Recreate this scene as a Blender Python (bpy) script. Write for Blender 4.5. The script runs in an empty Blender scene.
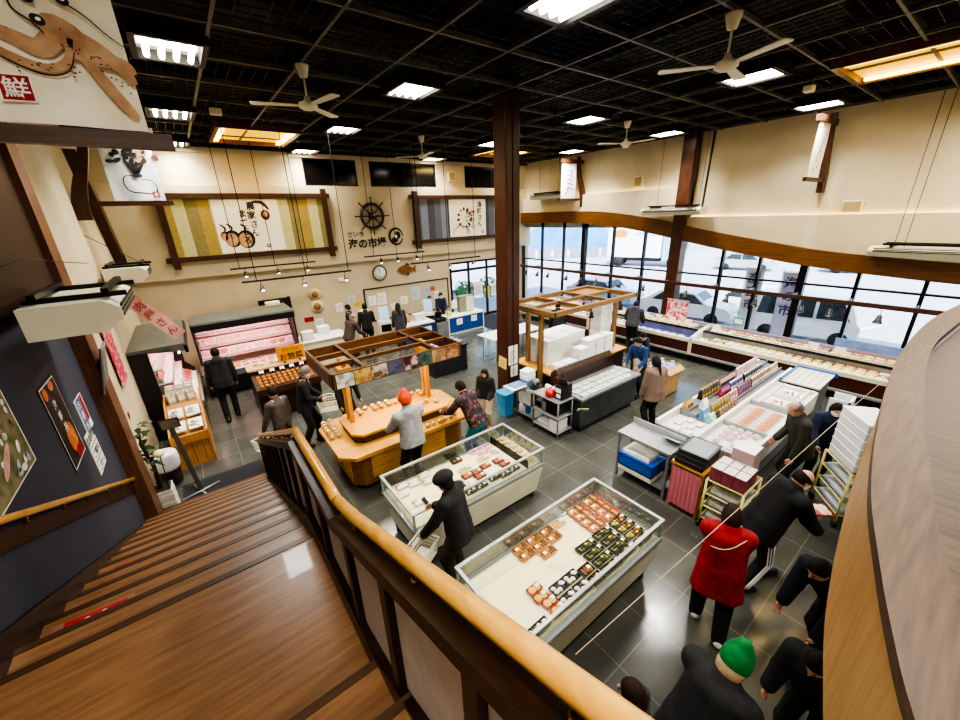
import bpy, bmesh, math, random
import numpy as np
from mathutils import Vector, Matrix, Euler
random.seed(11)
SC = bpy.context.scene
COL = SC.collection
PI = math.pi
R = math.radians

# ------------------------------------------------------------------ colours and materials
def lin(c):
    if isinstance(c, str):
        c = c.lstrip('#')
        c = [int(c[i:i+2], 16)/255 for i in (0, 2, 4)]
    return tuple((x/12.92 if x <= .04045 else ((x+.055)/1.055)**2.4) for x in c[:3]) + (1.0,)

MATS = {}
def mat(key, col, rough=.5, metal=0., col2=None, scale=6., kind='noise', stretch=(1, 1, 1), bump=0., bscale=None,
        emit=None, estr=0., spec=.5, coat=0., lo=.35, hi=.65, detail=3.):
    """a node material: two colours mixed by a noise / wave / voronoi pattern in object space"""
    if key in MATS:
        return MATS[key]
    m = bpy.data.materials.new(key)
    m.use_nodes = True
    nt = m.node_tree
    N, L = nt.nodes, nt.links
    b = N['Principled BSDF']
    b.inputs['Roughness'].default_value = rough
    b.inputs['Metallic'].default_value = metal
    b.inputs['Specular IOR Level'].default_value = spec
    b.inputs['Coat Weight'].default_value = coat
    c1 = lin(col)
    c2 = lin(col2) if col2 else tuple(min(1, x*.86) for x in c1[:3]) + (1,)
    tc = N.new('ShaderNodeTexCoord')
    mp = N.new('ShaderNodeMapping')
    mp.inputs['Scale'].default_value = stretch
    L.new(tc.outputs['Object'], mp.inputs['Vector'])
    if kind == 'wave':
        t = N.new('ShaderNodeTexWave')
        t.inputs['Scale'].default_value = scale
        t.inputs['Distortion'].default_value = 3.
        t.inputs['Detail'].default_value = detail
        fac = t.outputs['Fac']
    elif kind == 'stripe':
        t = N.new('ShaderNodeTexWave')
        t.inputs['Scale'].default_value = scale
        fac = t.outputs['Fac']
    elif kind == 'voronoi':
        t = N.new('ShaderNodeTexVoronoi')
        t.inputs['Scale'].default_value = scale
        s = N.new('ShaderNodeSeparateColor')
        L.new(t.outputs['Color'], s.inputs['Color'])
        fac = s.outputs['Red']
    else:
        t = N.new('ShaderNodeTexNoise')
        t.inputs['Scale'].default_value = scale
        t.inputs['Detail'].default_value = detail
        fac = t.outputs['Fac']
    L.new(mp.outputs['Vector'], t.inputs['Vector'])
    r = N.new('ShaderNodeValToRGB')
    r.color_ramp.elements[0].position = lo
    r.color_ramp.elements[0].color = c1
    r.color_ramp.elements[1].position = hi
    r.color_ramp.elements[1].color = c2
    L.new(fac, r.inputs['Fac'])
    L.new(r.outputs['Color'], b.inputs['Base Color'])
    if bump:
        bp = N.new('ShaderNodeBump')
        bp.inputs['Strength'].default_value = bump
        bp.inputs['Distance'].default_value = .01
        L.new(fac, bp.inputs['Height'])
        L.new(bp.outputs['Normal'], b.inputs['Normal'])
    if emit:
        b.inputs['Emission Color'].default_value = lin(emit)
        b.inputs['Emission Strength'].default_value = estr
    MATS[key] = m
    return m

def wood(key, col, col2, axis=0, rough=.4, scale=3., coat=0., lo=.3, hi=.7):
    st = [14., 14., 14.]
    st[axis] = 1.2
    return mat(key, col, rough, 0, col2, scale, 'noise', tuple(st), bump=.08, coat=coat, lo=lo, hi=hi, detail=5.)

def glass(key, tint=(.93, .97, .96), refl=.9, base=.04):
    if key in MATS:
        return MATS[key]
    m = bpy.data.materials.new(key)
    m.use_nodes = True
    N, L = m.node_tree.nodes, m.node_tree.links
    N.remove(N['Principled BSDF'])
    tr = N.new('ShaderNodeBsdfTransparent')
    tr.inputs['Color'].default_value = tint + (1,)
    gl = N.new('ShaderNodeBsdfGlossy')
    gl.inputs['Roughness'].default_value = .03
    lw = N.new('ShaderNodeLayerWeight')
    lw.inputs['Blend'].default_value = .25
    mu = N.new('ShaderNodeMath')
    mu.operation = 'MULTIPLY_ADD'
    mu.inputs[1].default_value = refl*.5
    mu.inputs[2].default_value = base
    L.new(lw.outputs['Fresnel'], mu.inputs[0])
    mx = N.new('ShaderNodeMixShader')
    L.new(mu.outputs[0], mx.inputs['Fac'])
    L.new(tr.outputs[0], mx.inputs[1])
    L.new(gl.outputs[0], mx.inputs[2])
    L.new(mx.outputs[0], N['Material Output'].inputs['Surface'])
    MATS[key] = m
    return m

def emis(key, col, strength):
    if key in MATS:
        return MATS[key]
    m = bpy.data.materials.new(key)
    m.use_nodes = True
    N, L = m.node_tree.nodes, m.node_tree.links
    b = N['Principled BSDF']
    b.inputs['Base Color'].default_value = lin(col)
    b.inputs['Emission Color'].default_value = lin(col)
    b.inputs['Emission Strength'].default_value = strength
    MATS[key] = m
    return m

# ------------------------------------------------------------------ mesh builder
class MB:
    def __init__(s):
        s.v, s.f, s.mi, s.sm = [], [], [], []
        s.M = None
    def add(s, vs, fs, mi=0, smooth=False):
        b = len(s.v)
        if s.M is not None:
            vs = [tuple(s.M @ Vector(p)) for p in vs]
        s.v.extend(tuple(p) for p in vs)
        for f in fs:
            s.f.append(tuple(b+i for i in f))
            s.mi.append(mi)
            s.sm.append(smooth)
        return s
    def box(s, x0, x1, y0, y1, z0, z1, mi=0, bev=0.):
        if bev <= 0:
            vs = [(x, y, z) for z in (z0, z1) for y in (y0, y1) for x in (x0, x1)]
            fs = [(0, 2, 3, 1), (4, 5, 7, 6), (0, 1, 5, 4), (2, 6, 7, 3), (0, 4, 6, 2), (1, 3, 7, 5)]
            return s.add(vs, fs, mi)
        b = min(bev, (x1-x0)*.45, (y1-y0)*.45, (z1-z0)*.45)
        bm = bmesh.new()
        bmesh.ops.create_cube(bm, size=1)
        for v in bm.verts:
            v.co = Vector((x0 if v.co.x < 0 else x1, y0 if v.co.y < 0 else y1, z0 if v.co.z < 0 else z1))
        bmesh.ops.bevel(bm, geom=bm.edges[:], offset=b, segments=2, affect='EDGES', profile=.5)
        bm.verts.index_update()
        s.add([v.co[:] for v in bm.verts], [[v.index for v in f.verts] for f in bm.faces], mi)
        bm.free()
        return s
    def prism(s, poly, a, b, axis='z', mi=0, smooth=False):
        """polygon extruded along an axis from a to b; poly in (x,y), (x,z) for axis y, (y,z) for axis x"""
        def P(p, t):
            return (p[0], p[1], t) if axis == 'z' else ((p[0], t, p[1]) if axis == 'y' else (t, p[0], p[1]))
        n = len(poly)
        vs = [P(p, a) for p in poly] + [P(p, b) for p in poly]
        fs = [tuple(range(n))[::-1], tuple(range(n, 2*n))]
        fs += [(i, (i+1) % n, n+(i+1) % n, n+i) for i in range(n)]
        return s.add(vs, fs, mi, smooth)
    def tube(s, path, r, n=10, mi=0, smooth=True, closed=False, flat=1.):
        P = [Vector(p) for p in path]
        k = len(P)
        rs = r if isinstance(r, (list, tuple)) else [r]*k
        T = []
        for i in range(k):
            if closed:
                t = P[(i+1) % k]-P[i-1]
            else:
                t = P[min(i+1, k-1)]-P[max(i-1, 0)]
            T.append(t.normalized() if t.length > 1e-9 else Vector((0, 0, 1)))
        u = Vector((0, 0, 1)) if abs(T[0].z) < .9 else Vector((1, 0, 0))
        vs, fs = [], []
        for i in range(k):
            u = (u - T[i]*u.dot(T[i])).normalized()
            w = T[i].cross(u)
            for j in range(n):
                a = 2*PI*j/n
                vs.append(tuple(P[i] + (u*math.cos(a)*flat + w*math.sin(a))*rs[i]))
        for i in range(k if closed else k-1):
            for j in range(n):
                i2 = (i+1) % k
                fs.append((i*n+j, i*n+(j+1) % n, i2*n+(j+1) % n, i2*n+j))
        if not closed:
            fs.append(tuple(range(n))[::-1])
            fs.append(tuple(range((k-1)*n, k*n)))
        return s.add(vs, fs, mi, smooth)
    def cyl(s, x, y, z0, z1, r, n=16, mi=0, r2=None, smooth=True):
        return s.tube([(x, y, z0), (x, y, z1)], [r, r if r2 is None else r2], n, mi, smooth)
    def lathe(s, prof, c=(0, 0, 0), n=20, mi=0, smooth=True):
        vs, fs = [], []
        for r_, z in prof:
            for j in range(n):
                a = 2*PI*j/n
                vs.append((c[0]+r_*math.cos(a), c[1]+r_*math.sin(a), c[2]+z))
        for i in range(len(prof)-1):
            for j in range(n):
                fs.append((i*n+j, i*n+(j+1) % n, (i+1)*n+(j+1) % n, (i+1)*n+j))
        fs.append(tuple(range(n))[::-1])
        fs.append(tuple(range((len(prof)-1)*n, len(prof)*n)))
        return s.add(vs, fs, mi, smooth)
    def ball(s, c, r, mi=0, n=10, m=6):
        rx, ry, rz = r if isinstance(r, (tuple, list)) else (r, r, r)
        vs, fs = [(c[0], c[1], c[2]-rz)], []
        for i in range(1, m):
            t = -PI/2 + PI*i/m
            for j in range(n):
                a = 2*PI*j/n
                vs.append((c[0]+rx*math.cos(t)*math.cos(a), c[1]+ry*math.cos(t)*math.sin(a), c[2]+rz*math.sin(t)))
        vs.append((c[0], c[1], c[2]+rz))
        for j in range(n):
            fs.append((0, 1+(j+1) % n, 1+j))
            fs.append((len(vs)-1, 1+(m-2)*n+j, 1+(m-2)*n+(j+1) % n))
        for i in range(m-2):
            for j in range(n):
                fs.append((1+i*n+j, 1+i*n+(j+1) % n, 1+(i+1)*n+(j+1) % n, 1+(i+1)*n+j))
        return s.add(vs, fs, mi, True)
    def quad(s, a, b, c, d, mi=0):
        return s.add([a, b, c, d], [(0, 1, 2, 3)], mi)
    def mesh(s, name, mats):
        me = bpy.data.meshes.new(name)
        me.from_pydata(s.v, [], s.f)
        for m in (mats if isinstance(mats, (list, tuple)) else [mats]):
            me.materials.append(m)
        me.polygons.foreach_set('material_index', s.mi)
        me.polygons.foreach_set('use_smooth', s.sm)
        bm = bmesh.new()
        bm.from_mesh(me)
        bmesh.ops.recalc_face_normals(bm, faces=bm.faces[:])
        bm.to_mesh(me)
        bm.free()
        return me
    def obj(s, name, mats, parent=None, loc=None, rz=None):
        o = bpy.data.objects.new(name, s.mesh(name, mats))
        COL.objects.link(o)
        if parent is not None:
            o.parent = parent
        if loc is not None:
            o.location = loc
        if rz is not None:
            o.rotation_euler = (0, 0, rz)
        return o

def tag(o, label, cat, group=None, kind=None):
    if label: o['label'] = label
    if cat: o['category'] = cat
    if group: o['group'] = group
    if kind: o['kind'] = kind
    return o

def thing(name, label, cat, loc=(0, 0, 0), rz=0., group=None, rot=None):
    o = bpy.data.objects.new(name, None)
    o.empty_display_size = .1
    COL.objects.link(o)
    o.location = loc
    o.rotation_euler = rot if rot else (0, 0, rz)
    return tag(o, label, cat, group)

def struct(name, mb, m, parent=None):
    o = mb.obj(name, m, parent)
    o['kind'] = 'structure'
    return o

def dup(root, loc, rz=None, label=None, group=None, rot=None):
    r = root.copy()
    COL.objects.link(r)
    r.location = loc
    if rz is not None:
        r.rotation_euler = (0, 0, rz)
    if rot is not None:
        r.rotation_euler = rot
    if label: r['label'] = label
    if group: r['group'] = group
    for ch in list(root.children):
        c = ch.copy()
        COL.objects.link(c)
        c.parent = r
        for g in list(ch.children):
            d = g.copy()
            COL.objects.link(d)
            d.parent = c
    return r

class Kind:
    """first call places the built thing itself, later calls place copies with their own label"""
    def __init__(s, root):
        s.root, s.used = root, False
    def put(s, loc, rz=0., label=None, group=None, rot=None):
        if not s.used:
            s.used = True
            o = s.root
            o.location = loc
            o.rotation_euler = rot if rot else (0, 0, rz)
            if label: o['label'] = label
            if group: o['group'] = group
            return o
        return dup(s.root, loc, rz, label, group, rot)

ORD = ['first', 'second', 'third', 'fourth', 'fifth', 'sixth', 'seventh', 'eighth', 'ninth', 'tenth', 'eleventh', 'twelfth',
       'thirteenth', 'fourteenth', 'fifteenth', 'sixteenth', 'seventeenth', 'eighteenth', 'nineteenth', 'twentieth',
       'twenty-first', 'twenty-second', 'twenty-third', 'twenty-fourth', 'twenty-fifth', 'twenty-sixth']

_TXT = {}
def text_geo(s, size=1., bold=0.):
    """outlines of writing as flat triangles centred on the origin in xy"""
    k = (s, bold)
    if k not in _TXT:
        cu = bpy.data.curves.new('writing', 'FONT')
        cu.body = s
        cu.size = 1
        cu.resolution_u = 2
        cu.offset = bold
        o = bpy.data.objects.new('writing', cu)
        COL.objects.link(o)
        dg = bpy.context.evaluated_depsgraph_get()
        me = o.evaluated_get(dg).to_mesh()
        vs = np.array([v.co[:2] for v in me.vertices]).reshape(-1, 2)
        fs = [tuple(p.vertices) for p in me.polygons]
        o.to_mesh_clear()
        bpy.data.objects.remove(o)
        bpy.data.curves.remove(cu)
        if len(vs):
            vs = vs - (vs.min(0)+vs.max(0))/2
        _TXT[k] = (vs, fs)
    vs, fs = _TXT[k]
    return [(x*size, y*size) for x, y in vs], fs

def put_text(mb, s, M, size, mi=0, bold=0.012):
    """writing laid on a plane: M maps (x right, y up, 0) of the text into the target space"""
    vs, fs = text_geo(s, size, bold)
    old = mb.M
    mb.M = (old @ M) if old is not None else M
    mb.add([(x, y, 0) for x, y in vs], fs, mi)
    mb.M = old

def frameM(o, xd, yd):
    xd, yd = Vector(xd).normalized(), Vector(yd).normalized()
    z = xd.cross(yd)
    return Matrix(((xd.x, yd.x, z.x, o[0]), (xd.y, yd.y, z.y, o[1]), (xd.z, yd.z, z.z, o[2]), (0, 0, 0, 1)))
# ------------------------------------------------------------------ camera
CAM_H = 4.2
cam = bpy.data.cameras.new('camera')
cam.sensor_width = 36.
cam.lens = 36.*385./960.
cam.clip_start = .05
cam.clip_end = 400
co = bpy.data.objects.new('camera', cam)
COL.objects.link(co)
rt = Vector((0.79769914, -0.60213171, -0.03336904))
up = Vector((0.23746974, 0.26277208, 0.93517857))
fw = Vector((0.55433221, 0.75391527, -0.35260113))
m4 = Matrix.Identity(4)
for i in range(3):
    m4[i][0], m4[i][1], m4[i][2] = rt[i], up[i], -fw[i]
m4.translation = (0, 0, CAM_H)
co.matrix_world = m4
SC.camera = co

# ------------------------------------------------------------------ common materials
M_cream = mat('plaster_cream', '#cabd9e', .85, col2='#c1b393', scale=1.5, bump=.02)
M_cream2 = mat('plaster_white', '#c6bb9c', .85, col2='#bdb192', scale=1.5)
M_dark = mat('black_paint', '#14130f', .55, col2='#1d1b17', scale=4)
M_blk = mat('black_plastic', '#141416', .38, col2='#1c1c1f', scale=9)
M_blkmetal = mat('black_metal', '#1a1a1c', .35, .6, col2='#242427', scale=9)
M_steel = mat('brushed_steel', '#b4b6b5', .3, .6, col2='#9fa2a3', scale=5, stretch=(1, 20, 20))
M_steel2 = mat('dull_steel', '#85888a', .38, .4, col2='#74777a', scale=4)
M_white = mat('white_enamel', '#e9e8df', .35, col2='#e2e0d5', scale=3)
M_ivory = mat('ivory_enamel', '#dcd9c0', .35, col2='#d3cfb4', scale=3)
M_foam = mat('white_foam', '#eef0f0', .7, col2='#e3e6e8', scale=30)
M_paper = mat('white_paper', '#f2f0ea', .8, col2='#e9e7df', scale=12)
M_ink = mat('black_ink', '#1b1714', .8, col2='#2a241f', scale=20)
M_red = mat('red_ink', '#a31a26', .7, col2='#8d1420', scale=14)
M_post = wood('dark_red_timber', '#54301f', '#361c11', 2, .35, 2.)
M_beamx = wood('brown_timber_x', '#4b2b16', '#331b0c', 0, .45)
M_beamy = wood('brown_timber_y', '#4b2b16', '#331b0c', 1, .45)
M_beamz = wood('brown_timber_z', '#4b2b16', '#331b0c', 2, .45)
M_curve = wood('curved_beam_timber', '#6f4720', '#523315', 1, .4, 2.)
M_tread = wood('stair_tread_wood', '#8a6543', '#6b4b30', 0, .36, 2.5, coat=.08)
M_dkwood = wood('dark_stained_wood', '#2e1a0e', '#1f1109', 1, .35)
M_dkwoodz = wood('dark_stained_wood_z', '#2e1a0e', '#1f1109', 2, .35)
M_log = wood('golden_log', '#dfae58', '#c38d3c', 1, .28, 2., coat=.4)
M_brass = mat('brass', '#b58a3a', .25, .9, col2='#8f6a28', scale=12)
M_honeyx = wood('honey_wood_x', '#d3a04a', '#b98434', 0, .35, 2.)
M_agex = wood('aged_timber_x', '#8d6d42', '#705430', 0, .45, 2.)
M_agey = wood('aged_timber_y', '#8d6d42', '#705430', 1, .45, 2.)
M_agez = wood('aged_timber_z', '#8d6d42', '#705430', 2, .45, 2.)
M_honeyy = wood('honey_wood_y', '#d3a04a', '#b98434', 1, .35, 2.)
M_honeyz = wood('honey_wood_z', '#c8913f', '#a87530', 2, .35, 2.)
M_glass = glass('clear_glass')
M_wglass = glass('window_glass', (.97, .99, 1.), .6, .02)
M_dglass = mat('dark_window_glass', '#0d0c0b', .12, col2='#15120f', scale=2)

ZC = 6.15           # the open ceiling grid
ZT = 6.35           # top of the walls
XR, YB, XL = 12.6, 13.5, -1.3

# ------------------------------------------------------------------ floor
def floor_material():
    m = bpy.data.materials.new('polished_concrete_tiles')
    m.use_nodes = True
    N, L = m.node_tree.nodes, m.node_tree.links
    b = N['Principled BSDF']
    tc = N.new('ShaderNodeTexCoord')
    br = N.new('ShaderNodeTexBrick')
    br.offset = 0
    br.inputs['Scale'].default_value = 1.
    br.inputs['Brick Width'].default_value = .62
    br.inputs['Row Height'].default_value = .62
    br.inputs['Mortar Size'].default_value = .006
    br.inputs['Mortar Smooth'].default_value = .2
    br.inputs['Color1'].default_value = lin('#52534d')
    br.inputs['Color2'].default_value = lin('#4b4c47')
    br.inputs['Mortar'].default_value = lin('#6c6d65')
    L.new(tc.outputs['Object'], br.inputs['Vector'])
    n = N.new('ShaderNodeTexNoise')
    n.inputs['Scale'].default_value = 1.6
    n.inputs['Detail'].default_value = 4
    n.inputs['Roughness'].default_value = .65
    L.new(tc.outputs['Object'], n.inputs['Vector'])
    rp = N.new('ShaderNodeValToRGB')
    rp.color_ramp.elements[0].position = .3
    rp.color_ramp.elements[0].color = (.8, .8, .78, 1)
    rp.color_ramp.elements[1].position = .72
    rp.color_ramp.elements[1].color = (1.1, 1.1, 1.08, 1)
    L.new(n.outputs['Fac'], rp.inputs['Fac'])
    mx = N.new('ShaderNodeMix')
    mx.data_type = 'RGBA'
    mx.blend_type = 'MULTIPLY'
    mx.inputs['Factor'].default_value = 1.
    L.new(br.outputs['Color'], mx.inputs[6])
    L.new(rp.outputs['Color'], mx.inputs[7])
    L.new(mx.outputs[2], b.inputs['Base Color'])
    r2 = N.new('ShaderNodeMapRange')
    r2.inputs['From Min'].default_value = .3
    r2.inputs['From Max'].default_value = .75
    r2.inputs['To Min'].default_value = .13
    r2.inputs['To Max'].default_value = .255
    L.new(n.outputs['Fac'], r2.inputs['Value'])
    L.new(r2.outputs['Result'], b.inputs['Roughness'])
    bp = N.new('ShaderNodeBump')
    bp.inputs['Strength'].default_value = .25
    bp.inputs['Distance'].default_value = .004
    n2 = N.new('ShaderNodeTexNoise')
    n2.inputs['Scale'].default_value = 5
    L.new(tc.outputs['Object'], n2.inputs['Vector'])
    L.new(n2.outputs['Fac'], bp.inputs['Height'])
    L.new(bp.outputs['Normal'], b.inputs['Normal'])
    return m
struct('floor', MB().box(XL-.1, 13.0, -4, YB+.1, -.1, 0), floor_material())

# ------------------------------------------------------------------ back wall
wb = MB()
wb.box(XL, 8.55, YB, YB+.2, 0, 2.83)
wb.box(8.55, 12.25, YB-.02, YB+.2, 2.4, 2.83)
wb.box(12.25, 12.9, YB-.02, YB+.2, 0, 2.83)
wb.box(XL, 12.9, YB-.16, YB+.2, 2.83, 5.2, bev=.01)
HOLES = [(3.55, 5.2), (5.65, 8.2), (9.5, 12.2)]
xs = [XL] + [a for h in HOLES for a in h] + [12.9]
for i in range(0, len(xs), 2):
    wb.box(xs[i], xs[i+1], YB, YB+.2, 5.2, 5.98)
wb.box(XL, 12.9, YB, YB+.2, 5.98, ZT)
wb.box(XL, 12.9, YB-.05, YB, 5.98, 6.12)
struct('wall_back', wb, M_cream)
for i, (a, b) in enumerate(HOLES):
    f = MB()
    for x in (a, (a+b)/2-.02, b-.04):
        f.box(x, x+.04, YB+.02, YB+.09, 5.2, 5.98)
    f.box(a, b, YB+.02, YB+.09, 5.2, 5.24)
    f.box(a, b, YB+.02, YB+.09, 5.94, 5.98)
    w = struct('window_%d' % (i+1), f, M_blkmetal)
    struct('pane', MB().box(a, b, YB+.05, YB+.06, 5.2, 5.98), M_dglass, w)
wbb = MB().box(XL, 13, YB+.2, YB+.3, 5.1, ZT)
struct('wall_back_outer', wbb, M_dark)

# glass entrance in the back wall
d = MB()
for x in (8.55, 9.45, 10.42, 11.35, 12.17):
    d.box(x, x+.08, YB-.03, YB+.06, 0, 2.4)
d.box(8.55, 12.25, YB-.04, YB+.07, 2.02, 2.12)
d.box(8.55, 12.25, YB-.04, YB+.07, 2.34, 2.42)
d.box(8.55, 12.25, YB-.03, YB+.06, 0, .08)
door = struct('door_1', d, M_blkmetal)
pn = MB()
for x in (8.63, 9.53, 10.5, 11.43):
    pn.box(x, x+.8, YB+.01, YB+.02, .08, 2.02)
struct('pane', pn, M_wglass, door)
struct('transom_pane', MB().box(8.6, 12.2, YB+.01, YB+.02, 2.12, 2.34), M_wglass, door)

# ------------------------------------------------------------------ window wall
BT = [(13.6, 4.22), (11.79, 4.215), (10.15, 4.21), (9.03, 4.16), (7.72, 4.0), (6.41, 3.77), (5.72, 3.6), (4.12, 3.33), (2.6, 3.09), (.54, 2.97), (-4, 2.9)]
BB = [(13.6, 3.8), (10.21, 3.8), (8.65, 3.68), (7.67, 3.55), (6.34, 3.3), (5.02, 3.05), (4.04, 2.9), (2.95, 2.73), (1.47, 2.62), (.43, 2.56), (-4, 2.5)]
def interp(tab, y):
    t = sorted(tab)
    return float(np.interp(y, [p[0] for p in t], [p[1] for p in t]))
ys = [13.5-.35*i for i in range(51)]
def smooth_tab(tab):
    v = [interp(tab, y) for y in ys]
    for _ in range(3):
        v = [v[0]] + [(v[i-1]+v[i]*2+v[i+1])/4 for i in range(1, len(v)-1)] + [v[-1]]
    return v
bt, bb = smooth_tab(BT), smooth_tab(BB)
beam = MB()
beam.prism([(y, z) for y, z in zip(ys, bt)] + [(y, z) for y, z in zip(ys[::-1], bb[::-1])], 12.3, 12.62, 'x')
struct('trim_1', beam, M_curve)
wr = MB()
for i in range(len(ys)-1):
    y0, y1 = ys[i], ys[i+1]
    top = 4.78 if y0 > 6.5 else 3.93
    wr.prism([(y0, bt[i]-.1), (y1, bt[i+1]-.1), (y1, top), (y0, top)], 12.42, 12.6, 'x')
struct('wall_window_side', wr, M_cream2)
wu = MB()
wu.box(12.66, 12.9, -4, YB, 3.6, ZT+.2)
wu.box(12.42, 12.9, 6.1, 6.5, 3.93, 4.78)
struct('wall_window_side_upper', wu, M_cream)
cv = MB()
cv.box(12.6, 12.655, 6.6, 13.3, 4.76, 4.775)
cv.box(12.6, 12.655, -3.9, 6.1, 3.91, 3.925)
struct('trim_2', cv, emis('cove_light', '#ffdf8a', 9.))
struct('wall_window_side_low', MB().box(12.55, 12.8, -4, 6.3, 0, .62).box(12.55, 12.8, 6.3, YB, 0, .3), M_cream2)
MUL = [(13.42, .06), (12.27, .05), (11.06, .05), (10.0, .16), (8.71, .06), (7.49, .06), (4.98, .07), (4.02, .07), (3.02, .16), (1.97, .07), (.88, .07), (-.2, .07), (-1.3, .16), (-2.4, .07)]
edges = sorted([m_[0] for m_ in MUL] + [6.3])
for i in range(len(edges)-1):
    a, b = edges[i], edges[i+1]
    wd = dict(MUL).get(b, .3)
    zt = max(interp(BB, a), interp(BB, b))+.02
    zb = .6 if b < 6.4 else .3
    f = MB()
    if b != 6.3:
        f.box(12.56-wd*.5, 12.66, b-wd/2, b+wd/2, zb, interp(BB, b)+.1)
    f.box(12.57, 12.65, a, b, 2.24, 2.29)
    f.box(12.57, 12.65, a, b, zb, zb+.06)
    w = struct('window_%d' % (i+4), f, M_blkmetal)
    struct('pane', MB().box(12.61, 12.615, a, b, zb, zt), M_wglass, w)
pl = MB().box(12.28, 12.62, 6.1, 6.46, 0, ZT+.1)
struct('pillar_window_side', pl, M_post)
struct('pillar_center', MB().box(5.13, 5.49, 5.97, 6.33, 0, 6.5, bev=.02).box(5.295, 5.31, 5.955, 5.97, 0, 6.4), M_post)

# ------------------------------------------------------------------ stair side wall
struct('wall_stair_side', MB().box(XL-.2, XL, -4, YB+.1, -.1, ZT+.2), M_cream)
M_slate = mat('slate_blue_wallcloth', '#3f414d', .9, col2='#383a46', scale=60, bump=.05)
pp = MB().prism([(6.4, 0.05), (6.4, 3.35), (-2.5, 4.6), (-2.5, 2.3), (1.2, 2.25), (2.4, 2.1), (6.4, .1)], XL, XL+.012, 'x')
struct('wall_stair_side_panel', pp, M_slate)
struct('trim_3', MB().box(XL, XL+.16, 6.35, 6.75, 0, ZT), wood('post_timber', '#77513a', '#5b3a28', 2, .45))
struct('trim_4', MB().box(XL, XL+.1, 5.2, 6.35, 3.36, ZT).box(XL, XL+.13, 4.0, 5.2, 3.6, ZT), wood('brown_board', '#3a2214', '#2a160b', 2, .5))
struct('trim_5', MB().prism([(11.0, 5.6), (11.45, 5.6), (13.3, 3.3), (12.85, 3.3)], XL, XL+.18, 'x').box(XL, XL+.18, 12.7, 13.1, 2.9, 3.6), M_beamz)
st = MB()
st.prism([(2.1, 2.28), (6.75, -.05), (6.75, .1), (2.2, 2.45), (1.25, 2.45), (1.25, 2.28)], XL+.012, XL+.05, 'x')
struct('baseboard_stair', st, M_dkwood)
struct('wall_parapet_outer', MB().box(XL-.2, 13, YB+.2, YB+.3, ZT-.2, 7.05).box(12.9, 13, -4.2, YB+.3, ZT-.2, 7.05).box(XL-.3, XL-.2, -4.2, YB+.3, ZT-.2, 7.05).box(XL-.3, 13, -4.25, -4.2, -.1, 7.05), M_dark)
struct('wall_near', MB().box(XL, 13, -4.2, -4, -.1, ZT+.3), M_cream)

# ------------------------------------------------------------------ stairs
NS, Y0, Y1, ZL = 12, 2.34, 6.70, 2.2
tr, ri = (Y1-Y0)/NS, ZL/(NS+1)
sx0, sx1 = XL+.02, .30
stt = MB()
for k in range(1, NS+1):
    ya = Y1-tr*(k-1)
    z = ri*k
    stt.box(sx0, sx1, ya-tr-.03, ya+.025, z-.04, z)                # tread board
    stt.box(sx0, sx1, ya-.02, ya, z-ri, z-.04)                   # riser
    stt.box(sx0, sx1, ya-.015, ya+.03, z-.03, z+.004, 1)         # dark nosing strip
M_nose = wood('nosing_wood', '#4d351f', '#3a2716', 0, .4)
struct('stairs', stt, [M_tread, M_nose])
ld = MB().box(sx0, sx1, 1.2, Y0+.025, ZL-.05, ZL).box(sx0, sx1, Y0-.02, Y0, ZL-ri, ZL-.05)
ld.box(sx0, sx1, Y0-.015, Y0+.03, ZL-.03, ZL+.004, 1)
struct('floor_landing', ld, [M_tread, M_nose])
us = MB()
for k in range(1, 9):
    ya = 1.22-.3*(k-1)
    z = ZL+.165*k
    us.box(sx0, sx1, ya-.32, ya, z-.05, z)
    us.box(sx0, sx1, ya-.03, ya-.01, z-.165, z-.05)
    us.box(sx0, sx1, ya-.035, ya+.004, z-.01, z+.004, 1)
struct('stairs_upper', us, [M_tread, M_nose])
sg = MB()
sg.prism([(6.75, 0), (6.75, .12), (2.38, 2.34), (2.38, 2.1)], .26, .36, 'x')
sg.box(.26, .36, 1.2, 2.4, 2.1, 2.36)
sg.prism([(1.25, 2.1), (1.25, 2.36), (-1.5, 3.75), (-1.5, 3.4)], .26, .36, 'x')
struct('trim_6', sg, M_dkwood)

# ------------------------------------------------------------------ ceiling
struct('ceiling', MB().box(XL-.2, 13, -4.2, YB+.3, 6.95, 7.05), M_dark)
M_grid = mat('grey_ceiling_bar', '#5f5d55', .45, .2, col2='#504e47', scale=6)
g = MB()
for k in range(-2, 12):
    x = .8+1.06*k
    if x > XL: g.box(x-.018, x+.018, -4, YB, ZC, ZC+.06)
for k in range(-8, 9):
    y = 4.57+1.06*k
    if y < YB: g.box(XL, 12.66, y-.018, y+.018, ZC+.003, ZC+.063)
struct('ceiling_grid', g, M_grid)
M_mesh = mat('black_mesh_wire', '#24231f', .5, .3, col2='#1d1c19', scale=6)
g = MB()
x = XL
while x < 12.6:
    g.box(x-.004, x+.004, -4, YB, ZC+.05, ZC+.065); x += .153
y = -4
while y < YB:
    g.box(XL, 12.66, y-.004, y+.004, ZC+.05, ZC+.065); y += .153
struct('ceiling_mesh', g, M_mesh)
g = MB()
for yy, r_ in ((2.2, .16), (6.0, .2), (9.2, .16)):
    g.tube([(XL, yy, 6.68), (12.6, yy, 6.68)], r_, 12)
for xx in (2.4, 6.6, 10.2):
    g.box(xx-.12, xx+.12, -4, YB, 6.6, 6.9)
struct('ceiling_duct', g, mat('dark_duct', '#2c2b27', .5, .4, col2='#23221f', scale=3))
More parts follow.
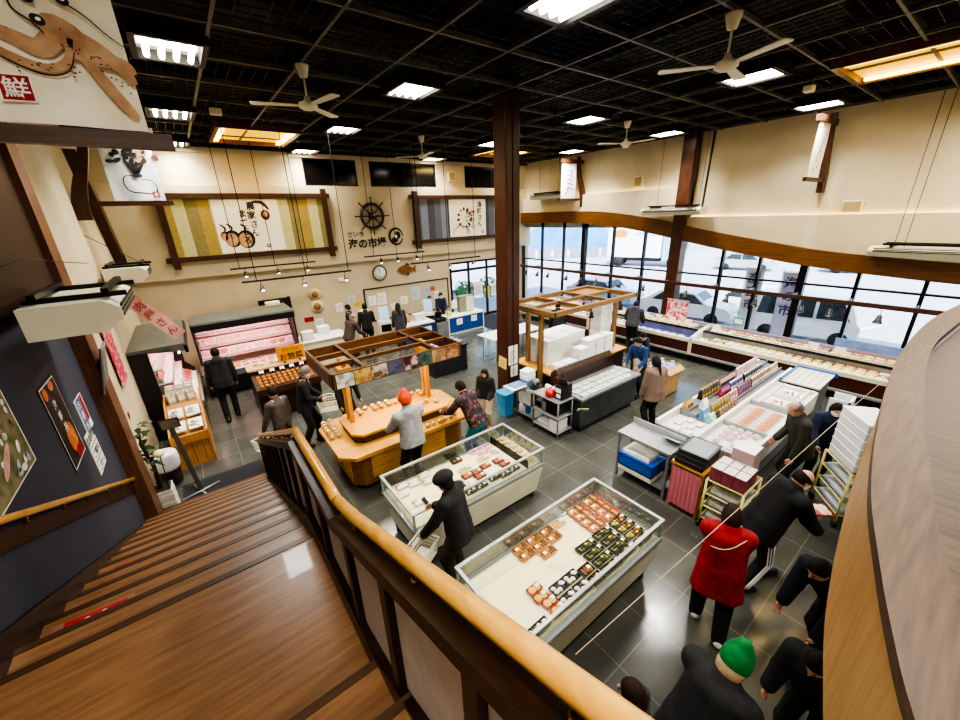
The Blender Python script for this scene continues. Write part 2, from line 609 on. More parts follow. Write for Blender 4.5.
struct('trim_7', MB().box(12.4, 12.9, -4, YB, 6.2, ZT+.25).box(XL, 12.9, YB-.2, YB+.2, 6.1, ZT+.25).box(XL-.1, XL+.2, -4, YB, 6.15, ZT+.25), mat('dark_soffit', '#1d1812', .7, col2='#17130e', scale=4))

# ------------------------------------------------------------------ outside
M_asph = mat('pale_asphalt', '#b9bcbd', .9, col2='#aeb1b3', scale=3)
struct('ground_outside', MB().box(12.9, 160, -60, 140, -.2, -.05).box(-30, 12.9, YB+.3, 140, -.2, -.05), M_asph)
# ------------------------------------------------------------------ ceiling lights
M_tube = emis('lit_tube', '#fff6e6', 16.)
LAMPS = [(x, y) for y in (3.15, 6.4, 9.7, 13.0) for x in (.45, 3.55, 7.85, 11.25) if not (x == .45 and y == 3.15)]
def make_lamp():
    t = thing('ceiling_light', None, 'ceiling light')
    h = MB()
    h.box(-.36, .36, -.42, -.35, -.09, .1).box(-.36, .36, .35, .42, -.09, .1)
    h.box(-.36, -.3, -.42, .42, -.09, .1).box(.3, .36, -.42, .42, -.09, .1)
    h.box(-.36, .36, -.42, .42, .06, .1)
    h.obj('housing', M_dark, t)
    MB().box(-.3, .3, -.35, .35, .03, .05).obj('reflector', M_white, t)
    for i in range(4):
        x = -.215+.143*i
        MB().tube([(x, -.33, -.05), (x, .33, -.05)], .032, 8).obj('tube', M_tube, t)
    return t
K = Kind(make_lamp())
RN = ['near the stairs', 'over the bread island aisle', 'over the packing counter', 'beside the window wall']
CN = {3.15: 'level with the sushi freezer', 6.4: 'level with the bread island', 9.7: 'just before the registers', 13.0: 'close to the wheel wall'}
for x, y in LAMPS:
    i = [.45, 3.55, 7.85, 11.25].index(x)
    K.put((x, y, ZC), 0, 'four-tube ceiling light %s, %s from the stair wall' % (CN[y], ORD[i]), 'four-tube ceiling lights')

SKYL = [(2.05, 11.6, 1.55, 1.85), (9.35, 1.35, 1.4, 1.9), (9.4, 11.2, 1.4, 1.4)]
M_amber = emis('amber_glow_panel', '#e8b000', 1.3)
M_strip = emis('warm_strip', '#ffe070', 6.)
for (x, y, sx, sy), lb in zip(SKYL, ['warm amber light box over the meat corner by the ship wheel wall', 'large warm amber light box above the window side near the scroll bracket', 'warm amber light box high behind the timber pillar']):
    t = thing('ceiling_light_box', lb, 'ceiling light', (x, y, ZC), 0, 'amber light boxes')
    hx, hy = sx/2, sy/2
    h = MB().box(-hx-.08, hx+.08, -hy-.08, -hy, -.06, .3).box(-hx-.08, hx+.08, hy, hy+.08, -.06, .3).box(-hx-.08, -hx, -hy, hy, -.06, .3).box(hx, hx+.08, -hy, hy, -.06, .3)
    h.obj('frame', wood('light_box_wood', '#7a4a1c', '#5b3512', 0), t)
    MB().box(-hx, hx, -hy, hy, .03, .06).obj('glow_panel', M_amber, t)
    MB().box(-hx+.05, hx-.05, -hy+.02, -hy+.12, -.04, .0).obj('strip_light', M_strip, t)
    MB().box(-hx+.02, -hx+.12, -hy+.13, hy-.05, -.04, .0).obj('strip_light', M_strip, t)
    MB().box(hx-.12, hx-.02, -hy+.13, hy-.05, -.04, .0).obj('strip_light', M_strip, t)

# ------------------------------------------------------------------ ceiling fans
def make_fan():
    t = thing('ceiling_fan', None, 'ceiling fan')
    MB().lathe([(.02, -.14), (.05, -.14), (.085, -.02), (.085, 0)], n=16).obj('ceiling_cup', M_ivory, t)
    MB().cyl(0, 0, -.42, -.1, .014, 8).obj('rod', M_ivory, t)
    MB().lathe([(.03, -.36), (.045, -.4), (.06, -.42), (.12, -.44), (.125, -.49), (.07, -.52), (.02, -.525)], n=20).obj('motor', M_ivory, t)
    for k in range(3):
        a = 2*PI*k/3
        b = MB()
        b.M = Matrix.Rotation(a, 4, 'Z')
        b.prism([(.1, -.025), (.2, -.05), (.68, -.07), (.71, -.05), (.71, .05), (.68, .07), (.2, .05), (.1, .025)], -.475, -.463, 'z')
        b.obj('blade', M_ivory, t)
    return t
K = Kind(make_fan())
for (x, y), a, lb in [((1.88, 6.33), 163, 'ivory three-blade ceiling fan above the stair foot'), ((5.4, 2.47), 130, 'ivory three-blade ceiling fan hanging before the timber pillar, over the freezer aisle'),
                      ((9.14, 6.22), 154, 'ivory three-blade ceiling fan between the two timber pillars'), ((5.65, 9.9), 20, 'ivory three-blade ceiling fan beyond the dark high windows, over the registers')]:
    K.put((x, y, ZC), R(a), lb, 'ceiling fans')

# small white sensors under the grid
def make_sensor():
    t = thing('ceiling_sensor', None, 'sensor')
    MB().box(-.09, .09, -.07, .07, -.1, 0, bev=.02).obj('sensor_body', M_ivory, t)
    MB().cyl(0, 0, 0, .12, .01, 6).obj('stem', M_dark, t)
    return t
K = Kind(make_sensor())
K.put((1.05, 8.8, ZC-.1), 0, 'small white box sensor hanging beside the amber light box')
K.put((9.1, 2.75, ZC-.1), 0, 'small white box sensor hanging near the window side light box')

# ------------------------------------------------------------------ scroll banners on curved brackets
M_cloth = mat('banner_cloth', '#f0ecdc', .9, col2='#e6e1cd', scale=7, bump=.03)
M_cloth2 = mat('banner_cloth_pale', '#dfe4e4', .9, col2='#d3d9da', scale=7, bump=.03)
M_tan = mat('tan_wash', '#a57c5f', .9, col2='#c2a383', scale=9)
M_sepia = mat('sepia_ink', '#5a3a2b', .9, col2='#3d241a', scale=14)
def blob(mb, pts, M, mi, t=.002):
    old = mb.M
    mb.M = M
    n = len(pts)
    mb.add([(x, y, 0) for x, y in pts], [tuple(range(n))], mi)
    mb.M = old
def stroke(mb, pts, w, M, mi, z=.001):
    """a tapering brush stroke through the points"""
    n = len(pts)
    up_, lo_ = [], []
    ws = w if isinstance(w, (list, tuple)) else [w*(.45+.55*math.sin(PI*(i+.5)/n)) for i in range(n)]
    for i, p in enumerate(pts):
        a, b = pts[max(i-1, 0)], pts[min(i+1, n-1)]
        dx, dy = b[0]-a[0], b[1]-a[1]
        l = math.hypot(dx, dy) or 1
        up_.append((p[0]-dy/l*ws[i]/2, p[1]+dx/l*ws[i]/2, z))
        lo_.append((p[0]+dy/l*ws[i]/2, p[1]-dx/l*ws[i]/2, z))
    old = mb.M
    mb.M = M if old is None else old @ M
    mb.add(up_+lo_, [(i, i+1, n+i+1, n+i) for i in range(n-1)], mi)
    mb.M = old
def bez(p, k=14):
    out = []
    n = len(p)
    for i in range(n-1):
        p0, p1, p2, p3 = p[max(i-1, 0)], p[i], p[i+1], p[min(i+2, n-1)]
        for j in range(k):
            t = j/k
            out.append(tuple(.5*((2*p1[q])+(-p0[q]+p2[q])*t+(2*p0[q]-5*p1[q]+4*p2[q]-p3[q])*t*t+(-p0[q]+3*p1[q]-3*p2[q]+p3[q])*t**3) for q in (0, 1)))
    out.append(p[-1])
    return out
def disc(mb, c, rx, ry, M, mi, z=.001, n=14, rot=0):
    old = mb.M
    mb.M = M if old is None else old @ M
    ca, sa = math.cos(rot), math.sin(rot)
    mb.add([(c[0]+rx*math.cos(2*PI*i/n)*ca-ry*math.sin(2*PI*i/n)*sa, c[1]+rx*math.cos(2*PI*i/n)*sa+ry*math.sin(2*PI*i/n)*ca, z) for i in range(n)], [tuple(range(n))], mi)
    mb.M = old

def bracket_banner(label, wx, y, sgn, zlo, zhi, draw, clothmat, group='scroll banners on curved brackets'):
    """local frame: x out of the wall, banner in the xz plane facing -y; sgn = +1 from the stair wall, -1 from the window wall"""
    t = thing('scroll_banner', label, 'banner', (wx, y, zlo), 0, group)
    H = zhi-zlo
    arm = MB()
    P = []
    for i in range(13):
        u = i/12
        z = -.32+u*(H+.55)
        P.append((sgn*(.2+.3*math.sin(PI*min(u, 1)*.55)**2.2), z))
    out = [(x-sgn*(.17+.06*math.cos(PI*k_/12)), z) for k_, (x, z) in enumerate(P)]
    arm.prism(P+out[::-1], -.06, .06, 'y')
    arm.obj('curved_arm', M_beamz, t)
    MB().box(*sorted((sgn*.1, sgn*1.42)), -.035, .035, -.09, -.01).obj('batten', M_beamx, t)
    MB().box(*sorted((sgn*.2, sgn*1.42)), -.05, .05, H, H+.12).obj('batten', M_beamx, t)
    c = MB()
    xa, xb = sorted((sgn*.58, sgn*1.32))
    n = 10
    vs, fs = [], []
    for j in range(n+1):
        for i in range(n+1):
            vs.append((xa+(xb-xa)*i/n, -.01+.012*math.sin(i*.9+j*.3), H*j/n))
    for j in range(n):
        for i in range(n):
            a = j*(n+1)+i
            fs.append((a, a+1, a+n+2, a+n+1))
    c.add(vs, fs, 0, True)
    cl = c.obj('cloth', clothmat, t)
    art = MB()
    draw(art, frameM((xa, -.036, 0), (1, 0, 0), (0, 0, 1)), xb-xa, H)
    art.obj('ink_painting', [M_ink, M_red, M_tan, M_sepia, M_paper], cl)
    return t
def draw_squid(m, M, w, h):
    # generic brush-painted squid running from the upper edge down across the cloth
    M = M @ Matrix.Translation((.2, -.11, 0)) @ Matrix.Diagonal((.73, .7, 1, 1))
    stroke(m, bez([(-.0, .74), (.18, .66), (.3, .62), (.42, .72), (.5, .62), (.7, .58), (.74, .52)]), [.0]*0 or .12, M, 2, .001)
    blob_pts = bez([(.3, .86), (.42, .9), (.55, .82), (.66, .7), (.74, .6), (.74, .5), (.64, .54), (.5, .62), (.4, .66), (.32, .74), (.3, .86)], 6)
    disc(m, (.44, .73), .13, .08, M, 2, .0012, rot=-.6)
    stroke(m, bez([(.44, .72), (.52, .56), (.6, .4), (.67, .28), (.7, .24)]), .075, M, 2, .0013)
    stroke(m, bez([(.5, .74), (.6, .66), (.7, .54), (.74, .46)]), .08, M, 2, .0013)
    stroke(m, bez([(.46, .7), (.4, .55), (.28, .5), (.12, .56), (.0, .66)]), .055, M, 2, .0013)
    stroke(m, bez([(.0, .62), (.12, .52), (.28, .46), (.4, .5), (.46, .62)]), .012, M, 3, .0016)
    stroke(m, bez([(.0, .98), (.12, .93), (.2, .88), (.3, .92), (.38, .96)]), .02, M, 3, .0016)
    stroke(m, bez([(.3, 1.0), (.42, .94), (.56, .86), (.66, .76), (.74, .7)]), .01, M, 3, .0016)
    stroke(m, bez([(.22, .92), (.23, .82), (.3, .76), (.34, .7)]), .012, M, 3, .0016)
    for cx, cy in ((.31, .9), (.33, .78), (.48, .92)):
        disc(m, (cx, cy), .038, .03, M, 0, .002, rot=-.6)
        disc(m, (cx+.004, cy+.004), .014, .011, M, 4, .0025)
    random.seed(3)
    for i in range(44):
        t_ = random.random()
        cx, cy = (.4+.3*t_, .74-.3*t_+random.uniform(-.08, .06)) if i % 2 else (random.uniform(.1, .46), random.uniform(.46, .54))
        disc(m, (cx, cy), .007, .005, M, 3, .002, 6)
    for i in range(8):
        disc(m, (.03+.02*i, .78-.02*(i % 3)-.008*i), .006, .004, M, 3, .002, 6)
    disc(m, (.11, .36), .12, .11, M, 4, .001, 4, PI/4)
    disc(m, (.11, .36), .108, .1, M, 1, .0018, 4, PI/4)
    put_text(m, '鮮', M @ Matrix.Translation((.11, .36, .003)), .13, 4)
def draw_turnip(m, M, w, h):
    stroke(m, bez([(.36, .42), (.24, .4), (.2, .28), (.26, .16), (.4, .13), (.6, .12), (.66, .22), (.6, .34), (.46, .36)]), .022, M, 0)
    random.seed(6)
    for a in range(-1, 3):
        stroke(m, bez([(.42, .4), (.4+.05*a, .55), (.4+.1*a, .7)]), .05, M, 0)
    for a in range(22):
        cx_, cy_ = random.gauss(.44, .15), random.gauss(.74, .07)
        disc(m, (cx_, cy_), random.uniform(.03, .075), random.uniform(.02, .05), M, 0 if cx_ < .48 else random.choice((0, 3, 2)), .0012+.0001*a, 9, random.random()*3)
    disc(m, (.43, .42), .07, .04, M, 0, .002)
    disc(m, (.62, .1), .075, .07, M, 1, .0015, 4, PI/4)
    put_text(m, '菜', M @ Matrix.Translation((.62, .1, .003)), .07, 4)
def draw_reeds(m, M, w, h):
    for i in range(5):
        y = .9-.14*i
        stroke(m, bez([(.1+.05*i, y-.1), (.3, y), (.55+.03*i, y-.05)]), .03, M, 0 if i % 2 else 3)
        disc(m, (.5, y-.06), .05, .025, M, 2, .0015, 8, .4)
    stroke(m, bez([(.3, .1), (.35, .4), (.5, .8), (.52, 1.0)]), .016, M, 3)
    disc(m, (.2, .16), .05, .05, M, 1, .0015, 4, PI/4)
def draw_branch(m, M, w, h):
    stroke(m, bez([(.08, .1), (.2, .35), (.3, .5), (.5, .75), (.62, 1.0)]), .02, M, 3)
    for i in range(9):
        t_ = i/9
        disc(m, (.12+.46*t_+.04*(-1)**i, .15+.8*t_), .035, .02, M, 2 if i % 2 else 0, .0015, 8, i)
    disc(m, (.4, .2), .03, .03, M, 1, .0015)
bracket_banner('large cloth banner with a brush-painted squid and red seal above the stairs', XL, 3.1, 1, 4.70, 5.95, draw_squid, M_cloth)
bracket_banner('pale cloth banner with a brush-painted turnip, hung beyond the squid banner', XL, 10.0, 1, 4.66, 5.75, draw_turnip, M_cloth2)
bracket_banner('white scroll banner with inked reeds beside the timber pillar at the far window end', 12.62, 10.15, -1, 4.66, 5.8, draw_reeds, M_cloth2)
bracket_banner('white scroll banner with an inked branch near the window side light box', 12.62, 3.1, -1, 4.74, 5.8, draw_branch, M_cloth)

# ------------------------------------------------------------------ hanging air conditioners
def make_ac(L_, W_, H_, out):
    """long body along y, outlet on side out (+1/-1 in x)"""
    t = thing('air_conditioner', None, 'air conditioner')
    P = [(-W_/2, 0), (W_/2-.12, 0), (W_/2, .1), (W_/2, H_*.72), (W_/2-.1, H_), (-W_/2, H_)]
    P = [(x*out, z) for x, z in P]
    MB().prism(P, -L_/2, L_/2, 'y').obj('body', M_ivory, t)
    MB().prism([(x*1.01, z*1.01-.002) for x, z in P], -L_/2-.02, -L_/2, 'y').obj('end_cap', M_ivory, t)
    MB().prism([(x*1.01, z*1.01-.002) for x, z in P], L_/2, L_/2+.02, 'y').obj('end_cap', M_ivory, t)
    g_ = MB()
    for i in range(3):
        z = .1+H_*.16*i
        g_.box(*sorted((out*(W_/2-.002), out*(W_/2+.008))), -L_/2+.06, L_/2-.06, z, z+H_*.09)
    g_.obj('outlet_louver', M_blk, t)
    f_ = MB()
    for y in (-L_*.32, L_*.32):
        f_.box(-W_/2, W_/2+.05, y-.025, y+.025, H_, H_+.04)
    f_.box(-W_/2+.05, -W_/2+.1, -L_*.4, L_*.4, H_+.04, H_+.08)
    f_.box(W_/2-.1, W_/2-.05, -L_*.4, L_*.4, H_+.04, H_+.08)
    f_.obj('hanger_frame', M_blkmetal, t)
    return t
a = make_ac(1.3, .58, .25, 1)
a.location = (-.8, 5.0, 3.4)
a['label'] = 'ivory hanging air conditioner with black hanger frame above the slate stair wall'
a = make_ac(1.1, .62, .26, 1)
a.location = (-.88, 10.1, 3.25)
a['label'] = 'small ivory air conditioner hung on the cream wall under the turnip banner'
def cords(t, pts, z1, z0, r_=.006):
    for x, y in pts:
        MB().cyl(x, y, z0, z1, r_, 6).obj('hanging_rod', M_blkmetal, t)
a = make_ac(1.75, .5, .2, -1)
a.location = (12.05, 6.4, 4.0)
a['label'] = 'white hanging air conditioner crossing the window side timber pillar'
cords(a, [(0, -.75), (0, -.5), (0, .5)], 2.1, .2)
MB().tube([(.1, -.8, .2), (.14, -.82, 2.1)], .03, 8).obj('drain_pipe', M_blk, a)
a = make_ac(1.75, .5, .2, -1)
a.location = (12.05, .95, 3.08)
a['label'] = 'white hanging air conditioner low over the curved beam near the balcony'
cords(a, [(0, .4), (0, .55)], 3.0, .2)
a = make_ac(1.7, .5, .16, -1)
a.location = (12.05, 11.45, 4.7)
a['label'] = 'white air conditioner under the reed scroll banner at the far window end'
cords(a, [(0, -.5), (0, .5)], 1.4, .16)

# stays on the stair wall for the units
for pts, lb in (([(XL+.02, 3.9, 3.9), (-1.1, 5.2, 3.97), (-1.05, 7.6, 3.75)], 'thin black stay wire from stair wall to the big air conditioner'), ([(-1.25, 9.6, 4.1), (-.7, 10.4, 3.55)], 'thin black stay wire to the small air conditioner')):
    tag(MB().tube(pts, .006, 6).obj('stay_wire', M_blkmetal), lb, 'wire')

# ------------------------------------------------------------------ track lights on hanging rails
def spot_head(parent, x, y, z, tilt, lit=True, az=0., sc=1.25):
    s_ = MB()
    s_.M = Matrix.Translation((x, y, z)) @ Matrix.Rotation(az, 4, 'Z') @ Matrix.Rotation(tilt, 4, 'X') @ Matrix.Scale(sc, 4)
    s_.lathe([(.018, 0), (.03, -.015), (.034, -.06), (.05, -.1), (.05, -.115), (.044, -.115), (.04, -.1)], n=12)
    h = s_.obj('spot_head', M_blk, parent)
    b = MB()
    b.M = s_.M
    b.ball((0, 0, -.1), (.038, .038, .02), n=8, m=4)
    b.obj('bulb', emis('spot_bulb', '#ffedc4', 9.) if lit else M_white, h)
    st_ = MB().cyl(x, y, z-.005, z+.08*sc, .008, 6)
    st_.obj('stem', M_blk, h)
def track(label, x0, x1, y, z, wires, heads, tilt):
    t = thing('track_light', label, 'track light', (x0, y, z), 0, 'hanging track lights')
    MB().box(0, x1-x0, -.02, .02, -.02, .02).obj('rail', M_blk, t)
    for u in wires:
        MB().cyl((x1-x0)*u, 0, 0, ZC-z, .0085, 6).obj('hanging_rod', mat('matt_black_rod', '#0e0d0c', .95, col2='#141210', scale=9, spec=.05), t)
    for u in heads:
        spot_head(t, (x1-x0)*u, 0, -.1, tilt)
    return t
track('black track light rail over the meat corner, longer one nearer the stairs', .92, 3.37, 10.0, 2.98, (.12, .55, .97), (.15, .52, .93), -.5)
track('black track light rail close to the ship wheel wall under the green striped panel', .95, 3.15, 12.4, 3.06, (.1, .5, .9), (.15, .52, .88), -.4)
track('black track light rail under the ship wheel in front of the clock', 4.62, 6.8, 12.3, 3.07, (.15, .52, .88), (.25, .52, .85), -.4)
track('black track light rail in front of the glass entrance', 5.07, 7.5, 10.0, 2.98, (.16, .52, .92), (.22, .52, .87), -.5)

t = thing('spotlight_rail', 'long brown spotlight rail running along the window wall', 'track light', (12.0, 0, 2.02))
MB().box(-.04, .04, -3, 13.0, -.05, .05).obj('rail', M_beamy, t)
for y in (12.27, 11.06, 10.0, 8.71, 7.49, 6.35, 4.98, 4.02, 3.02, 1.97, .88):
    MB().box(0, .6, y-.02, y+.02, -.02, .03).obj('bracket_arm', M_steel2, t)
for y in (12.6, 11.9, 11.3, 10.3, 9.6, 8.9, 7.9, 7.0, 5.6, 4.45, 3.75, 2.75, 2.2, 1.35):
    spot_head(t, 0, y, -.19, .5, False, PI/2, 1.6)
# ------------------------------------------------------------------ striped wall panels with posters
def striped(label, x0, x1, zb, zt, cols, post, xp, words, kind):
    t = thing('wall_art_panel', label, 'wall art', (x0, YB-.16, zb), 0, 'framed striped panels')
    Wd, H = x1-x0, zt-zb
    MB().box(-.15, Wd+.12, -.13, -.04, H, H+.13).obj('frame_rail', M_beamx, t)
    MB().box(-.15, Wd+.12, -.13, -.04, -.13, 0).obj('frame_rail', M_beamx, t)
    MB().box(-.02, .13, -.16, -.03, -.3, H+.26).obj('frame_post', M_beamz, t)
    MB().box(Wd-.13, Wd+.02, -.16, -.03, -.3, H+.26).obj('frame_post', M_beamz, t)
    p = MB()
    n = int(Wd/.27)
    for i in range(n):
        p.box(Wd*i/n, Wd*(i+1)/n, -.06, -.03, 0, H, i % len(cols))
    p.obj('striped_cloth', cols, t)
    q = MB().box(xp, xp+post, -.075, -.06, .02, H-.02)
    pq = q.obj('poster', M_paper, t)
    a_ = MB()
    M = frameM((xp, -.078, .02), (1, 0, 0), (0, 0, 1))
    h = H-.04
    if kind == 'veg':
        for cx, cy, rr in ((post*.2, h*.27, .2), (post*.4, h*.25, .22), (post*.1, h*.32, .12)):
            disc(a_, (cx, cy), rr, rr*1.15, M, 0, .001, 16)
            disc(a_, (cx-.03, cy-.02), rr*.75, rr*.9, M, 2, .002, 16)
            stroke(a_, bez([(cx, cy+rr), (cx+.02, cy+rr+.1), (cx-.08, cy+rr+.2)]), .05, M, 0, .003)
        stroke(a_, bez([(post*.6, h*.95), (post*.75, h*.93), (post*.84, h*.8)]), .09, M, 3, .001)
        disc(a_, (post*.77, h*.7), .12, .14, M, 3, .001)
        disc(a_, (post*.77, h*.72), .06, .08, M, 2, .002)
        tx = ((post*.56, h*.62, words[0]), (post*.42, h*.48, words[1]))
    else:
        for i in range(13):
            an = i*.55
            disc(a_, (post*.4+.3*math.cos(an), h*.5+.34*math.sin(an)), .07, .05, M, (2, 1, 0, 3)[i % 4], .001, 10, an)
        stroke(a_, bez([(post*.05, h*.1), (post*.25, h*.3), (post*.5, h*.2)]), .06, M, 2)
        tx = ((post*.82, h*.6, words[0]), (post*.62, h*.45, words[1]), (post*.48, h*.4, words[2]))
    for cx, cy, wd in tx:
        sz = min(.24, h*.86/len(wd))
        for i, ch in enumerate(wd):
            put_text(a_, ch, M @ Matrix.Translation((cx+.01*(-1)**i, cy+(len(wd)-1)/2*sz-i*sz, .004)), sz*.95, 0, .02)
    disc(a_, (post*.72 if kind == 'veg' else post*.9, h*.1), .075, .075, M, 1, .001, 4, PI/4)
    put_text(a_, '印', M @ Matrix.Translation((post*.72 if kind == 'veg' else post*.9, h*.1, .004)), .07, 4)
    a_.obj('ink_painting', [M_ink, M_red, M_tan, M_sepia, M_paper], pq)
G = [mat('gold_cloth', '#a8944f', .9, col2='#9a8745', scale=14), mat('pale_green_cloth', '#c3c391', .9, col2='#b8b884', scale=14), mat('olive_cloth', '#8b8257', .9, col2='#7f774d', scale=14)]
B = [mat('slate_cloth', '#5f6672', .9, col2='#565d69', scale=14), mat('blue_grey_cloth', '#7d8592', .9, col2='#747c89', scale=14), mat('dark_grey_cloth', '#4e515b', .9, col2='#464953', scale=14)]
striped('timber framed green striped wall panel with a white vegetable poster', -.2, 4.0, 3.4, 4.85, G, 1.65, 1.15, ('農家さん', 'まごころ'), 'veg')
striped('timber framed grey striped wall panel with a white flower poster', 7.05, 11.6, 3.4, 4.8, B, 1.75, 1.5, ('漁師さん', '港から', 'まごころ'), 'flower')

# ------------------------------------------------------------------ ship wheel, sign letters, clock, fish
t = thing('ship_wheel', 'dark wooden ship wheel hung high on the cream wall', 'ship wheel', (5.46, YB-.24, 4.28))
def ringxz(r_, rad, y=0., n=28):
    return [(r_*math.cos(2*PI*i/n), y, r_*math.sin(2*PI*i/n)) for i in range(n)]
MB().tube(ringxz(.38, .045), .05, 8, closed=True).obj('rim', M_dkwood, t)
MB().tube([(0, -.07, 0), (0, .07, 0)], .1, 14).obj('hub', M_dkwood, t)
for k in range(8):
    a = PI/8*0+PI/4*k
    c, s_ = math.cos(a), math.sin(a)
    MB().tube([(.06*c, 0, .06*s_), (.34*c, 0, .34*s_), (.42*c, 0, .42*s_), (.5*c, 0, .5*s_), (.6*c, 0, .6*s_)], [.026, .02, .03, .018, .028], 8).obj('spoke', M_dkwood, t)

t = thing('shop_sign', 'black brush lettering sign with a round wave emblem under the ship wheel', 'sign', (5.5, YB-.18, 3.52))
a_ = MB()
M = frameM((0, 0, 0), (1, 0, 0), (0, 0, 1))
put_text(a_, 'さいき', M @ Matrix.Translation((-.68, .21, 0)), .2, 0, .012)
put_text(a_, '海の市場', M @ Matrix.Translation((-.3, -.1, 0)), .34, 0, .035)
a_.obj('lettering', M_ink, t)
e = MB()
ring = [(.33*math.cos(2*PI*i/28), .33*math.sin(2*PI*i/28)) for i in range(28)]
stroke(e, bez([(.78+.25*math.cos(x*.5), .06+.27*math.sin(x*.5)) for x in range(0, 13)], 4), .08, M, 0)
disc(e, (.72, -.05), .12, .1, M, 0, .001)
disc(e, (.84, .1), .11, .13, M, 0, .001)
disc(e, (.77, .06), .05, .06, M, 1, .002)
e.obj('emblem', [M_ink, M_paper], t)

t = thing('wall_clock', 'round white wall clock with a dark rim', 'clock', (5.54, YB-.02, 2.36))
MB().tube([(0, -.06, 0), (0, .0, 0)], .25, 28).obj('face', M_paper, t)
MB().tube(ringxz(.25, .02, -.05), .028, 8, closed=True).obj('rim', mat('clock_rim', '#3a4a4a', .4, col2='#334242', scale=6), t)
a_ = MB()
for k in range(12):
    an = PI/6*k
    put_text(a_, str(12 if k == 0 else k), frameM((.185*math.sin(an), -.066, .185*math.cos(an)), (1, 0, 0), (0, 0, 1)), .07, 0, .01)
a_.obj('numeral_print', M_ink, t)
for an, l, nm in ((R(-4), .11, 'hour_hand'), (R(-14), .17, 'minute_hand')):
    MB().tube([(0, -.07, 0), (l*math.sin(an), -.07, l*math.cos(an))], .009, 6).obj(nm, M_blk, t)
t = thing('fish_plaque', 'brown carved wooden fish on the cream wall beside the clock', 'wall ornament', (6.62, YB-.02, 2.36))
f = [(-.36, .0), (-.28, .1), (-.12, .17), (.06, .17), (.2, .08), (.26, .03), (.38, .14), (.36, 0), (.38, -.12), (.26, -.03), (.14, -.1), (-.05, -.15), (-.22, -.12)]
MB().prism(f, -.06, 0, 'y').obj('fish_body', wood('fish_wood', '#8a5a2c', '#6c431e', 0), t)
MB().ball((-.26, -.06, .03), .02).obj('eye', M_ink, t)
MB().prism([(-.05, .16), (.02, .25), (.14, .2), (.1, .14)], -.05, -.01, 'y').obj('fin', M_beamx, t)
MB().prism([(-.02, -.14), (.05, -.22), (.12, -.1)], -.05, -.01, 'y').obj('fin', M_beamx, t)
t = thing('wall_speaker', 'small square speaker between two dark high windows', 'speaker', (8.84, YB, 5.6))
MB().box(-.15, .15, -.12, 0, -.17, .17, bev=.02).obj('cabinet', M_ivory, t)
MB().box(-.12, .12, -.13, -.12, -.13, .13).obj('grille', mat('tan_grille', '#b49a66', .8, col2='#a58c5b', scale=40), t)
t = thing('wall_speaker', 'small square speaker above the window side cove light', 'speaker', (12.66, 7.95, 5.05))
MB().box(-.12, 0, -.15, .15, -.17, .17, bev=.02).obj('cabinet', M_ivory, t)
MB().box(-.13, -.12, -.12, .12, -.13, .13).obj('grille', MATS['tan_grille'], t)
t = thing('wall_speaker', 'small square speaker on the window wall ledge near the low air conditioner', 'speaker', (12.66, 2.45, 4.1))
MB().box(-.12, 0, -.18, .18, -.13, .13, bev=.02).obj('cabinet', M_ivory, t)
MB().box(-.13, -.12, -.15, .15, -.1, .1).obj('grille', MATS['tan_grille'], t)
t = thing('emergency_light', 'small white emergency light on the cream wall near the clock', 'emergency light', (4.2, YB, 2.3))
MB().box(-.16, .16, -.08, 0, -.06, .06, bev=.015).obj('housing', M_white, t)
MB().box(-.12, .12, -.085, -.08, -.035, .035).obj('lens', M_foam, t)
# ------------------------------------------------------------------ stair railing
M_panel = mat('pale_railing_panel', '#e9e1dc', .6, col2='#dfd6d0', scale=12)
rail = thing('stair_railing', 'dark stair railing with pale panels and a golden log handrail', 'railing', (.31, 0, 0))
def rz(y):
    """top of the dark rail above the stairs"""
    if y >= 2.4: return 2.915-(y-2.4)*.482
    if y >= 1.56: return 2.915
    return 2.915+(1.56-y)*.43
def bz(y):
    if y >= 2.38: return 2.3-(y-2.38)*.508
    if y >= 1.22: return 2.3
    return 2.3+(1.22-y)*.5
knots = [6.55, 2.4, 1.56, -1.5]
for i in range(3):
    a, b = knots[i], knots[i+1]
    MB().prism([(a, rz(a)), (b, rz(b)), (b, rz(b)-.06), (a, rz(a)-.06)], -.06, .025, 'x').obj('top_rail', M_dkwood, rail)
yy = [6.52-.46*k for k in range(10)] + [1.95, 1.45, .98, .45, -.1, -.7]
for y in yy:
    MB().box(-.04, .02, y-.03, y+.03, bz(y), rz(y)-.06).obj('post', M_dkwoodz, rail)
for a, b in zip(yy[:-1], yy[1:]):
    MB().prism([(a, bz(a)+.04), (b, bz(b)+.04), (b, rz(b)-.08), (a, rz(a)-.08)], -.012, .004, 'x').obj('panel', M_panel, rail)
for pts in ([(0, 6.5, rz(6.5)+.055), (0, 2.46, rz(2.46)+.055), (.0, 2.4, 2.97)], [(0, 2.41, 2.97), (0, 1.57, 2.97)], [(0, 1.59, 2.97), (0, 1.3, 3.075), (0, .1, 3.6), (0, -1.2, 4.16)]):
    P = []
    for p, q in zip(pts[:-1], pts[1:]):
        for k in range(6):
            P.append(tuple(p[j]+(q[j]-p[j])*k/6 for j in range(3)))
    P.append(pts[-1])
    random.seed(len(P))
    MB().tube(P, [.0255+random.uniform(-.001, .001) for _ in P], 14).obj('handrail', M_log, rail)
for y in (6.2, 5.3, 4.4, 3.4, 2.5, 1.75, 1.3, .75, .2, -.3):
    z = rz(y)
    b = MB()
    b.tube([(0, y, z), (0, y, z+.02), (0, y, z+.04)], [.018, .007, .012], 10)
    b.lathe([(.022, 0), (.02, .005), (.008, .007)], (0, y, z), 14)
    b.obj('brass_bracket', M_brass, rail)

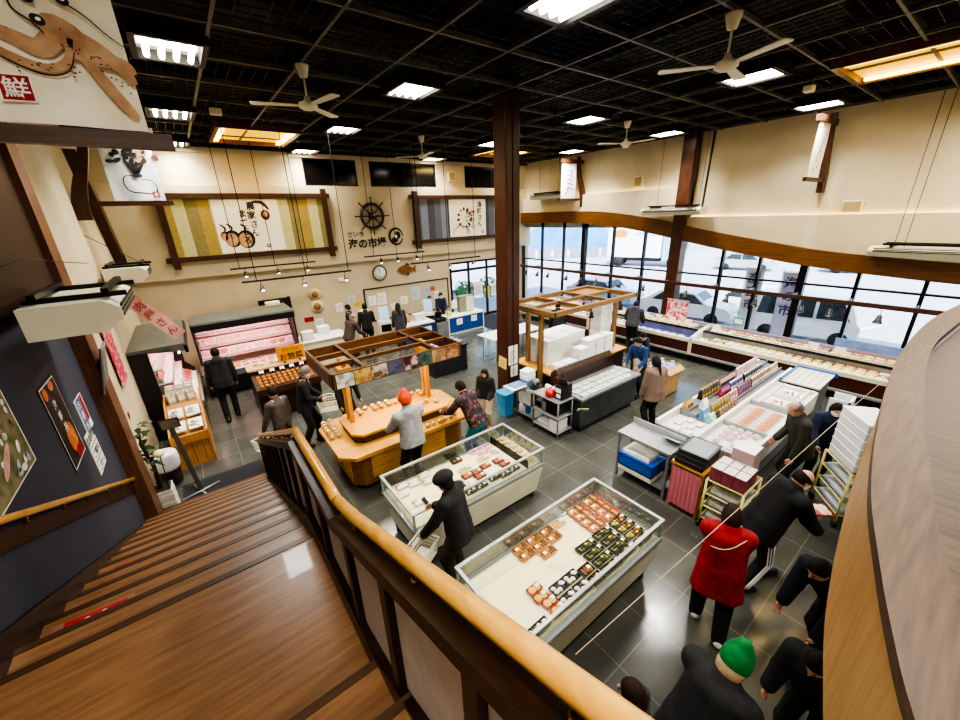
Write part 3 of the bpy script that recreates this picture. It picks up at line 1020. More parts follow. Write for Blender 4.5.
# stair wall handrail
t = thing('wall_handrail', 'honey coloured handrail on the slate stair wall with small brass brackets', 'handrail', (XL+.06, 0, 0))
MB().tube([(0, 6.6, .88), (0, 5, 1.68), (0, 3.3, 2.54), (0, 1.9, 3.24), (0, .5, 3.9)], .026, 12).obj('rail', M_log, t)
MB().prism([(6.55, .72), (6.55, .86), (.5, 3.86), (.5, 3.72)], -.045, -.03, 'x').obj('back_board', M_beamy, t)
for y in (6.3, 5.75, 5.2, 4.65, 4.1, 3.5, 2.9):
    z = .88+(6.6-y)*.503
    MB().tube([(-.04, y, z-.07), (-.01, y, z-.07), (0, y, z-.02)], .008, 6).obj('brass_bracket', M_brass, t)

# red footprint stickers
M_stick = mat('red_sticker', '#b3272c', .5, col2='#a01e24', scale=10)
k_ = 0
for y, z, x in ((0, ZL-ri*2, 0), (0, ZL-ri*5, 0), (0, ZL-ri*8, 0)):
    ya = Y1-tr*(round((ZL-z)/ri)*0)  # kept on its tread below
    stp = NS+1-round((ZL-z)/ri)
    yc = Y1-tr*(stp-1)-tr*.5
    t = thing('floor_sticker', ['red sticker with white shoe prints on a tread near the landing', 'red sticker with white shoe prints halfway down the stairs', 'red sticker with white shoe prints low on the stairs'][k_], 'sticker', (-1.0, yc, ri*stp+.005), 0, 'red footprint stickers')
    MB().box(-.2, .2, -.1, .1, 0, .002).obj('sheet', mat('clear_sticker_edge', '#8d6a52', .4, col2='#836149', scale=8), t)
    MB().prism([(-.17, -.07), (.14, -.1), (.17, .08), (-.14, .1)], .002, .003, 'z').obj('red_field', M_stick, t)
    a_ = MB()
    for sx in (-.03, .05):
        disc(a_, (sx, -.005), .034, .07, Matrix.Translation((0, 0, .0035)), 0, 0, 12)
    a_.obj('shoe_print', M_paper, t)
    k_ += 1

# ------------------------------------------------------------------ curved balcony parapet
def curve_pts(P, n=60):
    P = bez(P, max(2, n//(len(P)-1)))
    return P
OUT = [(9.6, .0), (8.6, .12), (7.67, .2), (6.76, .3), (5.9, .345), (5.08, .345), (4.4, .32), (3.69, .265), (3.15, .21), (2.65, .15), (2.2, .08), (1.8, -.01), (1.52, -.08), (1.22, -.17), (.95, -.3), (.75, -.5)]
INN = [(9.0, -.12), (8.0, -.02), (7.2, .07), (6.4, .13), (5.51, .185), (4.85, .175), (4.2, .13), (3.6, .07), (3.1, .01), (2.69, -.05), (2.25, -.11), (1.94, -.17), (1.74, -.21), (1.45, -.3), (1.2, -.43), (1.02, -.6)]
po, pi_ = curve_pts(OUT), curve_pts(INN)
par = thing('balcony_parapet', 'curved wooden balcony parapet with dark cap and light wood outer face', 'parapet', (0, 0, 0))
M_cap = wood('dark_cap_wood', '#5a4430', '#3f2d1d', 0, .5, 3.)
M_pale = wood('light_cladding_wood', '#cfa970', '#b48a53', 2, .4, 2.)
c = MB()
n = min(len(po), len(pi_))
vs = [(x, y, 2.95) for x, y in po[:n]] + [(x, y, 2.95) for x, y in pi_[:n]] + [(x, y, 2.89) for x, y in po[:n]] + [(x, y, 2.89) for x, y in pi_[:n]]
fs = []
for i in range(n-1):
    fs += [(i, i+1, n+i+1, n+i), (2*n+i, 3*n+i, 3*n+i+1, 2*n+i+1), (i, 2*n+i, 2*n+i+1, i+1), (n+i, n+i+1, 3*n+i+1, 3*n+i)]
c.add(vs, fs)
c.obj('cap', M_cap, par)
f_ = MB()
def off(P, d):
    out = []
    for i, p in enumerate(P):
        a, b = P[max(i-1, 0)], P[min(i+1, len(P)-1)]
        dx, dy = b[0]-a[0], b[1]-a[1]
        l = math.hypot(dx, dy) or 1
        out.append((p[0]-dy/l*d, p[1]+dx/l*d))
    return out
q = off(po, .012)
q2 = off(po, .03)
m_ = len(q)
vs = [(x, y, 2.89) for x, y in q] + [(x, y, 2.15) for x, y in q] + [(x, y, 2.89) for x, y in q2] + [(x, y, 2.15) for x, y in q2]
fs = []
for i in range(m_-1):
    fs += [(i, m_+i, m_+i+1, i+1), (2*m_+i, 2*m_+i+1, 3*m_+i+1, 3*m_+i), (m_+i, 3*m_+i, 3*m_+i+1, m_+i+1)]
f_.add(vs, fs)
f_.obj('outer_cladding', M_pale, par)
dk = MB()
poly = [(x, y) for x, y in pi_] + [(1.6, -1.6), (9.0, -1.6)]
dk.prism(poly, 2.80, 2.84, 'z')
dk.obj('inner_deck', wood('deck_grain_wood', '#54402c', '#38281a', 1, .5, 3.), par)
tag(MB().tube([(.34, .24, 3.56), (1.6, .29, 3.29), (3.5, .36, 2.89), (5.5, .43, 2.46), (7.6, .5, 2.03)], [.0006, .0011, .0018, .0024, .003], 6).obj('stretched_cord', mat('pale_cord', '#a89b86', .8, col2='#9a8d78', scale=30)), 'thin pale cord stretched from the log handrail past the curved parapet', 'cord')

# ------------------------------------------------------------------ packs of food
M_label = mat('label_paper', '#f4f2ee', .6, col2='#e6e4df', scale=60)
FOOD = {}
def fm(k, c1, c2, sc=50):
    return mat('food_'+k, c1, .5, col2=c2, scale=sc)
def make_pack(name, w, d, h, tray, food, n=(3, 2), fr=.5, lab=(.3, 0), fh=.012, cat='food pack', lid=False):
    t = thing(name, None, cat)
    b = MB()
    k = .88
    vs = [(-w/2*k, -d/2*k, 0), (w/2*k, -d/2*k, 0), (w/2*k, d/2*k, 0), (-w/2*k, d/2*k, 0), (-w/2, -d/2, h), (w/2, -d/2, h), (w/2, d/2, h), (-w/2, d/2, h),
          (-w/2*.9, -d/2*.86, h), (w/2*.9, -d/2*.86, h), (w/2*.9, d/2*.86, h), (-w/2*.9, d/2*.86, h),
          (-w/2*.84, -d/2*.8, h*.45), (w/2*.84, -d/2*.8, h*.45), (w/2*.84, d/2*.8, h*.45), (-w/2*.84, d/2*.8, h*.45)]
    fs = [(0, 3, 2, 1)]
    for o_ in (0, 4, 8):
        for i in range(4):
            fs.append((o_+i, o_+(i+1) % 4, o_+4+(i+1) % 4, o_+4+i))
    fs.append((12, 13, 14, 15))
    b.add(vs, fs)
    b.obj('tray', tray, t)
    f = MB()
    random.seed(len(name)*7+int(w*1000))
    for i in range(n[0]):
        for j in range(n[1]):
            x = (-.5+(i+.5)/n[0])*w*.8
            y = (-.5+(j+.5)/n[1])*d*.76
            f.ball((x+random.uniform(-.004, .004), y+random.uniform(-.003, .003), h*.5+fh*.6), (w*.8/n[0]*fr, d*.76/n[1]*fr, fh), random.randint(0, len(food)-1), 8, 4)
    f.obj('food', food, t)
    if lab:
        MB().box(lab[0]*w-.021, lab[0]*w+.021, lab[1]*d-.018, lab[1]*d+.018, h+fh*.9, h+fh*.9+.003).obj('price_label', M_label, t)
    return t
T_red = mat('red_tray', '#a8241e', .35, col2='#8f1c18', scale=20)
T_org = mat('orange_tray', '#b5813a', .4, col2='#a3722f', scale=20)
T_blk = mat('black_tray', '#1d1d20', .3, col2='#29292c', scale=20)
T_wht = mat('white_tray', '#e4e4de', .4, col2='#d8d8d0', scale=20)
T_pnk = mat('coral_tray', '#b9604f', .4, col2='#a55243', scale=20)
T_clr = mat('clear_tray', '#b8c0b4', .2, col2='#a9b2a5', scale=20)
F_roe = fm('roe', '#b4572c', '#8d3c1c', 90)
F_fry = fm('fried', '#c98a34', '#a2641f', 60)
F_blk = fm('nori', '#23251f', '#3c3d30', 80)
F_grn = fm('greens', '#4d5c2c', '#7a8241', 60)
F_yel = fm('yellow', '#d4b24a', '#bf9536', 50)
F_pnk = fm('pink', '#d77fa0', '#c2628a', 40)
F_wht = fm('white', '#e8e2d2', '#d6cfba', 40)
F_red = fm('meat_red', '#b8403a', '#d98a80', 45)
F_brn = fm('brown', '#7a4f2c', '#5d3a1e', 60)
F_orn = fm('orange', '#d06a28', '#b4501a', 50)
F_blu = fm('blue', '#6f8fb4', '#93abc6', 40)
P_long = Kind(make_pack('roe_pack', 0.265, 0.098, .03, T_pnk, [F_brn, F_roe, F_brn, F_yel], (7, 1), .8, (-.3, 0)))
P_org = Kind(make_pack('fried_food_pack', 0.201, 0.105, .028, T_org, [F_fry, F_brn, F_fry], (4, 2), .68, (-.25, 0)))
P_blk = Kind(make_pack('sushi_roll_pack', 0.28, 0.096, .03, T_blk, [F_blk, F_grn, F_yel], (6, 2), .55, (.36, .1)))
P_grn = Kind(make_pack('salad_roll_pack', 0.276, 0.095, .03, T_blk, [F_grn, F_brn, F_yel], (5, 2), .6, (.36, .1)))
P_rnd = Kind(make_pack('rice_ball_pack', 0.191, 0.116, .03, T_blk, [F_wht, F_blk], (3, 2), .6, (.3, .05)))
P_red = Kind(make_pack('red_tray_pack', 0.159, 0.089, .03, T_red, [F_yel, F_brn], (2, 1), .7, (.28, .1)))
P_tan = Kind(make_pack('cutlet_pack', 0.175, 0.116, .03, T_blk, [F_fry, F_brn], (3, 1), .6, (.2, 0)))
P_wht = Kind(make_pack('white_fish_pack', 0.212, 0.105, .03, T_wht, [F_wht, F_yel], (4, 1), .6, (.25, 0)))
P_pnk = Kind(make_pack('pink_fish_cake_pack', 0.127, 0.095, .03, T_wht, [F_pnk], (3, 2), .7, None))
P_ora = Kind(make_pack('shrimp_pack', 0.170, 0.105, .028, T_blk, [F_orn, F_roe], (4, 2), .65, (.25, 0)))
P_gre = Kind(make_pack('seaweed_pack', 0.180, 0.095, .028, T_blk, [F_grn, F_blk, F_wht], (4, 2), .6, (.25, 0)))
P_bag = Kind(make_pack('dried_food_bag', 0.180, 0.126, .02, T_clr, [F_wht, F_yel, F_blu], (3, 2), .8, None, .018))
P_tub = Kind(make_pack('round_dumpling_tray', 0.212, 0.126, .04, T_wht, [F_wht, F_yel, F_grn], (3, 2), .65, None))
def cluster(K, pts, z, desc, where, group, rz_=0., jit=.04):
    """a batch of one kind of pack; each is told apart by its place counted along the case"""
    random.seed(len(desc)*3+len(pts))
    pts = sorted(pts)
    for i, (x, y) in enumerate(pts):
        K.put((x, y, z), rz_+random.uniform(-jit, jit), '%s, %s %s' % (desc, ORD[i], where), group)

# ------------------------------------------------------------------ the two open freezers
M_alu = mat('aluminium_rim', '#b4b7b3', .4, .35, col2='#a3a6a2', scale=10)
M_bump = mat('grey_bumper', '#8f928b', .4, col2='#838680', scale=10)
M_deck = mat('printed_freezer_liner', '#e9dcae', .55, col2='#d69f86', scale=3.4, lo=.54, hi=.74, detail=5)
def make_freezer(L_, W_):
    t = thing('open_freezer', None, 'freezer')
    hx, hy = L_/2, W_/2
    def ring(mb, z0, z1, a, b, mi=0):
        vs = []
        for z, k in ((z0, a), (z1, b)):
            vs += [(-hx+k, -hy+k, z), (hx-k, -hy+k, z), (hx-k, hy-k, z), (-hx+k, hy-k, z)]
        mb.add(vs, [(i, (i+1) % 4, 4+(i+1) % 4, 4+i) for i in range(4)], mi)
    MB().box(-hx+.16, hx-.16, -hy+.16, hy-.16, .0, .13).obj('plinth', M_blk, t)
    for sx in (-1, 1):
        for sy in (-1, 1):
            MB().tube([(sx*(hx-.14), sy*(hy-.12)-.02, .045), (sx*(hx-.14), sy*(hy-.12)+.02, .045)], .045, 12).obj('caster', M_blk, t)
    c = MB()
    ring(c, .12, .52, .085, .02)
    ring(c, .52, .585, .02, .02)
    c.add([(-hx+.085, -hy+.085, .12), (hx-.085, -hy+.085, .12), (hx-.085, hy-.085, .12), (-hx+.085, hy-.085, .12)], [(0, 1, 2, 3)])
    c.obj('cabinet', M_ivory, t)
    b = MB()
    for z in (.585,):
        b.box(-hx-.005, hx+.005, -hy-.005, -hy+.06, z, z+.06, bev=.012).box(-hx-.005, hx+.005, hy-.06, hy+.005, z, z+.06, bev=.012)
        b.box(-hx-.005, -hx+.06, -hy, hy, z, z+.06, bev=.012).box(hx-.06, hx+.005, -hy, hy, z, z+.06, bev=.012)
    b.obj('bumper_frame', M_bump, t)
    d = MB().box(-hx+.05, hx-.05, -hy+.05, hy-.05, .5, .65)
    d.obj('liner', M_deck, t)
    for a in ((-hx+.02, hx-.02, -hy+.018, -hy+.026), (-hx+.02, hx-.02, hy-.026, hy-.018)):
        MB().box(*a, .645, .885).obj('glass_side', M_glass, t)
    for a in ((-hx+.018, -hx+.026, -hy+.02, hy-.02), (hx-.026, hx-.018, -hy+.02, hy-.02)):
        MB().box(*a, .645, .885).obj('glass_side', M_glass, t)
    r_ = MB()
    for y in (-hy+.018, hy-.018):
        r_.box(-hx, hx, y-.02, y+.02, .872, .9, bev=.008)
    for x in (-hx+.018, hx-.018):
        r_.box(x-.02, x+.02, -hy, hy, .872, .9, bev=.008)
    for sx in (-1, 1):
        for sy in (-1, 1):
            r_.box(sx*(hx-.02)-.012, sx*(hx-.02)+.012, sy*(hy-.02)-.012, sy*(hy-.02)+.012, .64, .88)
    r_.obj('metal_rim', M_alu, t)
    return t
f2 = make_freezer(2.22, .98)
f2.location = (2.555, 2.04, 0)
tag(f2, 'ivory open glass freezer next to the stairs, holding black and red sushi trays', None, 'open freezers')
f1 = dup(f2, (2.555, 3.91, 0), 0, 'ivory open glass freezer beside the wooden bread island, holding pink packs', 'open freezers')
MB().box(.795, .81, -.45, .45, .651, .78).obj('divider', M_blkmetal, f1)
ZP = .652
cluster(P_long, [(3.5, 2.44), (3.5, 2.331), (3.49, 2.222), (3.49, 2.113), (3.21, 2.44), (3.21, 2.331), (3.2, 2.222), (3.2, 2.113)], ZP, 'coral tray of roe strips in the sushi freezer', 'from the railing end', 'coral roe trays')
cluster(P_wht, [(2.87, 2.43)], ZP, 'lone white tray of fish strips in the sushi freezer', 'beside the coral trays', 'white fish trays')
cluster(P_org, [(2.26, 2.44), (2.26, 2.33), (2.46, 2.44), (2.46, 2.33), (2.67, 2.43), (2.47, 2.21), (2.67, 2.31)], ZP, 'orange tray of fried food in the sushi freezer', 'from the railing end', 'orange fried food trays')
cluster(P_blk, [(3.15, 2.0), (3.15, 1.89), (3.14, 1.78), (3.14, 1.68), (2.855, 2.0), (2.855, 1.89), (2.855, 1.78), (2.855, 1.67)], ZP, 'black tray of sushi rolls in the sushi freezer', 'from the railing end', 'black sushi roll trays')
cluster(P_grn, [(3.46, 2.0), (3.45, 1.89), (3.44, 1.78), (3.45, 1.67)], ZP, 'black tray of green and brown rolls at the divider', 'from the aisle glass', 'green roll trays')
cluster(P_tub, [(3.54, 1.98)][:0]+[(3.545, 2.25)][:0]+[(3.55, 1.72)][:0], ZP, '', '', '')
cluster(P_tan, [(2.61, 1.8), (2.61, 1.67)], ZP, 'black tray with a brown cutlet in the sushi freezer', 'from the aisle glass', 'cutlet trays')
cluster(P_rnd, [(2.42, 1.84), (2.23, 1.84), (2.42, 1.7), (2.22, 1.7)], ZP, 'black tray of white rice balls in the sushi freezer', 'from the railing end', 'rice ball trays')
cluster(P_red, [(2.03, 1.98), (2.02, 1.88), (2.05, 1.79), (2.06, 1.69)], ZP, 'small red tray of yellow food in the sushi freezer', 'from the railing end', 'small red trays')
cluster(P_gre, [(1.82, 1.68), (1.64, 1.68)], ZP, 'low dark tray against the aisle glass of the sushi freezer', 'from the railing end', 'dark trays at the aisle glass')
cluster(P_pnk, [(2.97, 4.31), (3.1, 4.31), (3.23, 4.31), (3.04, 4.2), (3.18, 4.2), (3.22, 4.09)], ZP, 'pink fish cake pack in the freezer by the bread island', 'from the railing end', 'pink fish cake packs')
cluster(P_bag, [(1.7, 4.28), (1.62, 4.11), (1.86, 4.22), (2.06, 4.29), (2.05, 4.14), (1.74, 3.84)], ZP, 'clear bag of pale dried food in the bread side freezer', 'from the railing end', 'clear bags')
cluster(P_wht, [(2.98, 4.07), (2.61, 4.03)], ZP, 'white fish tray in the freezer by the bread island', 'from the railing end', 'white trays by the bread island')
cluster(P_tan, [(2.63, 4.29)], ZP, 'lone dark cutlet tray in the freezer by the bread island', 'near the far glass', 'cutlet trays by bread island')
cluster(P_ora, [(2.55, 3.88), (2.71, 3.87), (2.89, 3.9), (3.12, 3.88), (3.15, 3.76), (2.69, 3.76)], ZP, 'tray of orange shrimp in the freezer by the bread island', 'from the railing end', 'orange shrimp trays')
cluster(P_gre, [(2.33, 3.82), (2.38, 3.7), (2.4, 3.57), (2.58, 3.57), (2.82, 3.6), (3.0, 3.56), (3.18, 3.57)], ZP, 'dark seaweed tray in the freezer by the bread island', 'from the railing end', 'seaweed trays')
cluster(P_tub, [(3.52, 4.27), (3.54, 4.13), (3.52, 3.98), (3.52, 3.83), (3.5, 3.69), (3.5, 3.57)], ZP, 'white dumpling tray past the freezer divider', 'from the aisle glass', 'dumpling trays')

# ------------------------------------------------------------------ bread island with timber canopy
isl = thing('bread_island', 'honey wood bread island with tiered top under a slatted timber canopy', 'display island', (2.45, 5.95, 0))
def octa(hx, hy, c):
    return [(-hx+c, -hy), (hx-c, -hy), (hx, -hy+c), (hx, hy-c), (hx-c, hy), (-hx+c, hy), (-hx, hy-c), (-hx, -hy+c)]
MB().prism(octa(1.02, .56, .14), .0, .1).obj('plinth', M_dkwood, isl)
MB().prism(octa(1.08, .6, .16), .1, .7).obj('cabinet', wood('island_front_wood', '#95682e', '#754a1e', 0, .4, 2.), isl)
for a in ((-.78, -.12), (-.04, .62)):
    MB().box(a[0], a[1], -.615, -.6, .2, .62, bev=.01).obj('front_panel', M_honeyx, isl)
for y in (-.3, .3):
    MB().box(-1.095, -1.08, y-.22, y+.22, .2, .62, bev=.01).obj('end_panel', M_honeyy, isl)
MB().prism(octa(1.25, .75, .2), .7, .76).obj('counter_top', M_honeyx, isl)
MB().prism(octa(.9, .42, .13), .76, .9).obj('tier_side', M_beamx, isl)
MB().prism(octa(.94, .46, .14), .9, .94).obj('tier_top', M_honeyx, isl)
for x in (-.78, .72):
    for dy in (-.07, .07):
        MB().box(x-.035, x+.035, .15+dy-.035, .15+dy+.035, .94, 2.08).obj('post', M_honeyz, isl)
    MB().box(x-.1, x+.1, .0, .3, 1.86, 1.96).obj('lamp_block', M_honeyx, isl)
zc, hx, ya, yb = 2.1, 1.12, -.5, .95
M_cano = wood('canopy_timber', '#6e4826', '#523318', 0, .45)
for y in (ya, yb):
    MB().box(-hx, hx, y-.02, y+.02, zc-.25, zc).obj('canopy_side', M_cano, isl)
for x in (-hx, hx):
    MB().box(x-.02, x+.02, ya, yb, zc-.25, zc).obj('canopy_end', M_beamy, isl)
for y in (ya+.48, ya+.96):
    MB().box(-hx, hx, y-.025, y+.025, zc-.06, zc).obj('canopy_slat', M_cano, isl)
for x in (-.62, .62):
    MB().box(x-.03, x+.03, ya, yb, zc-.06, zc+.005).obj('canopy_slat', M_beamy, isl)
pics = [('#dfe0da', '#8f9a86'), ('#a5793f', '#d2ad62'), ('#c9c4b8', '#6b4c33'), ('#565a74', '#3f4459'), ('#42202a', '#c7a8a0'), ('#27323a', '#4e6a5e'), ('#8d6a4c', '#c39a70'), ('#7b5138', '#c08d63')]
for i, (c1, c2) in enumerate(pics):
    x0 = -hx+.04+i*(2*hx-.08)/8
    p = MB().box(x0, x0+(2*hx-.08)/8-.01, ya-.028, ya-.02, zc-.235, zc-.02)
    p.obj('picture_panel', mat('food_photo_%d' % i, c1, .5, col2=c2, scale=9, lo=.42, hi=.58), isl)
p = MB().box(-hx-.028, -hx-.02, ya+.1, yb-.1, zc-.235, zc-.02).obj('picture_panel', mat('food_photo_end', '#5a3a1f', .5, col2='#4a2e17', scale=9), isl)
ol = bpy.data.lights.new('island_glow', 'AREA'); ol.shape = 'RECTANGLE'; ol.size, ol.size_y, ol.energy, ol.color = 1.6, .5, 26, (1, .72, .36)
oo = bpy.data.objects.new('island_glow', ol); COL.objects.link(oo); oo.location = (2.4, 5.95, 1.78)

def make_bun():
    t = thing('bread_bag', None, 'bread')
    MB().ball((0, 0, .044), (.047, .045, .038), n=10, m=6).obj('bread', mat('bread_crust', '#cf9d5c', .6, col2='#e8cb95', scale=14), t)
    b = MB()
    b.ball((0, 0, .046), (.054, .052, .044), n=9, m=5)
    b.add([(.03, -.025, .075), (.045, -.03, .105), (.045, .03, .105), (.03, .025, .075)], [(0, 1, 2, 3)])
    b.obj('clear_bag', glass('bag_film', (.96, .96, .95), .7, .1), t)
    return t
P_bun = Kind(make_bun())
L1 = [(1.29+.115*i, 6.0+.115*j) for i in range(2) for j in range(5)]+[(1.31, 6.58), (1.43, 6.6)]
cluster(P_bun, L1, .762, 'bagged bun at the stair end of the bread island', 'in line', 'bagged buns at the stair end', 0, 1.)
L2 = [(1.95+.105*i, 6.58-.13*j) for i in range(11) for j in range(2) if (i*2+j) % 7 != 5]
cluster(P_bun, [(1.74+.135*i, 6.31-.125*(j)) for i in range(11) for j in range(2) if (i*2+j) % 7 != 5], .942, 'bagged bun on the far edge of the raised bread tier', 'in line', 'bagged buns along the back edge', 0, 1.)
cluster(P_bun, [(2.72, 5.3), (2.84, 5.31), (2.96, 5.3), (3.08, 5.31), (3.2, 5.3), (3.32, 5.36)], .762, 'bagged bun on the freezer side edge of the bread island', 'in line', 'bagged buns along the front edge', 0, 1.)
cluster(P_bun, [(2.88, 5.8), (3.02, 5.84), (3.15, 5.72)], .942, 'bagged bun alone at the near end of the bread tier', 'in line', 'bagged buns on the tier', 0, 1.)
# ------------------------------------------------------------------ timber pergola over the packing counter
per = thing('timber_pergola', 'honey timber pergola frame standing over the foam box packing counter', 'pergola', (5.72, 5.22, 0))
LX, LY, zt = 2.9, 1.46, 2.3
for y in (0, LY):
    MB().box(0, LX, y-.04, y+.04, zt-.1, zt).obj('beam', M_agex, per)
for x in (0, LX):
    MB().box(x-.04, x+.04, -.04, LY+.04, zt-.1, zt+.005).obj('beam', M_agey, per)
MB().box(0, LX, LY*.5-.03, LY*.5+.03, zt-.08, zt-.01).obj('slat', M_agex, per)
for x in (.95, 1.9):
    MB().box(x-.03, x+.03, 0, LY, zt-.08, zt-.005).obj('slat', M_agey, per)
MB().box(LX-.9, LX, LY*.5, LY, zt-.1, zt-.06).obj('solid_panel', M_agex, per)
for x, y in ((.09, .42), (.38, 1.12), (LX-.15, .42), (LX-.15, 1.12)):
    MB().box(x-.045, x+.045, y-.045, y+.045, 0 if x < .2 else .842, zt-.1).obj('post', M_agez, per)
for x, y in ((.9, .75), (1.9, .75), (1.3, .05), (2.4, .05)):
    spot_head(per, x, y, zt-.2, 0, True)

cnt = thing('packing_counter', 'low dark packing counter crowded with white foam boxes under the pergola', 'counter', (7.3, 5.86, 0))
MB().box(-1.35, 1.35, -.46, .7, .06, .8).obj('cabinet', M_dkwood, cnt)
MB().box(-1.42, 1.42, -.5, .74, .8, .84).obj('worktop', M_honeyx, cnt)
MB().box(-1.3, 1.3, -.42, .66, 0, .06).obj('plinth', M_blk, cnt)

def make_foam(w, d, h):
    t = thing('foam_box', None, 'foam box')
    MB().box(-w/2, w/2, -d/2, d/2, 0, h*.78, bev=.01).obj('box_body', M_foam, t)
    MB().box(-w/2-.006, w/2+.006, -d/2-.006, d/2+.006, h*.78, h, bev=.01).obj('lid', M_foam, t)
    return t
KA = Kind(make_foam(.44, .33, .2))
KB_ = Kind(make_foam(.3, .24, .12))
LV = ['lowest', 'second', 'third', 'fourth', 'fifth', 'topmost']
def stack(K, x, y, z, n, h, desc, group, rz_=0):
    random.seed(int(x*100+y*7))
    for k in range(n):
        lv = 'single' if n == 1 else ('topmost' if k == n-1 else LV[k])
        K.put((x+random.uniform(-.006, .006), y+random.uniform(-.006, .006), z+k*h+.001*k), rz_+random.uniform(-.015, .015), '%s, %s in its stack' % (desc, lv), group)
zc_ = .841
for i, (x, y) in enumerate([(6.41, 5.95), (6.41, 6.32), (6.875, 5.98), (6.875, 6.35), (7.35, 6.01), (7.35, 6.38)]):
    stack(KA, x, y, zc_, 3 if i < 4 else 2+1, .202, 'large white foam box of the %s pile on the packing counter' % ORD[i], 'large foam boxes on the packing counter')
stack(KB_, 7.0, 5.5, zc_, 3, .122, 'small white foam box in the pile beside the dark hood', 'small foam boxes on the packing counter')
stack(KB_, 7.35, 5.56, zc_, 4, .122, 'small white foam box in the pile behind the hood middle', 'small foam boxes on the packing counter')
stack(KB_, 7.68, 5.56, zc_, 4, .122, 'small white foam box in the pile next to the tall stack', 'small foam boxes on the packing counter')
stack(KB_, 8.04, 5.56, zc_, 4, .122, 'small white foam box under the tall stack near the pergola end', 'small foam boxes on the packing counter')
stack(KA, 8.4, 6.0, zc_, 6, .202, 'white foam box of the tall stack at the pergola end', 'tall foam box stack')
for i, (x, y) in enumerate([(6.3, 5.52), (6.64, 5.52)]):
    KB_.put((x, y, zc_), .05*i-.05, 'single small white foam box lying by the pergola post, %s from the till' % ORD[i], 'loose foam boxes by the pergola post')

# ------------------------------------------------------------------ iced pack table with a dark sloping hood
t = thing('packed_fish_table', 'long steel table of white fish packs with a dark sloping hood', 'display table', (6.5, 4.62, 0))
MB().box(-.95, .95, -.36, .38, .12, .74).obj('steel_front', mat('dark_steel', '#5c6063', .3, .6, col2='#4f5356', scale=4), t)
MB().box(-1.0, 1.0, -.42, .4, .74, .8, bev=.01).obj('steel_top', M_steel, t)
MB().box(-.9, .9, -.3, .34, 0, .12).obj('plinth', M_blk, t)
h = MB().prism([(.28, .8), (.56, .8), (.56, 1.02), (.42, 1.14), (.28, .92)], -.85, 1.0, 'x')
h.obj('sloping_hood', wood('hood_wood', '#4a3524', '#2c1f15', 0, .4), t)
MB().box(-.8, .95, .255, .275, .86, 1.08).obj('hood_edge', M_dkwood, t)
P_fp = Kind(make_pack('wrapped_fish_pack', .2, .13, .03, T_wht, [F_wht, F_pnk, fm('silver', '#9aa2a8', '#c3c9cc', 40)], (2, 1), .8, (.22, 0)))
rows = []
for i in range(8):
    for j in range(3):
        if (i, j) != (7, 0):
            rows.append((5.68+.235*i, 4.3+.18*j))
cluster(P_fp, rows, .803, 'white wrapped fish pack on the steel table before the dark hood', 'from the till', 'white wrapped fish packs', .0, .12)
t = thing('price_card', 'pale green price card leaning on the table of white fish packs', 'price card', (5.46, 4.15, .62), 0, None, (R(50), 0, R(-40)))
MB().box(-.1, .1, -.004, .004, -.1, .1).obj('card', mat('pale_green_card', '#cfdcae', .7, col2='#c4d2a1', scale=10), t)
a_ = MB()
for k_ in range(4):
    a_.box(-.07, .07-.02*(k_ % 2), -.0055, -.004, .05-.035*k_, .06-.035*k_)
a_.obj('lettering', M_ink, t)

# ------------------------------------------------------------------ steel racks, till, bin beside the timber pillar
def rack(name, label, x0, x1, y0, y1, h, shelves):
    t = thing(name, label, 'rack', ((x0+x1)/2, (y0+y1)/2, 0))
    w, d = (x1-x0)/2, (y1-y0)/2
    for sx in (-1, 1):
        for sy in (-1, 1):
            MB().tube([(sx*(w-.02), sy*(d-.02), 0), (sx*(w-.02), sy*(d-.02), h)], .016, 8).obj('leg', M_steel2, t)
    for z in shelves:
        MB().box(-w, w, -d, d, z-.025, z, bev=.006).obj('shelf', M_steel, t)
    return t
rack('steel_rack', 'steel three-shelf rack carrying the till beside the white fish packs', 5.03, 5.47, 4.38, 5.08, .8, (.14, .46, .8))
rack('steel_rack', 'narrow steel rack beside the blue bin and timber pillar', 5.1, 5.45, 5.12, 5.66, .74, (.14, .74))
t = thing('till', 'dark weighing till with a tilted screen on the steel rack', 'till', (5.28, 4.5, .801))
MB().box(-.13, .17, -.09, .1, 0, .3, bev=.02).obj('till_body', M_blk, t)
b = MB(); b.M = Matrix.Translation((-.02, 0, .36)) @ Matrix.Rotation(R(-28), 4, 'Y')
b.box(-.03, .0, -.12, .12, -.07, .11, bev=.01); b.obj('screen_frame', M_blk, t)
b = MB(); b.M = Matrix.Translation((-.02, 0, .36)) @ Matrix.Rotation(R(-28), 4, 'Y')
b.box(-.034, -.03, -.1, .1, -.05, .09); b.obj('screen', mat('brown_screen', '#6a4a44', .2, col2='#54383a', scale=8), t)
MB().box(-.14, -.13, -.06, .06, .16, .24).obj('keypad', M_paper, t)
MB().box(-.135, -.131, -.05, .05, .05, .12).obj('receipt_slot', M_paper, t)
t = thing('microwave', 'black microwave on the middle shelf of the till rack', 'microwave', (5.24, 4.66, .461))
MB().box(-.16, .16, -.2, .2, 0, .24, bev=.01).obj('oven_body', M_blk, t)
MB().box(-.168, -.16, -.19, .08, .02, .22).obj('oven_door', M_dglass, t)
MB().box(-.168, -.16, .09, .19, .02, .22).obj('control_panel', M_steel2, t)
t = thing('toaster', 'small grey oven beside the black microwave on the till rack', 'oven', (5.24, 4.965, .461))
MB().box(-.14, .14, -.08, .08, 0, .18, bev=.02).obj('oven_body', M_steel2, t)
MB().box(-.148, -.14, -.07, .07, .03, .15).obj('oven_door', M_dglass, t)
KC = Kind(make_foam(.3, .22, .2))
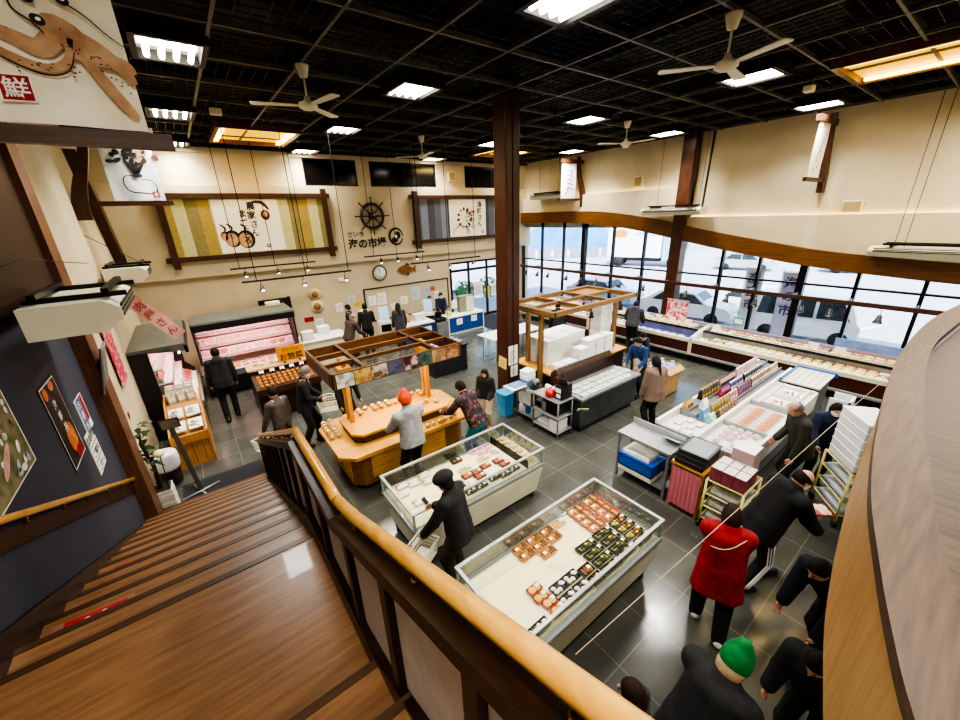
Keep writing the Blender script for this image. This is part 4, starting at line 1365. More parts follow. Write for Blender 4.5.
KC.put((5.25, 4.56, .141), 0, 'white box on the bottom shelf of the till rack')
KD = Kind(make_foam(.26, .3, .06))
KD.put((5.25, 4.86, .141), 0, 'flat white tray box at the inner bottom of the till rack')
t = thing('red_bag', 'crumpled red plastic bag on the till rack', 'bag', (5.17, 4.72, .802))
MB().lathe([(.04, 0), (.1, .01), (.12, .06), (.09, .12), (.04, .15), (.02, .17)], n=9).obj('bag_body', mat('red_plastic', '#c8241c', .3, col2='#a81a14', scale=18), t)
MB().tube([(.02, 0, .15), (.06, .02, .19), (.02, .05, .16)], .012, 6).obj('bag_handle', MATS['red_plastic'], t)
t = thing('paper_roll', 'white wrapping paper roll lying on the till rack', 'paper roll', (5.38, 4.9, .848), R(86))
MB().tube([(-.14, 0, 0), (.14, 0, 0)], .045, 16).obj('roll', M_paper, t)
MB().tube([(-.16, 0, 0), (.16, 0, 0)], .018, 10).obj('core', M_beamx, t)
t = thing('tape_dispenser', 'black bag tape dispenser on the narrow steel rack', 'dispenser', (5.31, 5.26, .741))
MB().box(-.12, .12, -.07, .07, 0, .05, bev=.01).obj('base', M_blk, t)
MB().tube([(0, -.04, .13), (0, .04, .13)], .08, 16).obj('tape_roll', M_steel2, t)
MB().box(-.03, .03, -.05, .05, .05, .13).obj('holder', M_blk, t)
t = thing('foam_tray_pile', None, 'tray')
bpy.data.objects.remove(t)
t = thing('bag_holder', 'clear sheet of plastic bags hanging on the narrow steel rack', 'bag holder', (5.08, 5.36, .42))
MB().box(-.012, -.002, -.18, .18, 0, .3).obj('bag_sheet', mat('milky_plastic', '#cfd2c9', .3, col2='#bfc2b8', scale=12), t)
MB().tube([(-.008, -.2, .3), (-.008, .2, .3)], .01, 8).obj('hanging_bar', M_steel, t)
t = thing('spray_bottle', 'white spray bottle on the bottom shelf of the narrow rack', 'bottle', (5.2, 5.6, .141))
MB().lathe([(.05, 0), (.055, .02), (.055, .13), (.02, .17), (.018, .2)], n=12).obj('bottle_body', M_white, t)
MB().box(-.05, .03, -.015, .015, .2, .235, bev=.008).obj('trigger', M_white, t)
t = thing('spray_bottle', 'blue bottle on the bottom shelf of the narrow rack', 'bottle', (5.22, 5.4, .141))
MB().lathe([(.06, 0), (.065, .02), (.065, .15), (.025, .19), (.022, .22)], n=12).obj('bottle_body', mat('blue_plastic', '#2f6fb0', .35, col2='#265d97', scale=10), t)
MB().lathe([(.028, .21), (.028, .25)], n=10).obj('cap', M_white, t)
t = thing('waste_bin', 'light blue lidded waste bin standing against the timber pillar', 'bin', (4.96, 5.86, 0))
b = MB()
b.add([(-.1, -.13, 0), (.1, -.13, 0), (.1, .13, 0), (-.1, .13, 0), (-.13, -.16, .5), (.13, -.16, .5), (.13, .16, .5), (-.13, .16, .5)], [(0, 3, 2, 1), (0, 1, 5, 4), (1, 2, 6, 5), (2, 3, 7, 6), (3, 0, 4, 7), (4, 5, 6, 7)])
b.obj('bin_body', mat('sky_blue_plastic', '#4aa3d8', .35, col2='#3f94c6', scale=6), t)
MB().box(-.145, .145, -.175, .175, .5, .56, bev=.02).obj('lid', MATS['sky_blue_plastic'], t)
def notice(label, loc, w, h, face='x-', col=None, txt=None, rz_=0, lines=5, name='paper_notice'):
    """a sheet of paper with writing; face: the way it looks"""
    t = thing(name, label, 'notice', loc, 0)
    xd = {'x-': (0, -1, 0), 'y-': (1, 0, 0), 'x+': (0, 1, 0)}[face]
    n_ = Vector({'x-': (-1, 0, 0), 'y-': (0, -1, 0), 'x+': (1, 0, 0)}[face])
    M = frameM((0, 0, 0), xd, (0, 0, 1)) @ Matrix.Rotation(rz_, 4, 'Z')
    b = MB(); b.M = M
    b.box(-w/2, w/2, -h/2, h/2, 0, .004)
    b.obj('sheet', col or M_paper, t)
    lines = 5 if 0 < lines < 5 else lines
    a_ = MB()
    if txt:
        put_text(a_, txt, M @ Matrix.Translation((0, h*.32, .006)), min(w*.9/max(1, len(txt)), h*.25), 0)
    for k in range(lines):
        y = h*.18-k*h*.62/max(1, lines)
        a_.M = M
        a_.box(-w*.38, w*(.38-.12*(k % 3)), y-h*.012, y+h*.012, .004, .0055)
        a_.M = None
    if a_.v: a_.obj('print', M_ink, t)
    return t
notice('white sheet of notes taped to the timber pillar', (5.29, 5.963, 1.3), .26, .44, 'y-', None, None, 0, 6)
notice('small white card on the timber pillar under the sheet of notes', (5.32, 5.963, .92), .2, .26, 'y-', None, None, 0, 2)
notice('yellow card stuck on the timber pillar', (5.122, 6.12, 1.12), .26, .26, 'x-', mat('yellow_card', '#e6cf7a', .7, col2='#dcc36a', scale=8), None, -.1, 3)
t = thing('plastic_tray', 'clear tray with blue cloth sticking out by the pillar', 'tray', (4.84, 5.4, .86), .0)
MB().box(-.2, .2, -.16, .16, 0, .03, bev=.01).obj('tray', mat('pale_blue_plastic', '#c9d3da', .3, col2='#bcc8d0', scale=8), t)
MB().box(-.1, .2, -.1, .12, .03, .05).obj('cloth', mat('blue_cloth', '#6c93b8', .8, col2='#5c82a6', scale=14), t)
MB().box(.06, .32, -.04, .04, -.118, 0).obj('bracket', M_steel2, t)
KE = Kind(make_foam(.25, .23, .1))
KE.put((5.32, 5.53, .974), .1, 'white foam tray topmost on the pile next to the pergola post')
KE.put((5.32, 5.53, .873), .0, 'white foam tray second from the top next to the pergola post')
t = thing('blue_tub', 'slate blue tub under the white foam trays next to the pergola post', 'tub', (5.32, 5.53, .741))
MB().box(-.12, .15, -.13, .13, 0, .13, bev=.02).obj('tub', mat('slate_tub', '#5f7f9e', .4, col2='#52718f', scale=8), t)

# ------------------------------------------------------------------ steel work table with blue crate
t = thing('steel_table', 'stainless work table with back splash facing the sushi freezer', 'table', (5.23, 2.64, 0))
for sx in (-1, 1):
    for sy in (-1, 1):
        MB().box(sx*.2-.02, sx*.2+.02, sy*.41-.02, sy*.41+.02, 0, .8).obj('leg', M_steel2, t)
MB().box(-.23, .23, -.44, .44, .79, .83, bev=.008).obj('table_top', M_steel, t)
MB().box(.21, .23, -.44, .44, .83, .93).obj('back_splash', M_steel, t)
MB().box(-.21, .21, -.42, .42, .14, .17).obj('lower_shelf', M_steel2, t)
t = thing('blue_crate', 'bright blue plastic crate of white sheets on the table shelf', 'crate', (5.19, 2.72, .171))
M_bcr = mat('bright_blue_plastic', '#1e55b8', .35, col2='#194aa3', scale=8)
b = MB()
for a in ((-.19, .19, -.29, -.28), (-.19, .19, .28, .29), (-.19, -.18, -.29, .29), (.18, .19, -.29, .29)):
    b.box(*a, .08, .3)
b.box(-.19, .19, -.29, .29, .08, .1)
b.box(-.2, .2, -.3, .3, .28, .31)
bpy_ = MB().box(-.19, .19, -.29, .29, 0.0, .07)
b.obj('crate_body', M_bcr, t)
bpy_.obj('foam_sheet', M_ivory, t)
MB().box(-.15, .15, -.2, .25, .31, .37).obj('paper_stack', M_paper, t)
t = thing('clear_folder', 'clear plastic folder lying against the table back splash', 'folder', (5.31, 2.35, .832), 0)
b = MB(); b.M = Matrix.Rotation(R(25), 4, 'Y')
b.box(-.1, .08, -.13, .13, .052, .058)
b.obj('sheet', mat('mint_plastic', '#b7cfc8', .2, col2='#aac4bc', scale=10), t)
# folding cart with pink cloth and grey crates
t = thing('wooden_stand', 'wooden stand draped with pink striped cloth between steel table and yellow trolley', 'stand', (5.22, 1.93, 0))
for sx in (-1, 1):
    for sy in (-1, 1):
        MB().box(sx*.2-.02, sx*.2+.02, sy*.2-.02, sy*.2+.02, 0, .76).obj('leg', M_honeyz, t)
MB().box(-.24, .24, -.23, .23, .74, .78).obj('top_board', M_honeyx, t)
MB().box(-.2, .2, -.2, .2, .1, .12).obj('lower_board', M_honeyx, t)
t2 = thing('striped_cloth', 'pink and white striped cloth hanging down the front of the wooden stand', 'cloth', (4.96, 1.93, 0))
c = MB()
n = 22
vs, fs = [], []
for j in range(5):
    for i in range(n+1):
        vs.append((.012*math.sin(i*1.9)*(1-j*.12)+.005, -.2+.4*i/n, .08+.64*j/4))
for j in range(4):
    for i in range(n):
        a = j*(n+1)+i
        fs.append((a, a+1, a+n+2, a+n+1))
c.add(vs, fs, 0, True)
c.obj('cloth_drop', mat('pink_stripe_cloth', '#bd6a76', .9, col2='#e2bcbf', scale=26, kind='stripe', stretch=(0, 1, 0), lo=.3, hi=.7), t2)
def make_flat_crate():
    t = thing('grey_crate', None, 'crate')
    b = MB()
    b.box(-.24, .24, -.19, .19, 0, .012)
    for a in ((-.24, .24, -.19, -.178), (-.24, .24, .178, .19), (-.24, -.228, -.19, .19), (.228, .24, -.19, .19)):
        b.box(*a, 0, .07)
    b.box(-.25, .25, -.2, -.17, .06, .075).box(-.25, .25, .17, .2, .06, .075).box(-.25, -.22, -.2, .2, .06, .075).box(.22, .25, -.2, .2, .06, .075)
    b.obj('crate_body', mat('dark_grey_plastic', '#3c4043', .4, col2='#33373a', scale=8), t)
    MB().box(-.22, .22, -.17, .17, .058, .072).obj('liner', mat('grey_liner', '#8b9498', .4, col2='#7d868a', scale=8), t)
    return t
K = Kind(make_flat_crate())
for k in range(3):
    K.put((5.22+.01*k, 1.93-.008*k, .781+.076*k), .03*k, 'flat grey crate on the wooden stand, %s one of the pile' % ('lowest', 'middle', 'topmost')[k], 'grey crates on the wooden stand')
# yellow trolley with boxes
M_yel = mat('cream_yellow_enamel', '#e0d78e', .35, col2='#d5cb80', scale=6)
def trolley(label, x, y, w, d, h, shelves, cat='trolley'):
    t = thing('shelf_trolley', label, cat, (x, y, 0))
    for sx in (-1, 1):
        for sy in (-1, 1):
            MB().tube([(sx*w, sy*d, .1), (sx*w, sy*d, h)], .016, 8).obj('post', M_yel, t)
            MB().tube([(sx*w, sy*d-.02, .05), (sx*w, sy*d+.02, .05)], .05, 12).obj('caster', M_blk, t)
    for z in shelves:
        b = MB()
        P = [(-w, -d, z), (w, -d, z), (w, d, z), (-w, d, z)]
        b.tube(P, .013, 8, closed=True)
        for i in range(1, 8):
            yy_ = -d+2*d*i/8
            b.tube([(-w, yy_, z-.005), (w, yy_, z-.005)], .005, 5)
        b.obj('wire_shelf', M_yel, t)
        MB().box(-w+.02, w-.02, -d+.02, d-.02, z+.0, z+.006).obj('shelf_mat', M_steel2, t)
    return t
trolley('cream yellow wire trolley loaded with wine red boxes, next to the pink cloth stand', 5.2, 1.42, .28, .22, .78, (.16, .36, .56, .78))
M_wine = mat('wine_red_card', '#8d4452', .5, col2='#7a3643', scale=10)
def make_box(w, d, h, side, top):
    t = thing('gift_box', None, 'box')
    MB().box(-w/2, w/2, -d/2, d/2, 0, h, bev=.004).obj('box_side', side, t)
    MB().box(-w/2+.004, w/2-.004, -d/2+.004, d/2-.004, h-.001, h+.004).obj('top_label', top, t)
    return t
M_lidp = mat('pale_lid_print', '#d9d4d0', .5, col2='#cbb9b9', scale=22)
K = Kind(make_box(.185, .135, .19, M_wine, M_lidp))
for i, (x, y) in enumerate([(5.02, 1.56), (5.02, 1.42), (5.02, 1.28), (5.215, 1.28), (5.215, 1.42)]):
    K.put((x, y, .795), 0, 'wine red box with a pale lid on the yellow trolley, %s from the pink cloth' % ORD[i], 'wine red boxes on the yellow trolley')
K.put((5.215, 1.56, .795), 0, 'wine red box lying by the grey crates on the yellow trolley', 'wine red boxes on the yellow trolley')
M_str = mat('striped_carton', '#bfb6b2', .6, col2='#a58d8b', scale=30, kind='stripe', stretch=(1, 1, 0))
K = Kind(make_box(.3, .26, .36, M_str, M_paper))
K.put((5.47, 1.42, .796), 0, 'tall pale striped carton at the back of the yellow trolley')
for z, nm in ((.168, 'bottom'), (.368, 'lower'), (.568, 'upper')):
    t = thing('folded_bag', 'clear folded bag pack on the %s shelf of the yellow trolley' % nm, 'bag', (5.15, 1.42, z))
    b = MB(); b.box(-.2, .2, -.17, .17, 0, .07, bev=.025)
    b.obj('bag_pack', mat('frosted_plastic', '#c9cbbd', .35, col2='#b6b9aa', scale=16), t)
    MB().box(-.1, .1, -.175, -.17, .02, .05).obj('band', M_paper, t)

# ------------------------------------------------------------------ fish stall
st = thing('fish_stall', 'long white fish stall with iced bins running toward the window wall', 'stall', (7.3, 2.12, 0))
MB().box(-1.62, 1.62, -.6, .66, .1, .74).obj('stall_body', M_steel2, st)
MB().box(-1.5, 1.5, -.5, .58, 0, .1).obj('plinth', M_blk, st)
MB().box(-1.66, 2.6, .64, .69, .5, .93).obj('side_board', M_white, st)
MB().box(-1.66, 2.6, .02, .07, .6, .9).obj('middle_board', M_white, st)
MB().box(-1.66, 1.66, -.66, -.62, .5, .86).obj('side_board', M_white, st)
MB().box(-1.66, -1.62, -.66, .69, .5, .86).obj('end_board', M_steel, st)
MB().box(1.62, 1.66, -.66, .02, .5, .86).obj('end_board', M_white, st)
MB().box(1.66, 2.6, .07, .66, .0, .74).obj('stall_body', M_steel2, st)
M_ice = mat('crushed_ice', '#dfe4e6', .3, col2='#c3ccd1', scale=45, bump=.6)
MB().box(-1.62, 1.62, -.62, .02, .74, .78).obj('ice_bed', M_ice, st)
MB().box(-1.62, -.95, .07, .64, .74, .8).obj('ice_bed', M_ice, st)
for x in (-.7, .42):
    MB().box(x-.015, x+.015, -.62, .02, .74, .86).obj('bin_divider', M_steel, st)
g = MB()
for i in range(4):
    g.box(-.95, 2.6, .07+.14*i, .21+.14*i, .74, .8+.04*i)
g.obj('stepped_shelf', M_steel2, st)
for i in range(4):
    y = .078+.14*i
    MB().box(-.95, 2.6, y-.006, y+.006, .8+.04*i, .825+.04*i).obj('shelf_lip', M_steel, st)
# goods on the stepped shelf
def make_packet(w, d, h, m1, m2, nm='snack_packet'):
    t = thing(nm, None, 'packet')
    b = MB()
    h *= 1.5
    d *= 1.5
    b.add([(-w/2, -d/2, 0), (w/2, -d/2, 0), (w/2, d/2, 0), (-w/2, d/2, 0), (-w/2, -.004, h), (w/2, -.004, h), (w/2, .004, h), (-w/2, .004, h),
           (-w/2, -d/2*.9, h*.6), (w/2, -d/2*.9, h*.6), (w/2, d/2*.9, h*.6), (-w/2, d/2*.9, h*.6)],
          [(0, 3, 2, 1), (0, 1, 9, 8), (8, 9, 5, 4), (2, 3, 11, 10), (10, 11, 7, 6), (4, 5, 6, 7), (1, 2, 10, 9), (9, 10, 6, 5), (3, 0, 8, 11), (11, 8, 4, 7)])
    b.obj('packet', m1, t)
    MB().box(-w*.36, w*.36, -d/2-.003, -d/2+.004, h*.15, h*.5).obj('front_label', m2, t)
    MB().box(-w*.4, w*.4, -.012, .012, h*.9, h*1.01).obj('top_seal', m2, t)
    return t
G1 = mat('gold_wrap', '#b8902f', .3, col2='#d6b45a', scale=20)
G2 = mat('black_wrap', '#1e1a16', .35, col2='#352a1b', scale=20)
G3 = mat('navy_wrap', '#2b3560', .35, col2='#3c4778', scale=20)
G4 = mat('crimson_wrap', '#b02a48', .35, col2='#c95670', scale=20)
G5 = mat('olive_wrap', '#7f7a44', .4, col2='#9c9560', scale=20)
G6 = mat('brown_wrap', '#6b4a34', .4, col2='#856049', scale=20)
G7 = mat('rose_wrap', '#b98a86', .4, col2='#caa39e', scale=20)
G8 = mat('teal_wrap', '#6fc6b4', .35, col2='#8bd4c5', scale=20)
G9 = mat('blue_wrap', '#3f78a8', .35, col2='#5a8fbb', scale=20)
stall_group = 'packets on the fish stall shelf'
def line(K, xs, y, z, desc, rz_=0):
    z = .802+.04*min(range(4), key=lambda q: abs(R4[q]-y))
    for i, x in enumerate(xs):
        K.put((x, y, z), rz_+.06*math.sin(i*5), '%s, %s from the table' % (desc.replace('the fish stall shelf', 'the fish stall').replace('the steel table end', 'the table end'), ORD[i]), stall_group)
def zz(y): return .84+.14*(y-2.22)/.54+.012
R4 = [2.262, 2.402, 2.542, 2.69]
ZS = [.855+.035*i for i in range(4)]
line(Kind(make_packet(.1, .06, .1, G1, G6)), [6.42, 6.53], R4[3], .93, 'gold packet at the steel table end of the fish stall shelf')
line(Kind(make_packet(.1, .06, .12, G9, M_paper)), [6.4, 6.52], R4[1], .87, 'blue packet at the steel table end of the fish stall shelf')
line(Kind(make_packet(.16, .075, .11, G8, M_paper, 'bottle_bag')), [6.44], R4[0]+.02, .835, 'plump teal bag at the corner of the fish stall shelf')
line(Kind(make_packet(.17, .065, .12, M_foam, M_paper, 'white_bag')), [6.7], R4[2]-.015, .9, 'plump white bag lying on the fish stall shelf')
line(Kind(make_packet(.1, .055, .13, G2, G1)), [6.95+.115*i for i in range(6)], R4[3], .93, 'black and gold packet in the back row of the fish stall shelf')
line(Kind(make_packet(.1, .055, .11, G5, G1)), [6.72+.115*i for i in range(6)], R4[1], .87, 'olive packet in the second row of the fish stall shelf')
line(Kind(make_packet(.1, .055, .11, G6, G5)), [6.7+.115*i for i in range(6)], R4[0], .835, 'brown packet in the lowest row of the fish stall shelf')
line(Kind(make_packet(.1, .055, .11, G4, M_paper)), [7.42+.115*i for i in range(3)], R4[1], .87, 'crimson striped packet in the second row of the fish stall shelf')
line(Kind(make_packet(.1, .055, .11, G4, G3)), [7.42+.115*i for i in range(3)], R4[2], .9, 'crimson and navy packet in the third row of the fish stall shelf')
line(Kind(make_packet(.1, .055, .12, G3, M_paper)), [7.78+.115*i for i in range(5)], R4[2], .9, 'navy striped packet in the third row of the fish stall shelf')
line(Kind(make_packet(.1, .055, .12, G3, G4)), [7.78+.115*i for i in range(5)], R4[1], .87, 'navy and crimson packet in the second row of the fish stall shelf')
line(Kind(make_packet(.12, .06, .13, G7, G2)), [7.7+.13*i for i in range(5)], R4[3], .93, 'rose packet in the back row of the fish stall shelf')
line(Kind(make_packet(.1, .055, .12, G6, M_paper)), [8.4+.115*i for i in range(8)], R4[1], .87, 'brown paper labelled packet toward the window end of the second row')
line(Kind(make_packet(.1, .055, .12, G2, M_paper)), [8.42+.115*i for i in range(8)], R4[2], .9, 'black paper labelled packet toward the window end of the third row')
line(Kind(make_packet(.1, .055, .14, G7, M_paper)), [8.42+.115*i for i in range(9)], R4[3], .93, 'rose paper labelled packet toward the window end of the back row')
line(Kind(make_packet(.1, .05, .12, G5, M_paper)), [9.32+.11*i for i in range(4)], R4[1]-.01, .87, 'olive paper labelled packet at the window end of the shelf')
# fish in the bins
def make_fish():
    t = thing('fresh_fish', None, 'fish')
    b = MB()
    b.tube([(-.11, 0, .014), (-.08, 0, .016), (-.02, .004, .02), (.04, 0, .016), (.08, -.003, .012), (.1, -.004, .012)], [.004, .014, .02, .014, .005, .004], 8)
    b.prism([(.1, -.006), (.135, .024), (.125, -.004), (.135, -.034)], .01, .014, 'z')
    b.obj('fish_body', mat('coral_fish_skin', '#d9905c', .3, col2='#e6bf9c', scale=18), t)
    b = MB().ball((-.09, -.011, .022), .004, 0, 6, 4)
    b.obj('eye', M_ink, t)
    return t
K = Kind(make_fish())
random.seed(5)
for r_ in range(2):
    for c_ in range(12):
        K.put((6.72+.078*c_, 1.68+.26*r_, .782), R(84)+random.uniform(-.08, .08), 'coral fish on ice in the middle bin, %s in the %s row from the aisle' % (ORD[c_], ORD[r_]), 'coral fish on ice')
P_fb = Kind(make_pack('iced_fish_pack', .15, .09, .03, T_wht, [fm('silver', '#9aa2a8', '#c3c9cc', 40), F_pnk], (2, 1), .8, (.2, 0)))
pts = [(5.8+.175*i, 1.62+.118*j) for i in range(5) for j in range(4) if (i+j) % 7 != 3]
cluster(P_fb, pts, .783, 'white pack of silver fish in the steel bin', 'from the steel table', 'white packs in the steel bin', .1, .12)
P_sh = Kind(make_pack('squid_pack', .17, .1, .03, T_wht, [fm('rose_fish', '#d9a59c', '#ecd5cc', 30), F_wht], (2, 1), .85, None))
cluster(P_sh, [(5.82, 2.34), (5.82, 2.52), (6.02, 2.4), (6.03, 2.6), (6.2, 2.33), (6.22, 2.5)], .803, 'pale pink fish pack on the ice beside the steel table', 'from the table', 'pale pink fish packs')
def make_foam_tray():
    t = thing('foam_fish_tray', None, 'foam tray')
    b = MB()
    b.box(-.26, .26, -.22, .22, 0, .02)
    for a in ((-.26, .26, -.22, -.2), (-.26, .26, .2, .22), (-.26, -.24, -.22, .22), (.24, .26, -.22, .22)):
        b.box(*a, 0, .09)
    b.obj('tray', M_foam, t)
    f = MB()
    random.seed(9)
    for i in range(16):
        f.ball((random.uniform(-.2, .2), random.uniform(-.16, .16), .035), (.05, .02, .016), i % 2, 8, 4)
    f.obj('shellfish', [fm('shell', '#b9a58e', '#8d7a66', 40), fm('rose_fish', '#d9a59c', '#ecd5cc', 30)], t)
    return t
K = Kind(make_foam_tray())
K.put((8.05, 1.8, .782), 0, 'white foam tray of shellfish in the far bin, next to the coral fish')
K.put((8.62, 1.8, .782), 0, 'white foam tray of shellfish in the far bin, at its window end')
t = thing('perforated_board', 'white perforated drain board with a blue rim at the window end of the stall', 'board', (9.62, 1.99, .84), 0)
MB().box(-.5, .55, -.5, .12, 0, .03).obj('board', M_ivory, t)
b = MB()
b.box(.53, .57, -.54, .14, -.04, .06).box(-.5, .57, .1, .14, 0.031, .06)
b.obj('blue_rim', M_bcr, t)
a_ = MB()
for i in range(7):
    for j in range(5):
        disc(a_, (-.4+.14*i+.03*(j % 2), -.4+.11*j), .026, .022, Matrix.Identity(4), 0, .0312, 8)
a_.obj('drain_hole_print', mat('dark_drain', '#5d5a50', .7, col2='#504d44', scale=8), t)
MB().box(-.45, .5, -.45, -.4, -.82, 0).obj('leg_frame', M_steel2, t)
MB().box(.46, .5, -.4, .02, -.82, 0).obj('leg_frame', M_steel2, t)
t = thing('foam_ledge_box', 'white open foam bin with blue shelf at the end of the fish stall', 'bin', (9.2, 1.3, 0))
b = MB()
for a in ((-.2, .2, -.3, -.27), (-.2, -.17, -.3, 0), (.17, .2, -.3, 0)):
    b.box(*a, .5, .8)
b.box(-.2, .2, -.3, 0, .46, .5)
b.obj('bin_body', M_foam, t)
MB().box(-.18, .18, -.28, -.02, .5, .62).obj('blue_crate_insert', mat('pale_blue_crate', '#86add2', .4, col2='#789fc5', scale=8), t)
MB().box(-.16, .16, -.26, -.04, 0, .46).obj('pedestal', M_steel2, t)
# cardboard box with blue bags
t = thing('cardboard_box', 'open tan cardboard box beside the staff in blue at the packing end', 'cardboard box', (8.55, 4.3, 0))
M_card = mat('tan_cardboard', '#b89566', .85, col2='#a98658', scale=10)
b = MB()
for a in ((-.36, .36, -.28, -.27), (-.36, .36, .27, .28), (-.36, -.35, -.28, .28), (.35, .36, -.28, .28)):
    b.box(*a, 0, .7)
b.box(-.36, .36, -.28, .28, 0, .02)
b.box(-.35, .35, -.27, .27, .55, .58)
b.obj('box_body', M_card, t)
b = MB()
b.add([(-.36, -.28, .7), (.36, -.28, .7), (.34, -.4, .62), (-.34, -.4, .62)], [(0, 1, 2, 3)])
b.obj('flap', M_card, t)
def make_bundle():
    t = thing('bag_bundle', None, 'bag')
    MB().lathe([(.05, 0), (.095, .02), (.102, .07), (.06, .13), (.03, .16), (.05, .19)], n=9).obj('bag_body', mat('blue_white_plastic', '#b9cbdc', .35, col2='#8fb0d0', scale=14), t)
    MB().lathe([(.034, .155), (.034, .17)], n=8).obj('tie', M_bcr, t)
    return t
K = Kind(make_bundle())
for i, (x, y) in enumerate([(8.32, 4.16), (8.545, 4.16), (8.77, 4.16), (8.32, 4.42), (8.545, 4.42), (8.77, 4.42)]):
    K.put((x, y, .585), i, 'tied blue and white plastic bag in the tan box, %s from the staff' % ORD[i], 'tied bags in the tan box')

RX, RY, RA = 6.66, .5, R(38)
# ------------------------------------------------------------------ white foam lids on the yellow rack by the balcony
t = trolley('tall cream yellow rack of blue trays next to the navy clad person', RX, RY, .3, .2, .86, (.2, .42, .64, .86), 'trolley')
t.rotation_euler = (0, 0, RA)
K = Kind(make_box(.5, .34, .035, mat('blue_white_tray', '#a9bfd4', .4, col2='#c2d2e0', scale=8), M_foam))
for i, z in enumerate((.216, .436, .656)):
    K.root.name = 'stacking_tray'
    K.put((RX, RY, z), RA, 'pale blue tray on the %s shelf of the tall yellow rack' % ('lowest', 'second', 'third')[i], 'pale blue trays on the yellow rack')
KF = Kind(make_foam(.56, .38, .115))
for k in range(6):
    KF.put((RX+.006*k, RY, .876+.117*k), RA, 'broad white foam box on the tall yellow rack, %s of its stack' % LV[k], 'broad foam boxes on the yellow rack')

# ------------------------------------------------------------------ white folding table behind the pillar
t = thing('folding_table', 'white folding table with steel legs between the pillar and the entrance', 'folding table', (7.75, 8.85, 0))
MB().box(-1.0, 1.0, -.42, .42, .7, .73, bev=.01).obj('table_top', mat('pale_lilac_laminate', '#d9d6e0', .3, col2='#cfccd7', scale=6), t)
for sx in (-.85, .85):
    for sy in (-.33, .33):
        MB().tube([(sx, sy, 0), (sx, sy, .7)], .014, 8).obj('leg', M_steel, t)
# ------------------------------------------------------------------ refrigerated meat cases
M_pinkl = emis('pink_case_light', '#ffc4c4', 5.)
M_grey = mat('grey_case_metal', '#6e7069', .4, .3, col2='#62645d', scale=6)
M_pinkback = mat('pink_lit_backboard', '#e2b7a2', .5, col2='#d6a48f', scale=4)
def case(label, L_, D_, H_, loc, rz_, open_end=False):
    """open front toward local -y; x along the case"""
    t = thing('refrigerated_case', label, 'refrigerated case', loc, rz_)
    MB().box(-L_/2, L_/2, -D_/2+.12, D_/2, 0, .12).obj('plinth', M_blk, t)
    MB().box(-L_/2, L_/2, D_/2-.1, D_/2, .12, H_).obj('back_panel', M_pinkback, t)
    for s_ in (-1, 1):
        if open_end and s_ < 0:
            MB().prism([(D_/2-.3, .12), (D_/2, .12), (D_/2, H_), (D_/2-.3, H_)], s_*L_/2-.02, s_*L_/2+.02, 'x').obj('end_panel', M_blk, t)
            MB().prism([(-D_/2, .12), (D_/2-.3, .12), (D_/2-.3, .62), (-D_/2, .6)], s_*L_/2-.02, s_*L_/2+.02, 'x').obj('end_panel', M_blk, t)
            MB().prism([(-D_/2, .6), (D_/2-.3, .62), (D_/2-.3, H_), (-D_/2+.22, H_), (-D_/2+.22, .85)], s_*L_/2-.005, s_*L_/2+.003, 'x').obj('end_glass', M_glass, t)
            continue
        MB().prism([(-D_/2, .12), (D_/2, .12), (D_/2, H_), (-D_/2+.22, H_), (-D_/2+.22, .85), (-D_/2, .6)], s_*L_/2-.02, s_*L_/2+.02, 'x').obj('end_panel', M_blk, t)
    l = bpy.data.lights.new('case_glow', 'AREA')
    l.shape, l.size, l.size_y, l.energy, l.color = 'RECTANGLE', L_*.9, .1, 13*L_, (1, .6, .56)
    lo_ = bpy.data.objects.new('case_glow', l)
    COL.objects.link(lo_)
    lo_.location = Vector(loc)+Matrix.Rotation(rz_, 3, 'Z') @ Vector((0, -D_/2+.16, H_-.17))
    lo_.rotation_euler = (R(28), 0, rz_)
    MB().prism([(-D_/2-.02, H_-.1), (D_/2, H_), (D_/2, H_+.06), (-D_/2+.02, H_+.06)], -L_/2, L_/2, 'x').obj('canopy', M_grey, t)
    MB().box(-L_/2, L_/2, -D_/2-.03, -D_/2+.03, H_-.14, H_+.02).obj('canopy_edge', M_blk, t)
    MB().box(-L_/2, L_/2, -D_/2, D_/2-.1, .12, .5).obj('lower_front', M_blk, t)
    MB().box(-L_/2, L_/2, -D_/2-.03, -D_/2+.04, .5, .66, bev=.01).obj('bumper', M_grey, t)
    MB().box(-L_/2+.03, L_/2-.03, -D_/2+.04, D_/2-.1, .5, .56).obj('deck', M_white, t)
    MB().box(-L_/2+.05, L_/2-.05, -D_/2+.12, -D_/2+.16, H_-.15, H_-.12).obj('light_tube', M_pinkl, t)
    for k, z in enumerate((.9, 1.2, 1.5)):
        MB().box(-L_/2+.03, L_/2-.03, D_/2-.62+.1*k, D_/2-.1, z-.02, z).obj('shelf', M_white, t)
        MB().box(-L_/2+.03, L_/2-.03, D_/2-.64+.1*k, D_/2-.62+.1*k, z-.05, z+.002).obj('price_rail', mat('pink_price_rail', '#e9b7c4', .4, col2='#d99fb0', scale=22), t)
        MB().box(-L_/2+.06, L_/2-.06, D_/2-.56+.1*k, D_/2-.54+.1*k, z-.04, z-.025).obj('shelf_bracket', M_white, t)
    return t
cx = thing
case('pink lit meat case with grey canopy against the ship wheel wall', 2.32, 1.25, 1.9, (.92, 11.95, 0), 0)
case('pink lit meat case along the stair wall with a black end panel', 2.7, .92, 1.9, (-.83, 10.98, 0), R(90), True)
